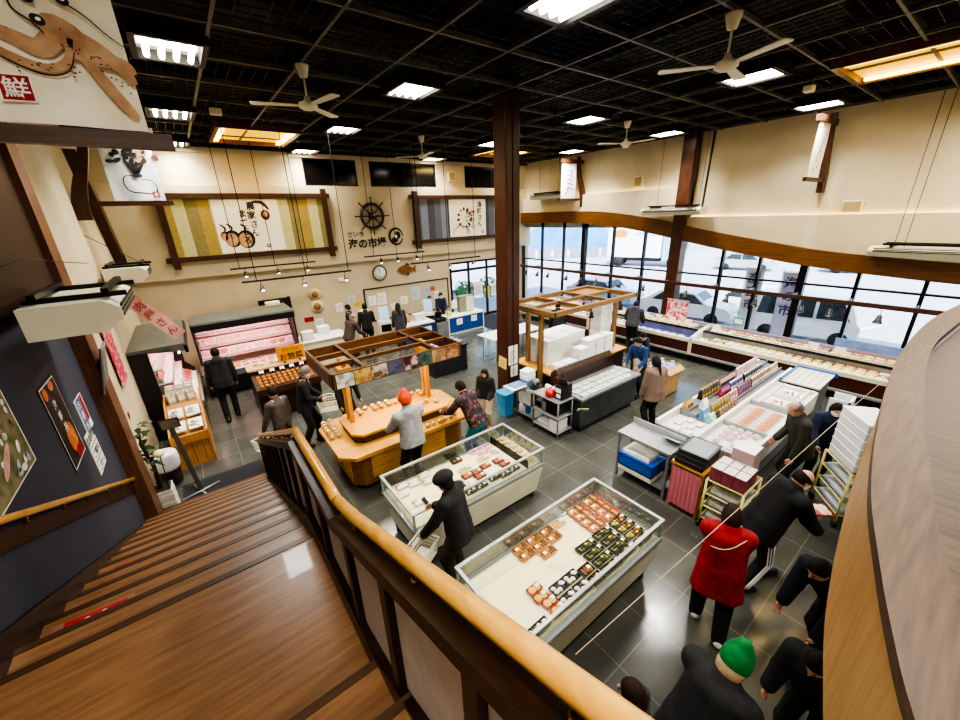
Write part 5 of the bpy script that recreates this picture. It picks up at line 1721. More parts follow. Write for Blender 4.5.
def make_tray(nm, c1, c2, w=.19, d=.21):
    b = MB()
    b.box(-w/2, w/2, -d/2, d/2, 0, .022, 0)
    random.seed(len(nm))
    for i in range(3):
        b.ball((-w*.28+w*.28*i, random.uniform(-.01, .01), .026), (w*.19, d*.43, .016), 1, 7, 4)
    return b.obj(nm, [M_foam, mat('meat_'+nm, c1, .4, col2=c2, scale=30)])
class SK(Kind):
    pass
def meat_kind(nm, c1, c2):
    o = make_tray(nm, c1, c2)
    tag(o, nm, 'meat pack')
    return Kind(o)
MK = [meat_kind('beef_pack', '#b02c2c', '#d8837a'), meat_kind('pork_pack', '#d98d86', '#eec3ba'), meat_kind('chicken_pack', '#e3b79a', '#efd4bd'), meat_kind('sausage_pack', '#c4563f', '#dd8b6c')]
MN = ['dark red beef pack', 'pale pink pork pack', 'pale chicken pack', 'orange red sausage pack']
random.seed(21)
SH = ['lowest deck', 'first shelf up', 'second shelf up', 'top shelf']
for sh, (z, y) in enumerate(((.562, 11.62), (.902, 11.98), (1.202, 12.08), (1.502, 12.18))):
    for i in range(11):
        k = random.choice(((0, 0, 3), (1, 2, 3), (1, 1, 2), (2, 1, 1))[sh])
        for j in range(2 if sh == 0 else 1):
            MK[k].put((-.1+.204*i, y+.04+.2*j, z+(.045 if sh == 0 else .098)), 0, '%s on the %s of the wheel wall case, %s%s' % (MN[k], SH[sh], ORD[i], ' behind' if j else ''), 'meat packs in the wheel wall case', (R(18 if sh == 0 else 52), 0, random.uniform(-.06, .06)))
for sh, (z, x) in enumerate(((.562, -.6), (.902, -.86), (1.202, -.96), (1.502, -1.05))):
    for i in range(12):
        k = random.choice(((0, 3, 1), (0, 3, 3), (1, 3, 0), (1, 1, 2))[sh])
        MK[k].put((x, 9.8+.215*i, z+(.06 if sh == 0 else .095)), 0, '%s on the %s of the stair wall case, %s along' % (MN[k], SH[sh], ORD[i]), 'meat packs in the stair wall case', (R(26 if sh == 0 else 50), 0, R(90)+random.uniform(-.06, .06)))
# pink paper sign standing on the stair wall case and small things on top
t = thing('paper_banner', 'long pink lettered paper banner standing on the stair wall meat case canopy', 'banner', (-.44, 10.0, 1.985), 0)
b = MB()
M = frameM((0, 0, .1), (.57, 0, -.82), (.82, 0, .57))
n = 10
vs = [(-1.15+1.2*i/n, -.13+.27*j, .02*math.sin(i*.9)) for j in (0, 1) for i in range(n+1)]
b.M = M
b.add(vs, [(i, i+1, n+2+i, n+1+i) for i in range(n)], 0, True)
b.obj('sheet', mat('pink_paper', '#dcaaa0', .8, col2='#cf978e', scale=8), t)
a_ = MB()
for i, ch in enumerate('お肉屋さん'):
    put_text(a_, ch, M @ Matrix.Translation((-1.02+.22*i, 0, .03)) @ Matrix.Rotation(R(90), 4, 'Z'), .19, 0, .02)
a_.obj('lettering', mat('faded_red_ink', '#a55b55', .8, col2='#98504b', scale=8), t)
t = thing('bottle', 'dark slim bottle standing on the stair wall meat case canopy', 'bottle', (-.5, 10.3, 1.96))
MB().lathe([(.04, 0), (.045, .02), (.045, .18), (.02, .24), (.02, .3)], n=12).obj('bottle_body', M_dkwood, t)
MB().lathe([(.022, .28), (.022, .31)], n=10).obj('cap', M_red, t)
# black tall frame and box behind the wheel wall case
t = thing('black_partition', 'black partition panel standing behind the wheel wall meat case', 'partition', (2.0, 13.2, 0))
MB().box(-.5, .38, -.02, .02, .12, 2.0).obj('board', M_blk, t)
MB().box(.32, .4, -.04, .04, 0, 2.02).obj('post', M_blkmetal, t)
MB().box(-.5, .4, -.15, .15, 0, .05).obj('foot', M_blkmetal, t)
t = thing('paper_bag_pack', 'cream paper pack lying on top of the wheel wall meat case', 'paper pack', (1.75, 12.3, 1.965))
MB().box(-.18, .18, -.12, .12, 0, .12, bev=.03).obj('pack', mat('cream_paper', '#d8cfa8', .8, col2='#c9bf95', scale=9), t)
MB().box(-.185, .185, -.02, .02, .0, .125).obj('band', M_paper, t)
t = thing('paper_bag_pack', 'yellow price board lying inside the top of the wheel wall meat case', 'board', (.15, 12.42, 1.62))
MB().box(-.32, .32, -.02, .0, 0, .2).obj('board', mat('ochre_board', '#d6a544', .6, col2='#c89433', scale=9), t)
MB().box(-.1, .25, -.025, -.02, .05, .1).obj('print', M_red, t)

# ------------------------------------------------------------------ side dish table with orange sign
t = thing('side_dish_table', 'dark wooden side dish table with slanted deck of fried food', 'display table', (1.28, 9.75, 0))
MB().box(-.66, .66, -.6, .68, .0, .62).obj('cabinet', M_dkwood, t)
MB().box(-.68, .68, .2, .72, .62, .93).obj('back_riser', M_dkwood, t)
MB().box(-.7, .7, .18, .74, .93, .97).obj('top_board', wood('pale_board', '#c9a97c', '#b09066', 0, .45), t)
MB().prism([(-.64, .62), (.2, .62), (.2, .84), (-.64, .7)], -.66, .66, 'x').obj('slanted_deck', M_beamx, t)
MB().box(-.68, .68, -.68, -.64, .6, .76).obj('front_lip', M_beamx, t)
t = thing('shop_sign', 'orange sign board lettered in black standing on the side dish table', 'sign', (1.58, 10.0, .971))
MB().box(-.31, .31, -.015, .015, .03, .4, bev=.01).obj('board', mat('orange_sign', '#e39a1e', .5, col2='#d98f16', scale=6), t)
MB().box(-.2, -.15, -.06, .06, 0, .03).obj('foot', M_blk, t)
MB().box(.15, .2, -.06, .06, 0, .03).obj('foot', M_blk, t)
a_ = MB()
M = frameM((0, -.018, .2), (1, 0, 0), (0, 0, 1))
put_text(a_, 'お惣菜', M @ Matrix.Translation((0, -.06, 0)), .18, 0, .02)
put_text(a_, '手づくりの', M @ Matrix.Translation((0, .11, 0)), .075, 1, .01)
a_.obj('lettering', [M_ink, M_red], t)
def make_croq():
    o = MB().ball((0, 0, .03), (.055, .04, .03), 0, 10, 6).obj('fried_croquette', mat('croquette_crust', '#c9822e', .7, col2='#8e4f18', scale=26, bump=.4))
    return tag(o, 'fried croquette', 'fried food')
K = Kind(make_croq())
random.seed(4)
for r_ in range(4):
    for i in range(11):
        x, y = .74+.108*i, 9.27+.14*r_
        K.put((x+random.uniform(-.003, .003), y, .715+.167*(y-9.11)-.0), random.uniform(1.2, 1.9), 'golden croquette on the slanted side dish deck, %s in the %s row up' % (ORD[i], ORD[r_]), 'croquettes on the side dish table')
def make_tag():
    t = thing('price_tag', None, 'price tag')
    b = MB(); b.M = Matrix.Rotation(R(-25), 4, 'X')
    b.box(-.05, .05, -.003, .003, .03, .1)
    b.obj('card', M_paper, t)
    MB().box(-.02, .02, -.02, .02, 0, .04).obj('clip', M_blk, t)
    return t
K = Kind(make_tag())
for i, x in enumerate((.85, 1.08, 1.3, 1.52, 1.75)):
    K.put((x, 9.86, .84), 0, 'white price tag behind the croquettes, %s from the meat corner' % ORD[i], 'price tags at the croquettes')
K2 = Kind(make_pack('bento_pack', .24, .17, .04, T_wht, [F_wht, F_brn, F_grn], (2, 2), .8, None))
for i, x in enumerate((.85, 1.2, 1.75)):
    K2.put((x, 10.2, .972), 0, 'white food tray on the flat back board of the side dish table, %s one' % ORD[i], 'trays on the side dish table back')

# ------------------------------------------------------------------ snack stand, mat, sign stand, plants at the stair foot
M_pine = wood('orange_pine', '#bb8540', '#9c6a2c', 2, .4)
t = thing('snack_stand', 'orange pine snack stand stepping up beside the stair foot', 'display stand', (-.66, 8.75, 0))
MB().prism([(-.65, 0), (.65, 0), (.65, .95), (.2, .95), (-.65, .58)], -.26, .26, 'x').obj('stand_body', M_pine, t)
for s_ in (-1, 1):
    MB().prism([(-.68, .0), (.66, .0), (.66, 1.05), (.2, 1.05), (-.68, .68)], s_*.275-.015, s_*.275+.015, 'x').obj('side_board', M_pine, t)
MB().box(-.29, .29, -.7, -.66, .5, .66).obj('front_lip', M_pine, t)
for x in (-.15, 0, .15):
    MB().box(x-.004, x+.004, -.655, -.651, .06, .5).obj('groove_board', M_beamz, t)
MB().tube([(-.2, .5, .95), (.0, .55, 1.5), (.2, .5, .95)], .008, 6).obj('wire_hoop', M_blkmetal, t)
def make_tub():
    t = thing('snack_tray', None, 'snack tray')
    MB().box(-.11, .11, -.13, .13, 0, .05, bev=.012).obj('tray', T_wht, t)
    f = MB()
    random.seed(13)
    for i in range(9):
        f.ball((random.uniform(-.07, .07), random.uniform(-.09, .09), .055), (.035, .03, .022), i % 3, 8, 4)
    f.obj('wrapped_snack', [mat('violet_wrap', '#7a7096', .4, col2='#a8a2bd', scale=20), M_foam, mat('ochre_wrap', '#b39a5c', .4, col2='#cdb87f', scale=20)], t)
    return t
K = Kind(make_tub())
for i, (x, y) in enumerate([(-.79, 8.3), (-.53, 8.3), (-.79, 8.62), (-.53, 8.62)]):
    K.put((x, y, .62+.435*(y-8.1)+.02), 0, 'white tray of violet and white snacks on the pine stand, %s from the mat' % ORD[i], 'snack trays on the pine stand', (R(23), 0, 0))
K = Kind(make_packet(.14, .1, .2, mat('clear_snack_bag', '#cfc8b4', .3, col2='#8d7c63', scale=22), M_paper, 'snack_bag'))
for i, (x, y) in enumerate([(-.81, 9.1), (-.66, 9.1), (-.51, 9.1), (-.81, 9.26), (-.66, 9.26), (-.51, 9.26)]):
    K.put((x, y, .953), .02*i, 'standing clear snack bag at the top of the pine stand, %s from the stair wall' % ORD[i], 'snack bags on the pine stand')
tag(MB().box(-.92, .3, 6.72, 7.5, 0, .012).obj('door_mat', mat('charcoal_mat', '#24262b', .95, col2='#1d1f24', scale=80, bump=.2)), 'charcoal floor mat at the foot of the stairs', 'mat')
t = thing('sign_stand', 'slim metal sign stand with a cross foot on the charcoal mat', 'sign stand', (-.66, 7.1, .012))
b = MB()
for a in (R(20), R(110)):
    c_, s_ = math.cos(a), math.sin(a)
    b.tube([(-.28*c_, -.28*s_, .02), (.28*c_, .28*s_, .02)], .016, 8)
b.obj('cross_foot', M_steel, t)
b = MB()
b.add([(-.035, 0, .02), (.035, 0, .02), (-.105, .38, 1.1), (-.175, .38, 1.1), (-.035, .025, .02), (.035, .025, .02), (-.105, .405, 1.1), (-.175, .405, 1.1)], [(0, 1, 2, 3), (7, 6, 5, 4), (0, 4, 5, 1), (1, 5, 6, 2), (2, 6, 7, 3), (3, 7, 4, 0)])
b.obj('pole', mat('dark_steel_pole', '#57544f', .35, .5, col2='#4a4743', scale=5), t)
b = MB(); b.M = Matrix.Translation((-.14, .4, 1.1)) @ Matrix.Rotation(R(30), 4, 'X')
b.box(-.13, .13, -.01, .01, -.02, .24, bev=.008)
b.obj('sign_plate', M_dkwood, t)
b = MB(); b.M = Matrix.Translation((-.14, .4, 1.1)) @ Matrix.Rotation(R(30), 4, 'X')
b.box(-.11, .11, -.013, -.01, 0, .22)
b.obj('sign_sheet', mat('grey_sheet', '#8b867a', .6, col2='#7d786c', scale=9), t)
t = thing('potted_plant', 'leafy plant in a ribbed white planter against the stair wall post', 'plant', (-1.11, 6.93, 0))
b = MB()
for k in range(6):
    b.box(-.15+.004*(k % 2), .15-.004*(k % 2), -.15+.004*(k % 2), .15-.004*(k % 2), .07*k, .07*k+.068)
b.obj('planter', mat('ribbed_white_planter', '#d9d8d0', .5, col2='#cccbc2', scale=8), t)
MB().box(-.13, .13, -.13, .13, .40, .425).obj('soil', mat('dark_soil', '#2a1d14', .95, col2='#1c130d', scale=30), t)
MB().tube([(0, 0, .42), (.02, .01, .8), (-.03, .03, 1.2), (.0, .05, 1.35)], [.03, .026, .02, .012], 8).obj('stem', M_beamz, t)
lf = MB()
random.seed(8)
for i in range(46):
    a = random.uniform(0, 2*PI); L_ = random.uniform(.12, .24); z = random.uniform(.75, 1.5)
    c_, s_ = math.cos(a), math.sin(a)
    p0 = Vector((.0, .04, z)); d = Vector((c_*.8+.12, s_*.8+.1, random.uniform(-.3, .5))).normalized(); w = d.cross(Vector((0, 0, 1))).normalized()*.04
    p1 = p0+d*L_*.5+Vector((0, 0, .03)); p2 = p0+d*L_
    if min(p1.x, p2.x) < -.12: continue
    lf.add([p0, p1+w, p2-Vector((0, 0, .03)), p1-w, p1+Vector((0, 0, .008))], [(0, 1, 4), (1, 2, 4), (2, 3, 4), (3, 0, 4)])
lf.obj('foliage', mat('dark_leaf', '#24351c', .4, col2='#3a5428', scale=14), t)
t = thing('artificial_flower', 'cream flower head in the planter by the stair wall post', 'flower', (-1.0, 6.84, .432))
MB().tube([(0, 0, 0), (.02, .0, .3), (.03, 0, .55)], .008, 6).obj('stem', MATS['dark_leaf'], t)
MB().ball((.03, 0, .6), (.07, .07, .06), 0, 10, 6).obj('flower_head', mat('cream_petal', '#e6dfae', .7, col2='#d6cd94', scale=14), t)
t = thing('umbrella_bag_stand', 'dark bin with a white plastic bag beside the planter', 'bin', (-1.05, 7.75, 0))
MB().lathe([(.14, 0), (.15, .02), (.17, .55), (.18, .57), (.16, .57)], n=16).obj('bin_body', M_dkwood, t)
MB().lathe([(.17, .3), (.19, .34), (.195, .5), (.185, .58), (.17, .6)], n=14).obj('plastic_bag', mat('white_bag_film', '#e3e1e6', .3, col2='#d4d2d8', scale=10), t)
# red banner and papers on the stair wall beyond the post
t = thing('hanging_banner', 'red banner with white flower print hanging on the stair wall', 'banner', (XL+.03, 8.45, 1.75))
MB().box(0, .012, -.32, .32, 0, 1.15).obj('cloth', mat('red_flower_cloth', '#b8283a', .8, col2='#dd9aa0', scale=11, lo=.5, hi=.62), t)
MB().tube([(0.006, -.36, 1.15), (.006, .36, 1.15)], .015, 8).obj('rod', M_beamy, t)
for i, (y, z, w, h_, lb, c_) in enumerate([(7.25, 1.25, .2, .3, 'white notice on the stair wall between post and red banner', None), (7.6, 1.0, .16, .12, 'small red card on the stair wall near the planter', M_red), (7.9, 1.35, .14, .1, 'small red tag under the red banner', M_red)]):
    notice(lb, (XL+.004, y, z), w, h_, 'x+', c_, None, 0, 3)
t = thing('framed_photo', 'tilted silver framed photo on the brown post of the stair wall', 'picture', (XL+.175, 6.5, 2.55))
b = MB(); b.M = Matrix.Rotation(R(12), 4, 'Y')
b.box(0, .02, -.2, .2, -.3, .3, bev=.006); b.obj('frame', M_steel2, t)
b = MB(); b.M = Matrix.Rotation(R(12), 4, 'Y')
b.box(.02, .024, -.16, .16, -.26, .26); b.obj('photo', mat('grey_photo', '#57544d', .5, col2='#8d8a82', scale=5), t)
# posters on the slate wall
def poster(label, y, z, w, h, mats, fn):
    t = thing('poster', label, 'poster', (XL+.014, y, z))
    MB().box(0, .006, -w/2, w/2, -h/2, h/2).obj('sheet', mats[0], t)
    a_ = MB(); M = frameM((.008, 0, 0), (0, 1, 0), (0, 0, 1)); fn(a_, M, w, h)
    a_.M = M
    for k_ in (-1, 1): a_.box(*sorted((k_*w*.49, k_*w*.475)), -h*.49, h*.49, 0, .0006, 2); a_.box(-w*.49, w*.49, *sorted((k_*h*.49, k_*h*.477)), 0, .0006, 2)
    a_.M = None
    a_.obj('print', mats, t)
P_mats = [mat('poster_black', '#171415', .5, col2='#221c1c', scale=8), mat('poster_orange', '#c9612a', .5, col2='#e0955a', scale=16), M_paper, mat('poster_red', '#b5222c', .5, col2='#9b1a24', scale=8), mat('poster_blue', '#3d4f8a', .5, col2='#6b7bb0', scale=8), M_ink]
def pf1(a, M, w, h):
    disc(a, (.05, -.18), .13, .16, M, 1, .001)
    disc(a, (.09, -.34), .11, .06, M, 3, .0012)
    for i, ch in enumerate('海鮮丼'):
        put_text(a, ch, M @ Matrix.Translation((-.02+.01*i, .2-.12*i, .002)), .1, 2)
    disc(a, (-.14, .34), .06, .06, M, 1, .001); disc(a, (.08, .36), .07, .05, M, 1, .001)
poster('tall black poster with an orange dish photo on the slate stair wall', 5.03, 2.47, .5, .85, P_mats, pf1)
def pf2(a, M, w, h):
    a.M = M
    a.box(-w*.42, w*.1, -.2, .2, .0005, .001, 4); a.box(w*.12, w*.42, -.1, .2, .0005, .001, 3)
    a.M = None
    for i, ch in enumerate('お得市'):
        put_text(a, ch, M @ Matrix.Translation((-.06, .13-.13*i, .002)), .11, 2)
poster('small blue and red poster above the white notice on the slate wall', 5.72, 2.28, .32, .4, [M_paper, P_mats[1], M_paper, P_mats[3], P_mats[4], M_ink], pf2)
def pf3(a, M, w, h):
    for j, s_ in enumerate(('営業時間', 'ご案内', '二階へ')):
        put_text(a, s_, M @ Matrix.Translation((0, .17-.17*j, .002)), .1, 5)
    a.M = M
    for j in (.085, -.085): a.box(-w*.44, w*.44, j-.006, j+.006, .0005, .001, 5)
    a.M = None
poster('white notice with black characters on the slate stair wall', 5.58, 1.88, .36, .48, [M_paper, P_mats[1], M_paper, P_mats[3], P_mats[4], M_ink], pf3)
def pf4(a, M, w, h):
    random.seed(2)
    for i in range(40):
        disc(a, (random.uniform(-.38, .38), random.uniform(-.05, .3)), .03, .024, M, (1, 0, 2)[i % 3], .001, 7, i)
    for i in range(14):
        disc(a, (random.uniform(-.35, .38), random.uniform(-.28, -.06)), .05, .028, M, (3, 2)[i % 2], .0012, 9, i)
    disc(a, (.0, -.12), .16, .04, M, 4, .0016, 10, .6)
poster('large food photo poster of greens and white fish on the slate wall', 3.72, 2.86, .86, .66, [mat('poster_green', '#8c8663', .5, col2='#4f5a2c', scale=9), mat('poster_brown', '#7c5a33', .5, col2='#b69a74', scale=14), M_paper, mat('poster_grey', '#8f97a5', .5, col2='#c3c8d0', scale=14), mat('poster_pink', '#d8b2aa', .5, col2='#c99c94', scale=14)], pf4)

# ------------------------------------------------------------------ registers, counters and notices at the far wall
M_navy = mat('navy_panel', '#1e4a86', .4, col2='#194077', scale=6)
t = thing('checkout_counter', 'navy fronted checkout counter with white top before the glass entrance', 'counter', (8.08, 12.0, 0))
MB().box(-.78, .78, -.25, -.2, .1, .66).obj('navy_front', M_navy, t)
MB().box(-.82, .82, -.28, .3, .66, .72, bev=.01).obj('white_top', M_white, t)
MB().box(-.82, -.78, -.26, .28, 0, .66).obj('side_panel', M_white, t)
MB().box(.78, .82, -.26, .28, 0, .66).obj('side_panel', M_white, t)
MB().box(-.78, .78, -.22, -.18, .02, .1).obj('kick_board', M_white, t)
notice('white sheet on the navy counter front near the register', (7.75, 11.74, .48), .26, .22, 'y-', None, None, .05, 3)
notice('white sheet on the navy counter front near the entrance', (8.42, 11.74, .5), .26, .22, 'y-', None, None, -.03, 3)
t = thing('checkout_counter', 'white topped register counter with navy side behind the bread island', 'counter', (6.05, 12.05, 0))
MB().box(-.6, .6, -.28, .3, .0, .66).obj('navy_body', M_navy, t)
MB().box(-.64, .64, -.32, .34, .66, .72, bev=.01).obj('white_top', M_white, t)
MB().box(.15, .5, -.285, -.28, .1, .55).obj('white_panel', M_white, t)
t = thing('serving_counter', 'long white serving counter beside the wheel wall meat case', 'counter', (2.95, 12.15, 0))
MB().box(-.78, .6, -.34, .4, .0, .8).obj('counter_body', M_ivory, t)
MB().box(-.82, .64, -.38, .44, .8, .85, bev=.01).obj('white_top', M_white, t)
def make_kiosk():
    t = thing('payment_kiosk', None, 'payment kiosk')
    MB().box(-.2, .2, -.2, .2, 0, .82, bev=.02).obj('cabinet', M_white, t)
    MB().box(-.18, .18, -.22, -.2, .45, .7).obj('coin_panel', M_blk, t)
    b = MB(); b.M = Matrix.Translation((0, -.05, 1.08)) @ Matrix.Rotation(R(-14), 4, 'X')
    b.box(-.17, .17, -.03, .02, -.22, .22, bev=.015); b.obj('screen_frame', M_white, t)
    b = MB(); b.M = Matrix.Translation((0, -.05, 1.08)) @ Matrix.Rotation(R(-14), 4, 'X')
    b.box(-.14, .14, -.034, -.03, -.19, .19); b.obj('screen', emis('blue_screen', '#7fb4d8', .7), t)
    return t
K = Kind(make_kiosk())
K.put((4.55, 12.85, 0), .1, 'white payment kiosk behind the customer in black')
K.put((5.2, 12.75, 0), -.1, 'white payment kiosk next to the long haired customer')
K.put((6.98, 12.75, 0), -.2, 'white payment kiosk next to the register clerk')
t = thing('cash_register', 'grey cash register on a stand between the two navy counters', 'cash register', (6.95, 11.85, 0))
MB().box(-.22, .22, -.2, .2, 0, .62, bev=.02).obj('stand', M_steel2, t)
MB().box(-.18, .18, -.18, .18, .62, .76, bev=.02).obj('register_body', M_blk, t)
b = MB(); b.M = Matrix.Translation((0, .08, .86)) @ Matrix.Rotation(R(20), 4, 'X')
b.box(-.14, .14, -.02, .02, -.1, .12, bev=.01); b.obj('display', M_blk, t)
t = thing('tissue_box', 'bright green box on the navy counter corner', 'box', (7.42, 11.92, .721))
MB().box(-.08, .08, -.06, .06, 0, .14, bev=.01).obj('carton', mat('lime_box', '#c6dc4a', .5, col2='#b4cb3b', scale=9), t)
MB().box(-.03, .03, -.02, .02, .14, .17).obj('tissue', M_paper, t)
t = thing('card_display', 'tall pale display rack standing on the navy counter by the glass', 'display rack', (8.3, 12.12, .721))
MB().box(-.32, .32, -.1, .1, 0, .62, bev=.02).obj('rack_body', mat('olive_grey', '#8d8b74', .6, col2='#7f7d68', scale=9), t)
MB().box(-.02, .32, -.11, -.1, .04, .58).obj('rack_front', M_ivory, t)
t = thing('plastic_partition', 'clear plastic partition with white papers on the navy counter', 'partition', (7.78, 12.1, .721))
MB().box(-.14, .14, -.006, .006, .02, .62).obj('clear_sheet', M_glass, t)
MB().box(-.12, .12, -.014, -.006, .2, .5).obj('paper', M_paper, t)
MB().box(-.14, .14, -.06, .06, 0, .02).obj('base', M_white, t)
for i, (x, y, c, lb) in enumerate([(2.45, 12.05, M_white, 'white paper towel box on the serving counter next to the meat case'), (3.0, 12.35, M_foam, 'white boxed papers on the serving counter by the brown jacketed customer')]):
    t = thing('paper_box', lb, 'box', (x, y, .851))
    MB().box(-.17, .17, -.13, .13, 0, .26, bev=.01).obj('carton', c, t)
    MB().box(-.1, .1, -.135, -.13, .06, .18).obj('label_sheet', M_paper, t)
t = thing('cardboard_box', 'tan cardboard box on the white register counter', 'cardboard box', (5.75, 12.2, .721))
MB().box(-.17, .17, -.12, .12, 0, .26, bev=.006).obj('box_body', M_card, t)
MB().box(-.03, .03, -.122, .122, .262, .264).obj('tape', M_paper, t)
t = thing('plastic_box', 'clear plastic box on the white register counter', 'plastic box', (6.3, 12.2, .721))
MB().box(-.2, .2, -.12, .12, 0, .22, bev=.01).obj('box_body', mat('milky_box', '#d6d8d2', .25, col2='#c8cac3', scale=9), t)
MB().box(-.21, .21, -.13, .13, .22, .24).obj('lid', M_white, t)
# notice board
t = thing('notice_board', 'large cream notice board with a dark frame under the clock and fish', 'notice board', (6.64, YB, 1.22))
MB().box(-1.74, 1.74, -.03, 0, -.55, .62).obj('board', M_cream2, t)
b = MB()
for a in ((-1.78, 1.78, .6, .64), (-1.78, 1.78, -.57, -.53), (-1.78, -1.74, -.57, .64), (1.74, 1.78, -.57, .64)):
    b.box(a[0], a[1], -.05, 0, a[2], a[3])
b.obj('frame', M_dkwood, t)
NB = [(5.15, 1.42, .28, .34, None, 'white notice at the upper corner of the notice board near the kiosk'), (5.52, 1.44, .34, .44, None, 'large white notice sheet on the notice board beside the kiosk screen'), (6.4, 1.25, .3, .3, None, 'white notice in the middle of the notice board'),
      (6.92, 1.45, .34, .46, mat('pale_blue_sheet', '#c9d6e0', .8, col2='#bccad6', scale=9), 'pale blue notice sheet on the notice board'), (7.42, 1.5, .24, .26, mat('sky_sheet', '#a9c3dc', .8, col2='#9ab6d0', scale=9), 'sky blue notice near the end of the notice board'),
      (7.68, 1.52, .22, .18, mat('coral_sheet', '#cf6a5a', .8, col2='#c05c4d', scale=9), 'coral red notice near the end of the notice board'), (7.5, 1.16, .18, .18, mat('deep_blue_sheet', '#2f5a8c', .8, col2='#284f7d', scale=9), 'deep blue square notice near the register clerk'),
      (7.85, 1.25, .22, .3, None, 'white notice at the entrance end of the notice board'), (6.0, 1.1, .3, .2, None, 'small white notice low on the notice board')]
for x, z, w, h_, c_, lb in NB:
    notice(lb, (x, YB-.033, z), w, h_, 'y-', c_, None, 0, 4)
for x, z, w, h_, c_, lb in [(4.42, 1.58, .26, .26, mat('pale_blue_sheet', '#c9d6e0'), 'pale blue notice on the cream wall over the customer in black'), (3.95, 1.36, .24, .3, None, 'white notice on the cream wall over the brown jacketed customer'), (4.22, 1.22, .22, .3, mat('grey_print_sheet', '#8c8886', .8, col2='#a39f9c', scale=12), 'grey printed notice on the cream wall near the kiosk'),
                            (4.62, 1.38, .3, .16, mat('yellow_sheet', '#e2c43a', .8, col2='#d5b62e', scale=9), 'yellow notice on the cream wall behind the kiosk'), (2.9, 1.12, .3, .16, M_red, 'red strip sign above the serving counter'), (3.2, .98, .3, .24, None, 'white notice above the serving counter')]:
    notice(lb, (x, YB-.004, z), w, h_, 'y-', c_, None, 0, 3)
t = thing('wall_ornament', 'cream and gold wall ornament of two discs beside the meat case', 'wall ornament', (3.22, YB-.01, 1.72))
for z, r_ in ((.2, .2), (-.2, .22)):
    MB().tube([(0, -.04, z), (0, 0, z)], r_, 18).obj('disc', mat('cream_disc', '#ddd0a2', .6, col2='#c9b987', scale=12), t)
    MB().tube([(0, -.05, z), (0, -.035, z)], r_*.55, 14).obj('emblem', mat('rust_emblem', '#a9764c', .6, col2='#8f5f39', scale=18), t)
tag(MB().box(9.0, 10.6, 10.9, 13.2, 0, .012).obj('door_mat', MATS['charcoal_mat']), 'charcoal mat inside the glass entrance', 'mat')
notice('green notice on the glass entrance panel', (9.05, YB-.03, 1.25), .3, .42, 'y-', mat('green_sheet', '#3f8a62', .7, col2='#357a55', scale=8), None, 0, 4)
notice('white notice on the middle entrance pane', (9.95, YB-.03, 1.2), .46, .6, 'y-', None, None, 0, 5)
notice('white notice low on the entrance pane by the counter', (8.98, YB-.03, .85), .5, .4, 'y-', mat('pale_blue_sheet', '#c9d6e0'), None, 0, 3)
notice('tall yellow strip on the entrance door edge', (10.5, YB-.045, 1.0), .1, .55, 'y-', mat('yellow_sheet', '#e2c43a'), None, 0, 0)
notice('white notice on the far entrance pane', (10.85, YB-.03, 1.1), .36, .5, 'y-', None, None, 0, 4)

# dark souvenir table beyond the bread island
t = thing('souvenir_table', 'dark clothed souvenir table between the bread island and the registers', 'display table', (5.35, 9.0, 0))
MB().box(-.55, .55, -.35, .35, 0, .74).obj('table_cloth', mat('black_cloth', '#1b1820', .9, col2='#242029', scale=20), t)
MB().box(-.58, .58, -.38, .38, .74, .78).obj('table_top', M_dkwood, t)
K = Kind(make_box(.16, .12, .09, mat('plum_dot_box', '#3f3458', .5, col2='#d8d2e2', scale=60, lo=.55, hi=.6), mat('plum_lid', '#4a3c66', .5, col2='#c9c2d6', scale=30)))
for r_ in range(3):
    for i in range(5):
        K.put((4.97+.19*i, 8.78+.2*r_, .782), 0, 'plum dotted souvenir box on the dark table, %s in the %s row' % (ORD[i], ORD[r_]), 'plum souvenir boxes')

# ------------------------------------------------------------------ long window wall display cases
M_maroon = mat('maroon_front_panel', '#4a1c17', .45, col2='#3c1512', scale=5)
def wcase(label, ya, yb, deck):
    L_ = yb-ya
    t = thing('island_display_case', label, 'display case', (11.05, ya, 0))
    MB().box(.12, 1.2, 0, L_, 0, .2).obj('plinth', M_blk, t)
    MB().box(-.03, .05, 0, L_, .2, .27, bev=.015).obj('bumper_rail', M_steel, t)
    MB().box(.02, .1, 0, L_, .27, .57).obj('maroon_front', M_maroon, t)
    MB().box(0, .09, 0, L_, .57, .68, bev=.012).obj('price_rail', M_ivory, t)
    MB().box(.05, 1.2, 0.01, L_-.01, .27, .6).obj('deck', deck, t)
    MB().box(.62, .68, 0.01, L_-.01, .6, .78).obj('step_riser', M_steel2, t)
    MB().box(.64, 1.22, 0.01, L_-.01, .76, .79).obj('upper_deck', mat('dark_deck', '#4a4a42', .5, col2='#3c3c36', scale=5), t)
    MB().box(.6, .66, 0.01, L_-.01, .77, .82).obj('step_lip', M_blkmetal, t)
    MB().box(1.16, 1.24, 0, L_, .2, .9).obj('back_panel', mat('lilac_sign_strip', '#a9a3b8', .5, col2='#c79aa6', scale=1.6), t)
    for y in (0, L_):
        MB().prism([(0, .2), (1.24, .2), (1.24, .9), (.6, .84), (0, .7)], y-.02, y+.02, 'y').obj('end_panel', M_ivory, t)
    return t
M_bluedeck = mat('deep_blue_liner', '#2a3aa0', .4, col2='#2333a0', scale=4)
wcase('long window side case with a deep blue deck around the timber pillar foot', 4.86, 8.4, M_bluedeck)
wcase('long window side case of yellow and white packs at the balcony end', -.6, 4.8, M_white)
wcase('window side case behind the packing counter near the glass entrance', 8.46, 12.0, M_white)
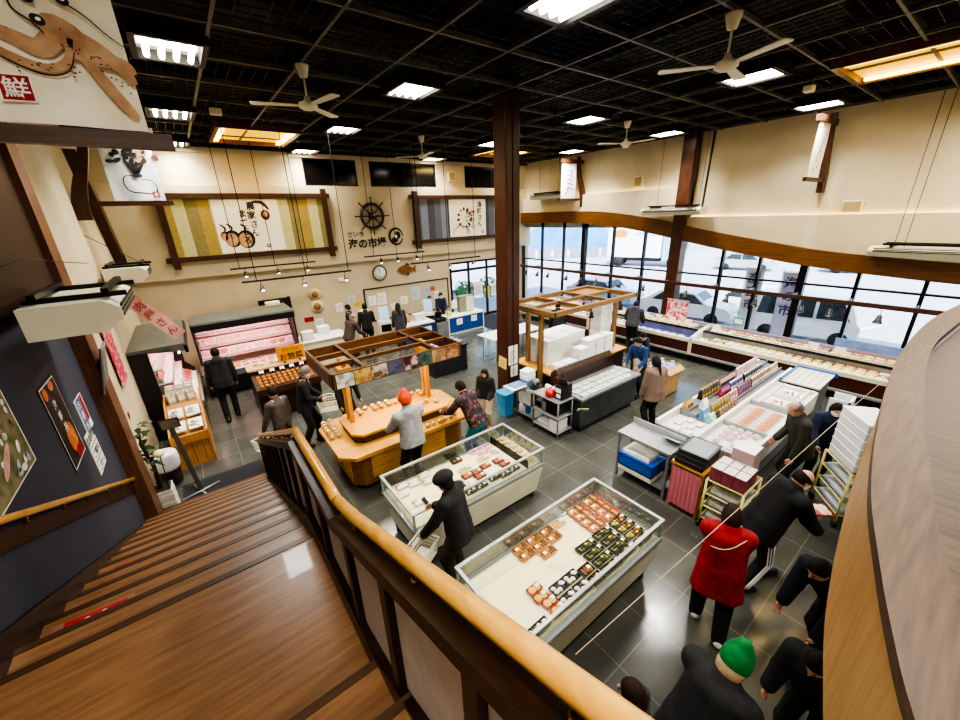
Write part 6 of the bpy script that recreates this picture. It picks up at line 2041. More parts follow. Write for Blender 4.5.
def make_wpack(nm, c1, c2, base):
    b = MB().box(-.078, .078, -.088, .088, 0, .04, 0, bev=.006)
    b.box(-.07, .07, -.08, .08, .04, .072, 1, bev=.02)
    b.box(-.05, -.01, -.03, .03, .072, .075, 2)
    o = b.obj(nm, [base, mat('wp_'+nm, c1, .4, col2=c2, scale=40), M_label])
    return Kind(tag(o, nm, 'food pack'))
WK = [(make_wpack('yellow_pack', '#d8c24a', '#e7d98a', T_wht), 'yellow topped pack'), (make_wpack('white_pack', '#e9e4d6', '#d8d0bd', T_wht), 'white pack'), (make_wpack('green_pack', '#8a9a3e', '#b9c06a', T_wht), 'green topped pack'),
      (make_wpack('pink_pack', '#cf8f93', '#e2b8ba', T_wht), 'pink topped pack'), (make_wpack('brown_pack', '#8a6138', '#a97f50', T_blk), 'brown topped pack'), (make_wpack('orange_pack', '#d0823a', '#e0a666', T_wht), 'orange topped pack')]
random.seed(31)
for r_, (x, z, seq) in enumerate([(11.23, .602, (1, 0, 1, 5, 1)), (11.4, .602, (1, 4, 0, 0, 1)), (11.59, .602, (0, 0, 1, 5, 4)), (11.8, .792, (0, 0, 2, 1, 0)), (12.025, .792, (0, 0, 2, 5, 0))]):
    n_ = {}
    ylist = []
    y = .35
    while y < 11.7:
        ylist.append(y)
        y += .19 if y < 4.6 else .24
    for i, y in enumerate(ylist):
        if 4.7 < y < 5.0 or 8.3 < y < 8.6 or (5.0 < y < 7.2 and r_ in (1, 2)) or random.random() < .05:
            continue
        k = seq[(i//4+r_) % 5] if random.random() < .8 else random.randint(0, 5)
        K, d = WK[k]
        zone = 'balcony side case' if y < 4.8 else ('blue deck case' if y < 8.4 else 'entrance side case')
        n_[zone] = n_.get(zone, 0)+1
        K.put((x-.02*(r_ == 2), y, z), random.uniform(-.05, .05), '%s in row %s of the %s, %s along' % (d, ('one', 'two', 'three', 'four', 'five')[r_], zone, ORD[n_[zone]-1]), 'packs in the window side cases')
def make_pop():
    t = thing('price_board', None, 'price board')
    MB().box(-.008, .008, -.1, .1, .03, .2).obj('card', M_paper, t)
    MB().box(-.03, .03, -.04, .04, 0, .03).obj('clip', M_steel2, t)
    return t
K = Kind(make_pop())
for i, y in enumerate((5.35, 5.85, 6.3, 6.75, 7.2, 7.65, 4.55, 2.3, 1.8)):
    K.put((11.91, y, .792), .02*i, 'white price board standing on the upper window case deck, %s in line' % ORD[i], 'white price boards')
t = thing('hanging_poster', 'red and pink patterned banner hanging at the timber pillar foot', 'banner', (12.1, 5.85, .8))
MB().box(-.01, .01, -.33, .33, 0, .7).obj('cloth', mat('red_pink_pattern', '#c93a55', .8, col2='#f0d5da', scale=9, lo=.4, hi=.6), t)
MB().tube([(0, -.36, .7), (0, .36, .7)], .012, 8).obj('rod', M_white, t)
t = thing('teal_card', 'teal square card on the window sill of the balcony side', 'price card', (12.3, 4.15, .95))
MB().box(-.01, .01, -.14, .14, 0, .28).obj('card', mat('teal_card_paper', '#6fb0b4', .6, col2='#5fa0a5', scale=8), t)
MB().box(-.015, -.01, -.1, .1, .08, .2).obj('print', M_paper, t)
t = thing('blue_sign_strip', 'long blue sign strip on the window ledge near the balcony', 'sign', (12.32, 1.2, .8))
MB().box(-.02, .02, -1.4, .8, .04, .3).obj('board', mat('periwinkle_board', '#7f9fd6', .5, col2='#6f90c8', scale=6), t)
MB().box(-.03, .03, -1.4, .8, 0, .04).obj('base', M_white, t)

# ------------------------------------------------------------------ street outside
M_tyre = mat('black_rubber', '#17181a', .8, col2='#202124', scale=20)
M_cglass = mat('tinted_car_glass', '#2a3338', .1, col2='#39444a', scale=3)
def vehicle(name, label, loc, rz_, prof, win, W_, col, wheels, cat):
    """profile in local x (length) and z, extruded across y"""
    t = thing(name, label, cat, loc, rz_)
    b = MB()
    n = len(prof)
    top = max(p[1] for p in prof)
    vs = []
    for k, (sy, inset) in enumerate(((-1, 0), (1, 0))):
        for x, z in prof:
            tuck = .12*max(0, (z-top*.55)/(top*.45))
            vs.append((x, sy*(W_/2-tuck), z))
    fs = [tuple(range(n)), tuple(range(n, 2*n))[::-1]] + [(i, (i+1) % n, n+(i+1) % n, n+i) for i in range(n)]
    b.add(vs, fs)
    b.obj('car_body', col, t)
    for poly in win:
        for sy in (-1, 1):
            w = MB()
            w.add([(x, sy*(W_/2+.006-.12*max(0, (z-top*.55)/(top*.45))), z) for x, z in poly], [tuple(range(len(poly)))])
            w.obj('side_window', M_cglass, t)
    for x in wheels:
        for sy in (-1, 1):
            MB().tube([(x, sy*(W_/2-.18), .3), (x, sy*(W_/2+.01), .3)], .3, 16).obj('wheel', M_tyre, t)
    t.scale = (.8, .8, .8)
    return t
M_cw = mat('white_car_paint', '#e6e9ea', .25, col2='#dee2e3', scale=3, coat=.5)
M_cs = mat('silver_car_paint', '#b4bcc0', .25, .3, col2='#a9b1b5', scale=3, coat=.5)
M_cb = mat('pale_blue_car_paint', '#8fb4c4', .25, col2='#82a8b9', scale=3, coat=.5)
sedan = [(-2.1, .3), (2.1, .3), (2.15, .62), (1.9, .85), (1.1, .95), (.5, 1.42), (-1.1, 1.45), (-1.8, .98), (-2.15, .9)]
sw = [[(.95, .95), (.45, 1.36), (-.2, 1.38), (-.2, .95)], [(-.28, .95), (-.28, 1.38), (-1.0, 1.38), (-1.5, .98)]]
kei = [(-1.7, .28), (1.65, .28), (1.7, .8), (1.55, 1.0), (1.2, 1.82), (-1.6, 1.88), (-1.72, 1.1)]
kw = [[(1.35, 1.05), (1.08, 1.7), (.35, 1.72), (.35, 1.05)], [(.25, 1.05), (.25, 1.72), (-.6, 1.74), (-.6, 1.05)], [(-.7, 1.05), (-.7, 1.74), (-1.5, 1.74), (-1.6, 1.05)]]
def windscreen(t, x0, z0, x1, z1, W_, mt=None):
    b = MB()
    b.add([(x0, -W_/2+.12, z0), (x0, W_/2-.12, z0), (x1, W_/2-.2, z1), (x1, -W_/2+.2, z1)], [(0, 1, 2, 3)])
    b.obj('windscreen', M_cglass, t)
t = vehicle('delivery_van', 'white small van parked facing along the window by the thick black mullion', (16.0, 3.5, -.045), R(-80), kei, kw, 1.5, M_cw, (-1.15, 1.15), 'van')
windscreen(t, 1.56, 1.02, 1.23, 1.76, 1.5)
t = vehicle('car', 'white car parked outside next to the timber pillar', (15.9, 7.3, -.045), R(-82), sedan, sw, 1.68, M_cw, (-1.35, 1.35), 'car')
windscreen(t, 1.06, .98, .53, 1.4, 1.68)
t = vehicle('car', 'white car parked outside by the nobori banner', (18.4, 5.6, -.045), R(-78), sedan, sw, 1.68, M_cw, (-1.35, 1.35), 'car')
windscreen(t, 1.06, .98, .53, 1.4, 1.68)
t = vehicle('car', 'pale blue windowed car outside behind the pergola', (16.0, 11.4, -.045), R(-84), sedan, sw, 1.68, M_cb, (-1.35, 1.35), 'car')
windscreen(t, 1.06, .98, .53, 1.4, 1.68)
t = vehicle('car', 'silver car driving on the street past the truck', (31.5, 11.0, -.05), R(-75), sedan, sw, 1.68, M_cs, (-1.35, 1.35), 'car')
t = vehicle('car', 'blue grey car parked across the street beyond the low air conditioner', (34, 5.5, -.05), R(-70), sedan, sw, 1.68, M_cb, (-1.35, 1.35), 'car')
t = thing('box_truck', 'white box truck with an orange emblem across the street', 'truck', (29.5, 17.6, -.05), R(-68))
MB().box(-2.6, 1.4, -1.05, 1.05, .7, 3.3, bev=.06).obj('cargo_box', M_cw, t)
MB().prism([(1.5, .5), (3.1, .5), (3.15, 1.2), (2.9, 2.3), (1.5, 2.4)], -1.0, 1.0, 'y').obj('cab', M_cb, t)
MB().prism([(3.12, 1.3), (2.93, 2.15), (2.96, 2.15), (3.16, 1.3)], -.85, .85, 'y').obj('windscreen', M_cglass, t)
for x in (-1.7, 2.3):
    for sy in (-1, 1):
        MB().tube([(x, sy*.75, .42), (x, sy*1.04, .42)], .42, 16).obj('wheel', M_tyre, t)
MB().box(-2.4, 2.9, -.5, .5, .4, .7).obj('chassis', M_blk, t)
e = MB()
for sy in (-1, 1):
    disc(e, (-1.6, 2.5), .5, .32, frameM((0, sy*1.056, 0), (1, 0, 0), (0, 0, 1)), 0, 0)
e.obj('orange_emblem', mat('orange_emblem', '#e28a2a', .5, col2='#d87c1c', scale=6), t)
e = MB()
for sy in (-1, 1):
    e.box(-.6, 1.1, sy*1.056-.003, sy*1.056+.003, 2.35, 2.6)
e.obj('blue_print', mat('pale_blue_print', '#9fc0dc', .5, col2='#8fb2d0', scale=6), t)
# building with a painted landscape mural
t = thing('mural_building', 'building across the street painted with a blue mountain and pink sky', 'building', (30, 26, -.05), R(-38))
MB().box(-11, 9, 0, 6, 0, 9).obj('wall', mat('pale_mural_wall', '#d5e2ea', .8, col2='#c8d8e2', scale=.6), t)
a_ = MB()
M = frameM((0, -.02, 0), (1, 0, 0), (0, 0, 1))
def poly(pts, mi, z):
    a_.M = M
    a_.add([(x, y, z) for x, y in pts], [tuple(range(len(pts)))], mi)
    a_.M = None
poly([(-10.8, 1.0), (8.8, 1.0), (8.8, 8.8), (-10.8, 8.8)], 0, .0)
poly([(-6, 2.6), (5, 2.6), (7.5, 5.0), (7, 8.6), (-2, 8.6), (-5, 6.0)], 1, .004)
poly([(-10.8, 1.0), (8.8, 1.0), (8.8, 2.2), (4, 2.4), (1.5, 4.4), (.4, 5.6), (-.6, 4.6), (-3.5, 2.6), (-10.8, 2.0)], 2, .008)
poly([(.4, 5.6), (1.05, 4.9), (.4, 4.7), (-.1, 5.0)], 3, .012)
for i in range(5):
    poly([(-4.6+.5*i, 4.0+.2*i), (-4.3+.5*i, 4.0+.2*i), (-3.9+.5*i, 5.0+.2*i), (-4.2+.5*i, 5.0+.2*i)], 4, .012)
a_.obj('painted_mural', [mat('mural_sky', '#b9d3e6', .8, col2='#a9c8e0', scale=.5), mat('mural_pink', '#dc9fbd', .8, col2='#d183ab', scale=.7), mat('mural_blue', '#5b9bd0', .8, col2='#3f83c0', scale=.6), M_paper, mat('mural_red', '#d65a76', .8, col2='#c84a68', scale=2)], t)
MB().box(-11, 9, -.15, 0, 0, 1.0).obj('plinth_wall', mat('grey_plinth', '#8b93a0', .8, col2='#7d8593', scale=2), t)
MB().box(-11.2, 9.2, -.2, 6.2, 9, 9.3).obj('roof', M_steel2, t)
def make_bollard():
    o = MB().lathe([(.12, 0), (.12, .8), (.06, .9)], n=10).obj('street_bollard', M_white)
    return tag(o, 'bollard', 'bollard')
K = Kind(make_bollard())
for i in range(12):
    a = R(-38)
    x, y = -9+1.5*i, -1.0
    K.put((30+x*math.cos(a)-y*math.sin(a), 26+x*math.sin(a)+y*math.cos(a), -.05), 0, 'white bollard before the mural building, %s in the row' % ORD[i], 'white bollards before the mural')
def building(label, x, y, rz_, w, d, h, c1, c2, wincol):
    t = thing('street_building', label, 'building', (x, y, -.05), rz_)
    MB().box(-w/2, w/2, 0, d, 0, h).obj('wall', mat('bw_'+c1, c1, .8, col2=c2, scale=.5), t)
    MB().box(-w/2-.2, w/2+.2, -.2, d+.2, h, h+.3).obj('roof', M_steel2, t)
    n = int(w/2.2)
    for i in range(n):
        for z in (1.0, 3.6):
            if z+1.6 < h:
                x0 = -w/2+.5+i*(w-.6)/n
                MB().box(x0, x0+1.3, -.04, .02, z, z+1.5).obj('window', wincol, t)
building('grey building with pink pillars across the street behind the truck', 44, 19, R(-66), 9, 8, 8, '#a9aeb6', '#969ca6', M_cglass)
building('low pale blue building across the street beyond the timber pillar', 56, 12.5, R(-74), 8, 7, 5, '#b6cbd8', '#a6bdcc', M_cglass)
building('white building far across the street near the curved beam', 67, -4, R(-88), 10, 8, 6, '#d8dadb', '#c9cccd', M_cglass)
building('tan building with red awning far across the street', 57, 4.6, R(-80), 4, 6, 4.5, '#c2a48c', '#b09079', mat('red_awning', '#b6524a', .7, col2='#a5443d', scale=4))
# nobori banners at the window
def nobori(label, x, y, word, col):
    t = thing('nobori_banner', label, 'banner', (x, y, -.05))
    MB().cyl(0, 0, 0, 2.5, .014, 8).obj('pole', M_steel, t)
    MB().box(-.15, .15, -.15, .15, 0, .08, bev=.02).obj('base', M_steel2, t)
    MB().tube([(0, 0, 2.45), (0, -.5, 2.45)], .008, 6).obj('cross_rod', M_steel, t)
    c = MB()
    n = 8
    vs = [(.02*math.sin(j*1.3), -.02-.46*i, .55+1.88*j/n) for j in range(n+1) for i in (0, 1)]
    c.add(vs, [(2*j, 2*j+1, 2*j+3, 2*j+2) for j in range(n)], 0, True)
    c.obj('cloth', col, t)
    a_ = MB()
    for i, ch in enumerate(word):
        put_text(a_, ch, frameM((-.03, -.25, 2.15-.4*i), (0, -1, 0), (0, 0, 1)), .34, 0, .02)
    a_.obj('lettering', mat('violet_ink', '#4a4a86', .8, col2='#3d3d78', scale=9), t)
nobori('white nobori banner with dark characters outside by the parked car', 13.9, 4.75, '産直市', M_paper)
nobori('pale violet nobori banner with dark characters beside the thick black mullion', 13.7, 3.75, '海の市', mat('pale_violet_cloth', '#dcd8ee', .8, col2='#cfc9e6', scale=8))
# clipped shrubs and a bench outside the entrance
def shrub(label, x, y, r_):
    t = thing('clipped_shrub', label, 'shrub', (x, y, -.05))
    MB().cyl(0, 0, 0, .4, .04, 8).obj('stem', M_beamz, t)
    b = MB()
    random.seed(int(x*10))
    for i in range(220):
        v = Vector((random.gauss(0, 1), random.gauss(0, 1), random.gauss(0, .8))).normalized()*r_*random.uniform(.75, 1.05)
        w = v.cross(Vector((random.random(), random.random(), random.random()))).normalized()*.08
        u = w.cross(v).normalized()*.06
        c_ = v+Vector((0, 0, r_*.8+.2))
        b.add([c_-w, c_+u, c_+w, c_-u], [(0, 1, 2, 3)])
    b.obj('foliage', mat('shrub_leaf', '#3d5a38', .6, col2='#587a4c', scale=6), t)
for i, (x, y) in enumerate([(11.0, 16.0), (12.5, 16.1), (14.0, 16.0), (9.5, 16.3)]):
    shrub('green shrub outside the glass entrance, %s from the register side' % ORD[i], x, y, .62)
t = thing('planter_box', 'low grey planter box outside the glass entrance', 'planter', (12.2, 18.0, -.05))
MB().box(-2.2, 2.2, -.5, .5, 0, .3, bev=.02).obj('box', M_steel2, t)
MB().box(-2.1, 2.1, -.4, .4, .3, .32).obj('soil', MATS['dark_soil'], t)
# road markings
def lineob(label, pts):
    tag(MB().prism(pts, -.05, -.046, 'z').obj('road_marking', M_paper), label, 'road marking')
for i in range(6):
    y = -1.5+2.6*i
    lineob('white parking line on the lot outside, %s counted from the balcony side' % ORD[i], [(14.6, y), (19.5, y-1.6), (19.5, y-1.48), (14.6, y+.12)])
# ------------------------------------------------------------------ people: one continuous surface per body, clothing as children
class Field:
    def __init__(s, lo, hi, h):
        s.lo, s.h = np.array(lo, np.float32), h
        s.n = np.ceil((np.array(hi)-np.array(lo))/h).astype(int)+1
        s.D = np.full(s.n, .3, np.float32)
        s.ax = [s.lo[i]+h*np.arange(s.n[i], dtype=np.float32) for i in range(3)]
    def _sl(s, lo, hi, m):
        a = np.clip(np.floor((np.array(lo)-m-s.lo)/s.h).astype(int), 0, s.n-1)
        b = np.clip(np.ceil((np.array(hi)+m-s.lo)/s.h).astype(int)+1, 1, s.n)
        return tuple(slice(i, j) for i, j in zip(a, b)), [s.ax[i][a[i]:b[i]] for i in range(3)]
    def _put(s, sl, d, k):
        o = s.D[sl]
        if k > 0:
            t = np.clip(.5+.5*(o-d)/k, 0, 1)
            s.D[sl] = o*(1-t)+d*t-k*t*(1-t)
        else:
            s.D[sl] = np.minimum(o, d)
    def cap(s, a, b, ra, rb, k=.02):
        a, b = np.array(a, float), np.array(b, float)
        r = max(ra, rb)
        sl, (x, y, z) = s._sl(np.minimum(a, b)-r, np.maximum(a, b)+r, k+.03)
        X, Y, Z = x[:, None, None]-a[0], y[None, :, None]-a[1], z[None, None, :]-a[2]
        v = b-a
        l2 = max(v@v, 1e-9)
        t = np.clip((X*v[0]+Y*v[1]+Z*v[2])/l2, 0, 1)
        d = np.sqrt((X-v[0]*t)**2+(Y-v[1]*t)**2+(Z-v[2]*t)**2)-(ra+(rb-ra)*t)
        s._put(sl, d.astype(np.float32), k)
    def ell(s, c, r, k=.02, A=None):
        """ellipsoid with half axes r along the rows of A"""
        c, r = np.array(c, float), np.array(r, float)
        A = np.eye(3) if A is None else np.array(A)
        m = max(r)
        sl, (x, y, z) = s._sl(c-m, c+m, k+.03)
        X, Y, Z = x[:, None, None]-c[0], y[None, :, None]-c[1], z[None, None, :]-c[2]
        q = [(X*A[i][0]+Y*A[i][1]+Z*A[i][2])/r[i] for i in range(3)]
        k0 = np.sqrt(q[0]**2+q[1]**2+q[2]**2)
        k1 = np.sqrt((q[0]/r[0])**2+(q[1]/r[1])**2+(q[2]/r[2])**2)+1e-6
        s._put(sl, (k0*(k0-1)/k1).astype(np.float32), k)
    def clip(s, p, n):
        """keep the side the normal points to"""
        n = np.array(n, float); n /= np.linalg.norm(n)
        d = (s.ax[0][:, None, None]-p[0])*n[0]+(s.ax[1][None, :, None]-p[1])*n[1]+(s.ax[2][None, None, :]-p[2])*n[2]
        s.D = np.maximum(s.D, -d.astype(np.float32))
    def mesh(s, name, m, scale=1.):
        D = s.D
        D[0], D[-1], D[:, 0], D[:, -1], D[:, :, 0], D[:, :, -1] = [.1]*6
        S = D < 0
        cnt = sum(S[i:D.shape[0]-1+i, j:D.shape[1]-1+j, k:D.shape[2]-1+k].astype(np.int8) for i in (0, 1) for j in (0, 1) for k in (0, 1))
        I, J, K = np.nonzero((cnt > 0) & (cnt < 8))
        idx = np.full(cnt.shape, -1, np.int64)
        idx[I, J, K] = np.arange(len(I))
        P = np.zeros((len(I), 3)); Wt = np.zeros(len(I))
        cor = [(i, j, k) for i in (0, 1) for j in (0, 1) for k in (0, 1)]
        for a in cor:
            for ax in range(3):
                if a[ax] == 0:
                    b = list(a); b[ax] = 1
                    da, db = D[I+a[0], J+a[1], K+a[2]], D[I+b[0], J+b[1], K+b[2]]
                    mk = (da < 0) != (db < 0)
                    t = da[mk]/(da[mk]-db[mk])
                    q = np.tile(np.array(a, float), (mk.sum(), 1)); q[:, ax] = t
                    P[mk] += q; Wt[mk] += 1
        V = (s.lo+s.h*(np.stack([I, J, K], 1)+P/Wt[:, None]))*scale
        F = []
        for ax in range(3):
            sh = [slice(None)]*3; sh2 = [slice(None)]*3
            sh[ax], sh2[ax] = slice(0, -1), slice(1, None)
            d = S[tuple(sh)] != S[tuple(sh2)]
            u, w = (ax+1) % 3, (ax+2) % 3
            e = np.argwhere(d)
            e = e[(e[:, u] > 0) & (e[:, w] > 0)]
            inside = S[e[:, 0], e[:, 1], e[:, 2]]
            q = []
            for du, dw in ((-1, -1), (0, -1), (0, 0), (-1, 0)):
                c = e.copy(); c[:, u] += du; c[:, w] += dw
                c = np.minimum(c, np.array(cnt.shape)-1)
                q.append(idx[c[:, 0], c[:, 1], c[:, 2]])
            q = np.stack(q, 1)
            q[~inside] = q[~inside][:, ::-1]
            F.append(q[(q >= 0).all(1)])
        F = np.concatenate(F)
        me = bpy.data.meshes.new(name)
        me.vertices.add(len(V)); me.vertices.foreach_set('co', V.astype(np.float32).ravel())
        me.loops.add(F.size); me.loops.foreach_set('vertex_index', F.ravel().astype(np.int32))
        me.polygons.add(len(F)); me.polygons.foreach_set('loop_start', np.arange(0, F.size, 4, dtype=np.int32))
        me.update(calc_edges=True)
        me.polygons.foreach_set('use_smooth', [True]*len(F))
        me.materials.append(m)
        return me

def unit(v):
    v = np.array(v, float)
    return v/max(np.linalg.norm(v), 1e-9)
def ik(a, b, l1, l2, pole):
    a, b = np.array(a, float), np.array(b, float)
    d = b-a
    L_ = np.linalg.norm(d)
    mx = (l1+l2)*.995
    if L_ > mx:
        b = a+d/L_*mx; d = b-a; L_ = mx
    x = (l1*l1-l2*l2+L_*L_)/(2*L_)
    h = math.sqrt(max(l1*l1-x*x, 0))
    u = d/L_
    p = np.array(pole, float); p = p-u*(p@u)
    return a+u*x+unit(p)*h, b

M_skin = mat('skin', '#d3a182', .55, col2='#c8937a', scale=12)
M_eye = mat('dark_eye', '#1c1512', .2, col2='#2a201b', scale=40)
M_lip = mat('lip', '#a4584f', .5, col2='#99504a', scale=20)
M_mask = mat('white_mask', '#eef0f0', .8, col2='#e2e5e6', scale=25)
M_hairb = mat('black_hair', '#120f0d', .7, col2='#241d19', scale=34, stretch=(4, 4, 1), bump=.5, spec=.25)
M_hairbr = mat('brown_hair', '#21150f', .7, col2='#38251a', scale=34, stretch=(4, 4, 1), bump=.5, spec=.25)
M_hairg = mat('grey_hair', '#77736d', .5, col2='#5c5853', scale=30, stretch=(3, 3, 1))
def cloth(key, c1, c2=None, puff=False):
    return mat(key, c1, .85, 0, c2, 7 if puff else 16, 'stripe' if puff else 'noise', (0, 0, 1) if puff else (1, 1, 1), bump=.9 if puff else .12)
CNT = {'people': 0}
def person(label, x, y, face, h=1.66, lean=0, drop=0., hp=0, hy=0, hr=None, hl=None, fr=(.1, .02), fl=(-.1, -.02), top=None, bottom=None, shoe=None, hair=M_hairb, style='short',
           mask=False, hat=None, coat=.0, wide=False, female=False, res=.016, hood=False, bulk=.0, curl=.5, apron=None, extra=None, skirt=False, flex=0.):
    s_ = h/1.7
    root = thing('person', label, 'person', (x, y, 0), R(face-90))
    C_, S_ = math.cos(R(lean)), math.sin(R(lean))
    up_ = np.array([0, S_, C_]); fw_ = np.array([0, C_, -S_]); rt_ = np.array([1., 0, 0])
    pel = np.array([(fr[0]+fl[0])/2, (fr[1]+fl[1])/2-.28*S_*.6, .93-drop])
    chest = pel+up_*.36
    neck = pel+up_*.51
    sw = .165 if female else .185
    shR, shL = pel+up_*.455+rt_*sw, pel+up_*.455-rt_*sw
    hl_ = lean+hp
    hu = np.array([0, math.sin(R(hl_)), math.cos(R(hl_))]); hf0 = np.array([0, math.cos(R(hl_)), -math.sin(R(hl_))])
    cy, sy = math.cos(R(hy)), math.sin(R(hy))
    hf = hf0*cy+np.array([-1., 0, 0])*sy
    hr_ = np.cross(hf, hu)
    hc = neck+unit(up_+hu)*.03+hu*.112+hf*.015
    A = np.stack([hr_, hf, hu])
    hipR, hipL = pel+np.array([.085, 0, -.03]), pel+np.array([-.085, 0, -.03])
    anR, anL = np.array([fr[0], fr[1], .085]), np.array([fl[0], fl[1], .085])
    if len(fr) > 2: anR[2] = fr[2]
    if len(fl) > 2: anL[2] = fl[2]
    knR, anR = ik(hipR, anR, .43, .43, (.12, 1, .2)); knL, anL = ik(hipL, anL, .43, .43, (-.12, 1, .2))
    dn = pel+up_*.455
    wR = np.array(hr, float) if hr is not None else shR+np.array([.06, .06+.1*S_, -.52])
    wL = np.array(hl, float) if hl is not None else shL+np.array([-.06, .06+.1*S_, -.52])
    elR, wR = ik(shR, wR, .28, .25, (.5, -.8, -.4)); elL, wL = ik(shL, wL, .28, .25, (-.5, -.8, -.4))
    lo = np.min([hc, pel, anR, anL, wR, wL, elR, elL, knR, knL, chest], 0)-.3
    hi = np.max([hc, pel, anR, anL, wR, wL, elR, elL, knR, knL, chest], 0)+.3
    lo[2] = -.03
    # ---- body
    f = Field(lo, hi, res)
    f.ell(hc, (.073, .092, .112), 0, A)
    f.ell(hc-hu*.055+hf*.022, (.055, .062, .06), .03, A)
    f.cap(hc+hf*.088+hu*.005, hc+hf*.108-hu*.024, .009, .014, .012)
    for sg in (-1, 1):
        f.ell(hc+hr_*sg*.075-hu*.01, (.012, .022, .032), .008, A)
    f.cap(neck-up_*.03, hc-hu*.06, .058, .052, .03)
    f.ell(chest, (.15, .1, .19), .03, np.stack([rt_, fw_, up_]))
    f.cap(shR-rt_*.03, shL+rt_*.03, .06, .06, .05)
    f.ell(pel+up_*.1, (.13, .095, .16), .04, np.stack([rt_, fw_, up_]))
    f.ell(pel-np.array([0, 0, .01]), (.155, .11, .12), .04)
    for sh, el, w, sg in ((shR, elR, wR, 1), (shL, elL, wL, -1)):
        f.cap(sh, el, .052, .04, .03); f.cap(el, w, .042, .028, .02)
        d = unit(w-el)
        inw = unit(np.array([-sg*1., .25, 0])-d*(np.array([-sg*1., .25, 0])@d))   # palm looks inward
        ac = np.cross(d, inw)*sg
        for i, (L1, L2) in enumerate(((.042, .032), (.046, .036), (.043, .034), (.034, .026))):
            o = ac*(1.5-i)*.0205
            k0 = w+d*.075+o
            f.cap(w+o*.55, k0, .016, .0125, .01)
            d1 = unit(d*math.cos(curl*.7)+inw*math.sin(curl*.7)); d2 = unit(d*math.cos(curl*1.7)+inw*math.sin(curl*1.7))
            f.cap(k0, k0+d1*L1, .0105, .0095, .003); f.cap(k0+d1*L1, k0+d1*L1+d2*L2, .0095, .0085, .003)
        tb = w+d*.03+ac*.028
        td = unit(d*.7+ac*.6+inw*.5)
        f.cap(tb, tb+td*.04, .014, .0115, .006); f.cap(tb+td*.04, tb+td*.04+unit(d+inw*.5)*.03, .011, .0095, .003)
    for hp_, kn, an in ((hipR, knR, anR), (hipL, knL, anL)):
        f.cap(hp_, kn, .082, .055, .03); f.cap(kn, an, .055, .038, .02)
        f.cap(an-np.array([0, .02, .035]), an+np.array([0, .13, -.045]), .042, .03, .02)
    o = bpy.data.objects.new('body', f.mesh('body', M_skin, s_)); COL.objects.link(o); o.parent = root
    def part(fld, nm, m):
        q = bpy.data.objects.new(nm, fld.mesh(nm, m, s_)); COL.objects.link(q); q.parent = root
        return q
    cr = max(res, .014)
    # ---- upper garment
    f = Field(lo, hi, cr)
    e = .016+bulk
    f.cap(shR-rt_*.05, shL+rt_*.05, .06+e*.5, .06+e*.5, .03)
    for q_ in (-.055, .055):
        f.cap(chest+up_*.03+rt_*q_, pel+up_*.04+rt_*q_, .1+e*.7, .1+e*.9, .03)
    hem = pel-up_*(.06+coat)
    f.cap(pel+up_*.04+rt_*.055, hem-up_*.05+rt_*(.065+coat*.1), .1+e*.9, .105+e, .03); f.cap(pel+up_*.04-rt_*.055, hem-up_*.05-rt_*(.065+coat*.1), .1+e*.9, .105+e, .03)
    f.cap(neck-up_*.075, neck+up_*.005+fw_*.005, .1+e*.6, .072+e*.4, .03)
    if hood:
        f.ell(neck-fw_*.085-up_*.02, (.12, .06, .09), .02, np.stack([rt_, fw_, up_]))
    f.clip(hem, up_)
    for sh, el, w in ((shR, elR, wR), (shL, elL, wL)):
        f.cap(sh, el, .056+e*.6, .047+e*.55, .02); f.cap(el, w-unit(w-el)*.012, .049+e*.5, .036+e*.5, .015)
    part(f, 'jacket' if coat or bulk or hood else 'shirt', top)
    # ---- lower garment
    f = Field(lo, np.array([hi[0], hi[1], min(hi[2], pel[2]+.3)]), cr)
    g_ = .03 if wide else .012
    f.ell(pel-np.array([0, 0, .01]), (.165, .12, .13), .03)
    for hp_, kn, an in ((hipR, knR, anR), (hipL, knL, anL)):
        f.cap(hp_, kn, .088+g_*.6, .062+g_, .03); f.cap(kn, an-np.array([0, 0, .03]), .062+g_, .05+g_*.7, .02)
    if skirt:
        f.cap(pel, pel*np.array([1, 1, 0])+np.array([0, 0, .42]), .15, .2, .05)
    f.clip((0, 0, .045), (0, 0, 1))
    part(f, 'trousers' if not skirt else 'skirt', bottom)
    # ---- shoes
    for an, sg in ((anR, 1), (anL, -1)):
        f = Field(an-np.array([.09, .13, .11]), an+np.array([.09, .24, .1]), min(cr, .014))
        zb = an[2]-.085
        f.cap((an[0], an[1]-.04, zb+.045), (an[0]+sg*.01, an[1]+.14, zb+.035), .048, .042, .02)
        f.cap((an[0], an[1]-.02, zb+.05), (an[0], an[1]-.01, zb+.09), .047, .045, .02)
        f.clip((0, 0, zb+.002), (0, 0, 1))
        part(f, 'shoe', shoe or M_blk)
    # ---- hair, hat, mask, face
    hb = Field(hc-.27, hc+np.array([.22, .22, .22]), min(cr, .013))
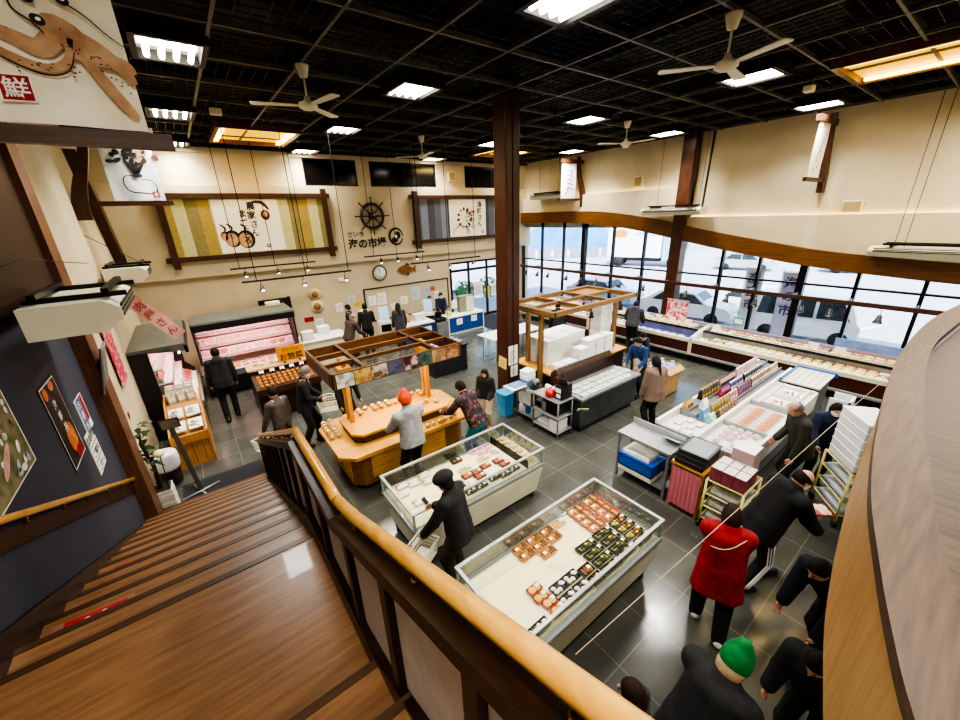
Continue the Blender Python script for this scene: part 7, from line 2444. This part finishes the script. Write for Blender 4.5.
    if style != 'none':
        hb.ell(hc+hu*.012-hf*.006, (.086, .102, .118), 0, A)
        if style in ('bob', 'long', 'pony'):
            hb.ell(hc-hu*.03-hf*.02, (.092, .092, .11), .02, A)
        nrm = -(hf*.8-hu*.6)
        hb.clip(hc+hf*.038, nrm)
        if style == 'short':
            hb.clip(hc-hu*.055, hu)
        if style == 'bald':
            hb.clip(hc-hu*.05, hu); hb.clip(hc+hu*.06-hf*.02, unit(-hu-hf*.35))
        if style == 'bob':
            hb.clip(hc-hu*.12, hu)
        if style == 'long':
            hb.cap(hc-hf*.05-hu*.05, neck-up_*.14-fw_*.1, .075, .055, .03)
            hb.cap(hc+hr_*.06-hu*.04, neck-up_*.08+rt_*.09, .035, .03, .02); hb.cap(hc-hr_*.06-hu*.04, neck-up_*.08-rt_*.09, .035, .03, .02)
        if style == 'pony':
            hb.cap(hc-hf*.1-hu*.0, hc-hf*.13-hu*.24, .035, .022, .02)
        part(hb, 'hair', hair)
    if hat:
        kind, hm = hat
        hb = Field(hc-.22, hc+.24, min(cr, .012))
        if kind == 'beanie':
            hb.ell(hc+hu*.03-hf*.006, (.1, .114, .145), 0, A)
            hb.ell(hc+hu*.16-hf*.03, (.04, .055, .04), .04, A)
            hb.clip(hc-hu*.012, hu-hf*.3)
        elif kind == 'beret':
            hb.ell(hc+hu*.055-hf*.015, (.125, .135, .085), 0, A)
            hb.clip(hc+hu*.012, hu-hf*.1)
        else:
            hb.ell(hc+hu*.03, (.09, .106, .1), 0, A)
            hb.ell(hc+hu*.03+hf*.11, (.07, .075, .012), .01, A)
            hb.clip(hc+hu*.018, hu)
        part(hb, 'hat', hm)
    if mask:
        mb_ = Field(hc-.15, hc+.15, .009)
        mb_.ell(hc, (.079, .1, .118), 0, A); mb_.ell(hc-hu*.05+hf*.026, (.062, .072, .066), .03, A)
        mb_.clip(hc+hf*.02, hf); mb_.clip(hc-hu*.012, -hu); mb_.clip(hc-hu*.1, hu)
        part(mb_, 'face_mask', M_mask)
    else:
        MB().tube([tuple((hc+hf*.088-hu*.062+hr_*k_*.022-hf*abs(k_)*.006)*s_) for k_ in (-1, -.4, .4, 1)], [.003*s_, .006*s_, .006*s_, .003*s_], 6).obj('mouth', M_lip, root)
    for sg in (-1, 1):
        MB().ball(tuple((hc+hf*.083+hr_*sg*.031+hu*.012)*s_), .0095*s_, 0, 8, 5).obj('eye', M_eye, root)
    if apron is not None:
        f = Field(lo, hi, .018)
        f.ell(pel+up_*.1, (.16+e, .115+e, .2), .05, np.stack([rt_, fw_, up_])); f.cap(pel, pel-np.array([0, -.02, .3]), .16, .17, .05)
        f.clip(pel+fw_*.02, fw_); f.clip(pel+up_*.22, -up_); f.clip(pel-np.array([0, 0, .38]), (0, 0, 1))
        part(f, 'apron', apron)
    CNT['people'] += 1
    J = dict(wR=wR*s_, wL=wL*s_, elR=elR*s_, elL=elL*s_, hc=hc*s_, neck=neck*s_, pel=pel*s_, chest=chest*s_, hipR=hipR*s_, knR=knR*s_, anR=anR*s_, up=up_, fw=fw_, s=s_)
    if extra: extra(root, J)
    return root, J
def world(root, p):
    a = root.rotation_euler.z
    c_, s2 = math.cos(a), math.sin(a)
    return Vector((root.location.x+p[0]*c_-p[1]*s2, root.location.y+p[0]*s2+p[1]*c_, p[2]))

C_blk = cloth('black_cloth_wear', '#141416', '#1e1e21'); C_blk2 = cloth('soft_black_wear', '#1b1b1d', '#262628')
C_puffb = cloth('black_puffer', '#101113', '#22242a', True); C_tau = cloth('taupe_puffer', '#786559', '#5a4a40', True)
C_gry = cloth('grey_hoodie', '#a3a4a6', '#8f9092'); C_red = cloth('crimson_wool', '#9c1019', '#7d0b12'); C_nav = cloth('navy_knit', '#1b2748', '#141d38')
C_olv = cloth('olive_knit', '#33362a', '#282b21'); C_brn = cloth('brown_jacket_wear', '#4a3a36', '#3a2d2a'); C_tpe = cloth('dark_taupe_shirt', '#57504a', '#48413c')
C_tea = cloth('teal_trousers', '#1d7f8f', '#176b7a'); C_bei = cloth('beige_trousers', '#b7a78d', '#a3937a'); C_blu = cloth('work_blue', '#1c4070', '#17345d')
C_jean = cloth('blue_jeans', '#31527c', '#27446a'); C_gcoat = cloth('grey_coat', '#3b3d42', '#2d2f34'); C_ol2 = cloth('dark_olive_skirt', '#3a3322', '#2c2719')
C_pat = mat('patterned_jacket', '#23202a', .85, col2='#7d4a3c', scale=20, kind='voronoi', bump=.1, lo=.55, hi=.95)
H_org = cloth('orange_knit', '#e0501e', '#c94213'); H_grn = cloth('green_knit', '#0f7a3a', '#0b652f'); S_wht = mat('white_shoe_leather', '#e6e4de', .5, col2='#d6d4cd', scale=20)
S_tan = mat('tan_shoe_leather', '#b98a58', .5, col2='#a2774a', scale=20); S_nvy = mat('navy_shoe', '#1b2a40', .6, col2='#151f30', scale=20)

def suit_extra(root, J):
    c, up_, fw_ = J['chest'], J['up'], J['fw']
    b = MB()
    p = c+fw_*.142*J['s']
    n_ = J['neck']+fw_*.092*J['s']
    b.add([tuple(n_+np.array([.05, 0, .0])), tuple(n_-np.array([.05, 0, .0])), tuple(p+up_*(-.02)+fw_*.008)], [(0, 1, 2)])
    b.obj('white_shirt', M_paper, root)
    MB().tube([tuple(n_+fw_*.012), tuple(p+up_*.02+fw_*.012)], [.012, .02], 6).obj('tie', M_blk, root)
person('person in black hooded jacket walking toward the wheel wall meat case', .08, 9.8, 88, 1.7, 6, top=C_blk2, bottom=C_blk, hair=M_hairb, fr=(.1, .1), fl=(-.1, -.16), bulk=.02, coat=.06, hood=True)
suit, JS = person('person in black suit with mask and grey hair holding a white basket', 1.2, 7.42, -18, 1.68, 8, hp=14, top=C_blk, bottom=C_blk, hair=M_hairg, mask=True, fr=(.11, -.1), fl=(-.1, .16), coat=.08, hr=(.13, .34, 1.0), hl=(-.13, .34, .98), curl=.9, extra=suit_extra)
tpe, JT = person('person in dark taupe shirt with a basket, just below the stair railing end', .72, 6.98, 118, 1.56, 4, hp=10, top=C_tpe, bottom=C_blk, hair=M_hairb, hl=(-.3, .2, .78), female=True, curl=.9)
person('grey haired person in brown jacket bending at the serving counter', 3.45, 11.2, 20, 1.64, 22, top=C_brn, bottom=C_blk, hair=M_hairg, style='bald', hr=(.2, .4, .95), bulk=.02)
person('dark haired person half hidden behind the brown jacketed customer', 3.86, 12.3, 150, 1.66, top=C_blk2, bottom=C_blk, hair=M_hairb)
person('person in black standing with back turned at the kiosk screen', 4.25, 11.85, 70, 1.7, 3, top=C_blk, bottom=C_blk, hair=M_hairb, hr=(.12, .34, 1.1))
person('long haired person in dark grey coat at the register counter', 5.25, 11.55, 75, 1.6, 8, top=C_gcoat, bottom=C_blk, hair=M_hairbr, style='long', female=True, coat=.25, bulk=.01)
person('masked register clerk in navy behind the navy counters', 7.42, 12.5, -105, 1.56, 10, hp=12, top=C_nav, bottom=C_blk, hair=M_hairbr, style='bob', female=True, mask=True, hr=(.14, .32, .98), hl=(-.12, .34, .98))
person('person in grey hoodie and orange beanie standing at the bread island', 2.2, 4.86, 92, 1.72, 6, hp=12, top=C_gry, bottom=C_blk, hair=M_hairb, hat=('beanie', H_org), hood=True, bulk=.025, hr=(.2, .4, 1.0), hl=(-.2, .4, 1.0), res=.014)
person('person in dark patterned jacket and teal trousers bending over the bread island', 3.34, 4.78, 104, 1.68, 34, hp=-4, top=C_pat, bottom=C_tea, hair=M_hairb, bulk=.02, hr=(.25, .5, .95), hl=(-.2, .55, .98), res=.014)
person('child with long brown hair in black jacket and beige trousers standing alone', 4.32, 5.7, 205, 1.34, 4, hp=12, top=C_blk2, bottom=C_bei, hair=M_hairbr, style='long', female=True, shoe=S_tan, bulk=.035, wide=True, hr=(.16, .18, .92), hl=(-.16, .18, .92))
person('person in black on the far side of the bread island under the canopy', 1.95, 7.25, -70, 1.58, 12, top=C_blk, bottom=C_blk, hair=M_hairb)
ber, JB = person('person in black beret, dark sweater and olive skirt choosing food at the freezer', 1.78, 2.98, 118, 1.6, 10, hp=18, hy=10, top=C_blk2, bottom=C_ol2, hair=M_hairb, style='bob', hat=('beret', C_blk), female=True, hr=(.06, .34, 1.08), hl=(-.28, .34, .86), res=.012, wide=True, coat=.08, bulk=.025, curl=1.0)
MB().tube([tuple(JB['neck']+np.array([.065*math.cos(a_)*1.05, .07*math.sin(a_), .012+.015*math.sin(a_)])) for a_ in [2*PI*k_/16 for k_ in range(16)]], .02, 8, closed=True).obj('white_collar', M_paper, ber)
person('staff in work blue with pale apron at the end of the fish pack table', 7.9, 4.5, 178, 1.54, 14, hp=14, top=C_blu, bottom=C_blk, hair=M_hairb, apron=mat('cream_apron', '#d9cdb4', .85, col2='#ccbfa4', scale=14), hr=(.18, .32, .96), hl=(-.18, .32, .96), female=True)
person('masked person in dark navy bending behind the tan cardboard box', 8.74, 5.06, -130, 1.5, 34, hp=6, top=C_nav, bottom=C_blk, hair=M_hairb, mask=True, female=True, hr=(.16, .42, .8), hl=(-.16, .42, .8))
person('ponytailed person in taupe puffer coat standing between the counters', 6.72, 3.45, 68, 1.58, 4, hp=8, top=C_tau, bottom=C_blk, hair=M_hairb, style='pony', female=True, coat=.1, bulk=.04, wide=False, res=.014)
person('person in dark grey hooded jacket looking into the blue deck case', 10.5, 6.35, 15, 1.66, 22, top=C_gcoat, bottom=C_blk, hair=M_hairb, hood=True, bulk=.03, hr=(.2, .4, .95), hl=(-.2, .35, .95))
person('person in dark cap and blue jeans beyond the timber pergola', 8.95, 7.95, 60, 1.6, 12, top=C_blk2, bottom=C_jean, hair=M_hairb, hat=('cap', C_gcoat), bulk=.02)
person('balding person in olive sweater looking down into the fish stall', 6.5, 1.12, 128, 1.64, 14, hp=16, top=C_olv, bottom=C_blk, hair=M_hairg, style='bald', fr=(.1, -.08), fl=(-.1, .06), bulk=.015, coat=.05, hr=(.2, .2, .92), res=.014)
person('masked person in navy knit pushing the tall yellow rack', 7.22, .98, -148, 1.5, 16, hp=4, top=C_nav, bottom=C_blk, hair=M_hairb, style='bob', female=True, mask=True, hr=(.22, .36, .95), hl=(-.14, .38, .95), bulk=.02, res=.014)
def stripe_extra(root, J):
    for k_ in range(3):
        P_ = []
        for t_ in (0.15, .5, .85, 1.0):
            P_.append(J['hipR']*(1-t_)+J['knR']*t_)
        for t_ in (.35, .7, .95):
            P_.append(J['knR']*(1-t_)+J['anR']*t_)
        off_ = np.array([.092*J['s'], -.03+.03*k_, 0])
        MB().tube([tuple(p_*1.0+off_*(1-.2*i_/6)) for i_, p_ in enumerate(P_)], .007, 5).obj('leg_stripe', M_paper, root)
puf, JP = person('masked person in black puffer coat reaching down beside the yellow trolley', 4.52, .82, -38, 1.66, 24, hp=8, hy=-10, top=C_puffb, bottom=C_blk, hair=M_hairb, style='bald', mask=True, fr=(.12, -.22), fl=(-.1, .2), bulk=.045, coat=.1, hr=(.12, .52, .78), hl=(-.1, .5, .98), res=.012, shoe=S_nvy, hood=True, extra=stripe_extra)
def strap_extra(root, J):
    P_ = []
    for k_ in range(9):
        t_ = k_/8
        a_ = -.2+t_*(PI+.4)
        P_.append(tuple(J['chest']+np.array([(-.2+.36*t_)*J['s'], -.14*math.sin(PI*t_)*J['s']-.045, (-.05+.2*t_)*J['s']])))
    MB().tube(P_, .011, 6, flat=.4).obj('bag_strap', C_bei, root)
redp, JR = person('person in crimson coat with a pale shoulder strap and white shoes holding a fish pack', 3.52, .9, 22, 1.56, 8, hp=16, top=C_red, bottom=C_blk, hair=M_hairbr, style='bob', female=True, shoe=S_wht, fr=(.12, -.14), fl=(-.12, .12), bulk=.055, coat=.2, wide=True, hr=(.12, .36, .98), hl=(-.06, .36, .98), res=.012, curl=1.0, extra=strap_extra)
person('person in dark navy jacket bending down half behind the curved parapet', 3.95, .12, 150, 1.52, 40, hp=-6, top=cloth('midnight_jacket', '#161726', '#10111d'), bottom=C_blk, hair=M_hairb, fr=(.12, -.2), fl=(-.12, .22), bulk=.04, hood=True, hr=(.2, .4, .6), hl=(-.2, .4, .62), res=.013)
person('person in green knit beanie and dark jacket bending over, seen from above', 2.05, .42, -12, 1.58, 24, hp=10, top=C_blk2, bottom=C_blk, hair=mat('pale_hair', '#c2ab86', .5, col2='#a58f6c', scale=30), style='bob', hat=('beanie', H_grn), bulk=.06, coat=.1, hr=(.14, .4, .85), hl=(-.14, .42, .85), res=.012)
person('person in plain black coat next to the green beanie, partly out of view', 2.98, .0, 165, 1.42, 24, hp=10, top=C_blk, bottom=C_blk, hair=M_hairb, bulk=.05, coat=.1, res=.014)
bas4, J4 = person('brown haired person with a white basket at the lower frame edge', 1.62, .66, 100, 1.44, 4, top=C_gcoat, bottom=C_blk, hair=M_hairbr, style='bob', female=True, hl=(-.26, .24, .85), curl=1.)

# ---- baskets and things held
M_bw = mat('white_basket_plastic', '#dedbc6', .4, col2='#d2cfb8', scale=10)
def make_basket():
    t = thing('shopping_basket', None, 'basket')
    b = MB()
    w, d, h = .2, .135, .2
    for j in range(5):
        z = h*j/4; k = .82+.18*j/4
        b.tube([(-w*k, -d*k, z), (w*k, -d*k, z), (w*k, d*k, z), (-w*k, d*k, z)], .006 if j < 4 else .011, 6, closed=True)
    for i in range(9):
        x = -1+2*i/8
        for sy in (-1, 1):
            b.tube([(x*w*.82, sy*d*.82, 0), (x*w, sy*d, h)], .004, 4)
    for i in range(7):
        y = -1+2*i/6
        for sx in (-1, 1):
            b.tube([(sx*w*.82, y*d*.82, 0), (sx*w, y*d, h)], .004, 4)
    b.box(-w*.82, w*.82, -d*.82, d*.82, -.003, .004)
    b.obj('basket_grid', M_bw, t)
    P = [(-w, 0, h)] + [(-w*math.cos(PI*i/10), 0, h+.13*math.sin(PI*i/10)) for i in range(1, 10)] + [(w, 0, h)]
    MB().tube(P, .009, 8).obj('handle', M_bw, t)
    return t
K = Kind(make_basket())
p = world(suit, (JS['wR']+JS['wL'])/2+np.array([0, .11, -.27])); K.put(p, R(-18), 'white shopping basket held in both hands of the suited person')
p = world(tpe, JT['wL']+np.array([.0, .03, -.4])); K.put(p, R(118), 'white shopping basket hanging at the side of the taupe shirted person')
p = world(ber, JB['wL']+np.array([-.02, .06, -.38])); K.put(p, R(28), 'ivory shopping basket held over the freezer corner by the beret wearer')
p = world(bas4, J4['wL']+np.array([0, .03, -.4])); K.put(p, R(20), 'white shopping basket at the lower edge beside the brown haired person')
p = world(ber, JB['wR']+np.array([-.03, .1, .04]))
t = thing('phone', 'small pale phone held by the beret wearer', 'phone', p, R(28), None, (R(50), 0, R(28)))
MB().box(-.035, .035, -.07, .07, -.004, .004, bev=.003).obj('phone_body', mat('pale_pink_shell', '#dcc6c4', .4, col2='#d0b8b6', scale=9), t)
MB().box(-.03, .03, -.063, .063, .004, .005).obj('screen', M_blk, t)
p = world(redp, (JR['wR']+JR['wL'])/2+np.array([0, .12, .0]))
t = make_pack('fish_tray', .26, .18, .03, T_blk, [F_orn, F_wht, fm('silver', '#9aa2a8', '#c3c9cc', 40)], (3, 2), .8, (.2, 0), .016)
tag(t, 'black tray of orange and white seafood held by the crimson coated person', 'food pack'); t.location = p; t.rotation_euler = (R(20), 0, R(22))
p = world(puf, JP['wL']+np.array([.0, .12, -.02]))
t = make_pack('meat_tray', .26, .16, .03, T_red, [F_red, F_wht], (3, 2), .8, (.2, 0), .014)
tag(t, 'red and white meat pack in the hand of the black puffer wearer', 'food pack'); t.location = p; t.rotation_euler = (R(15), R(10), R(-30))
# ------------------------------------------------------------------ light
W = bpy.data.worlds.new('sky')
SC.world = W
W.use_nodes = True
N, L = W.node_tree.nodes, W.node_tree.links
bg = N['Background']
sky = N.new('ShaderNodeTexSky')
sky.sky_type = 'NISHITA'
sky.sun_disc = False
sky.sun_elevation = R(42)
sky.sun_rotation = R(200)
L.new(sky.outputs['Color'], bg.inputs['Color'])
bg.inputs['Strength'].default_value = .8
s = bpy.data.lights.new('sun', 'SUN')
s.energy = 11
s.angle = R(.6)
s.color = (1, .95, .88)
so = bpy.data.objects.new('sun', s)
COL.objects.link(so)
so.rotation_euler = Vector((.5, .35, -.8)).to_track_quat('-Z', 'Y').to_euler()
def area(name, loc, sx, sy, power, col, rot=(0, 0, 0), spread=180):
    l = bpy.data.lights.new(name, 'AREA')
    l.shape = 'RECTANGLE'
    l.size, l.size_y = sx, sy
    l.energy = power
    l.color = col
    l.spread = R(spread)
    o = bpy.data.objects.new(name, l)
    COL.objects.link(o)
    o.location = loc
    o.rotation_euler = rot
    return o
for x, y in LAMPS:
    area('lamp_and_fill_glow', (x, y, 6.04), .55, .65, 60 if y > 12 else 115, (1, .965, .91), spread=125)
for x, y in [(a_, b_) for b_ in (0, -2.6) for a_ in (.0, 3.55, 7.85, 11.25)]:  # added fill lights without fixtures, brightening the landing and banner front
    area('lamp_and_fill_glow', (x, y, 6.04), .55, .65, 105, (1, .95, .87), spread=165)
for x, y, sx, sy in SKYL:
    area('warm_glow', (x, y, 6.04), sx*.8, sy*.8, 70, (1, .72, .34))
SC.view_settings.view_transform = 'AgX'
SC.view_settings.look = 'AgX - High Contrast'
SC.view_settings.exposure = -.05
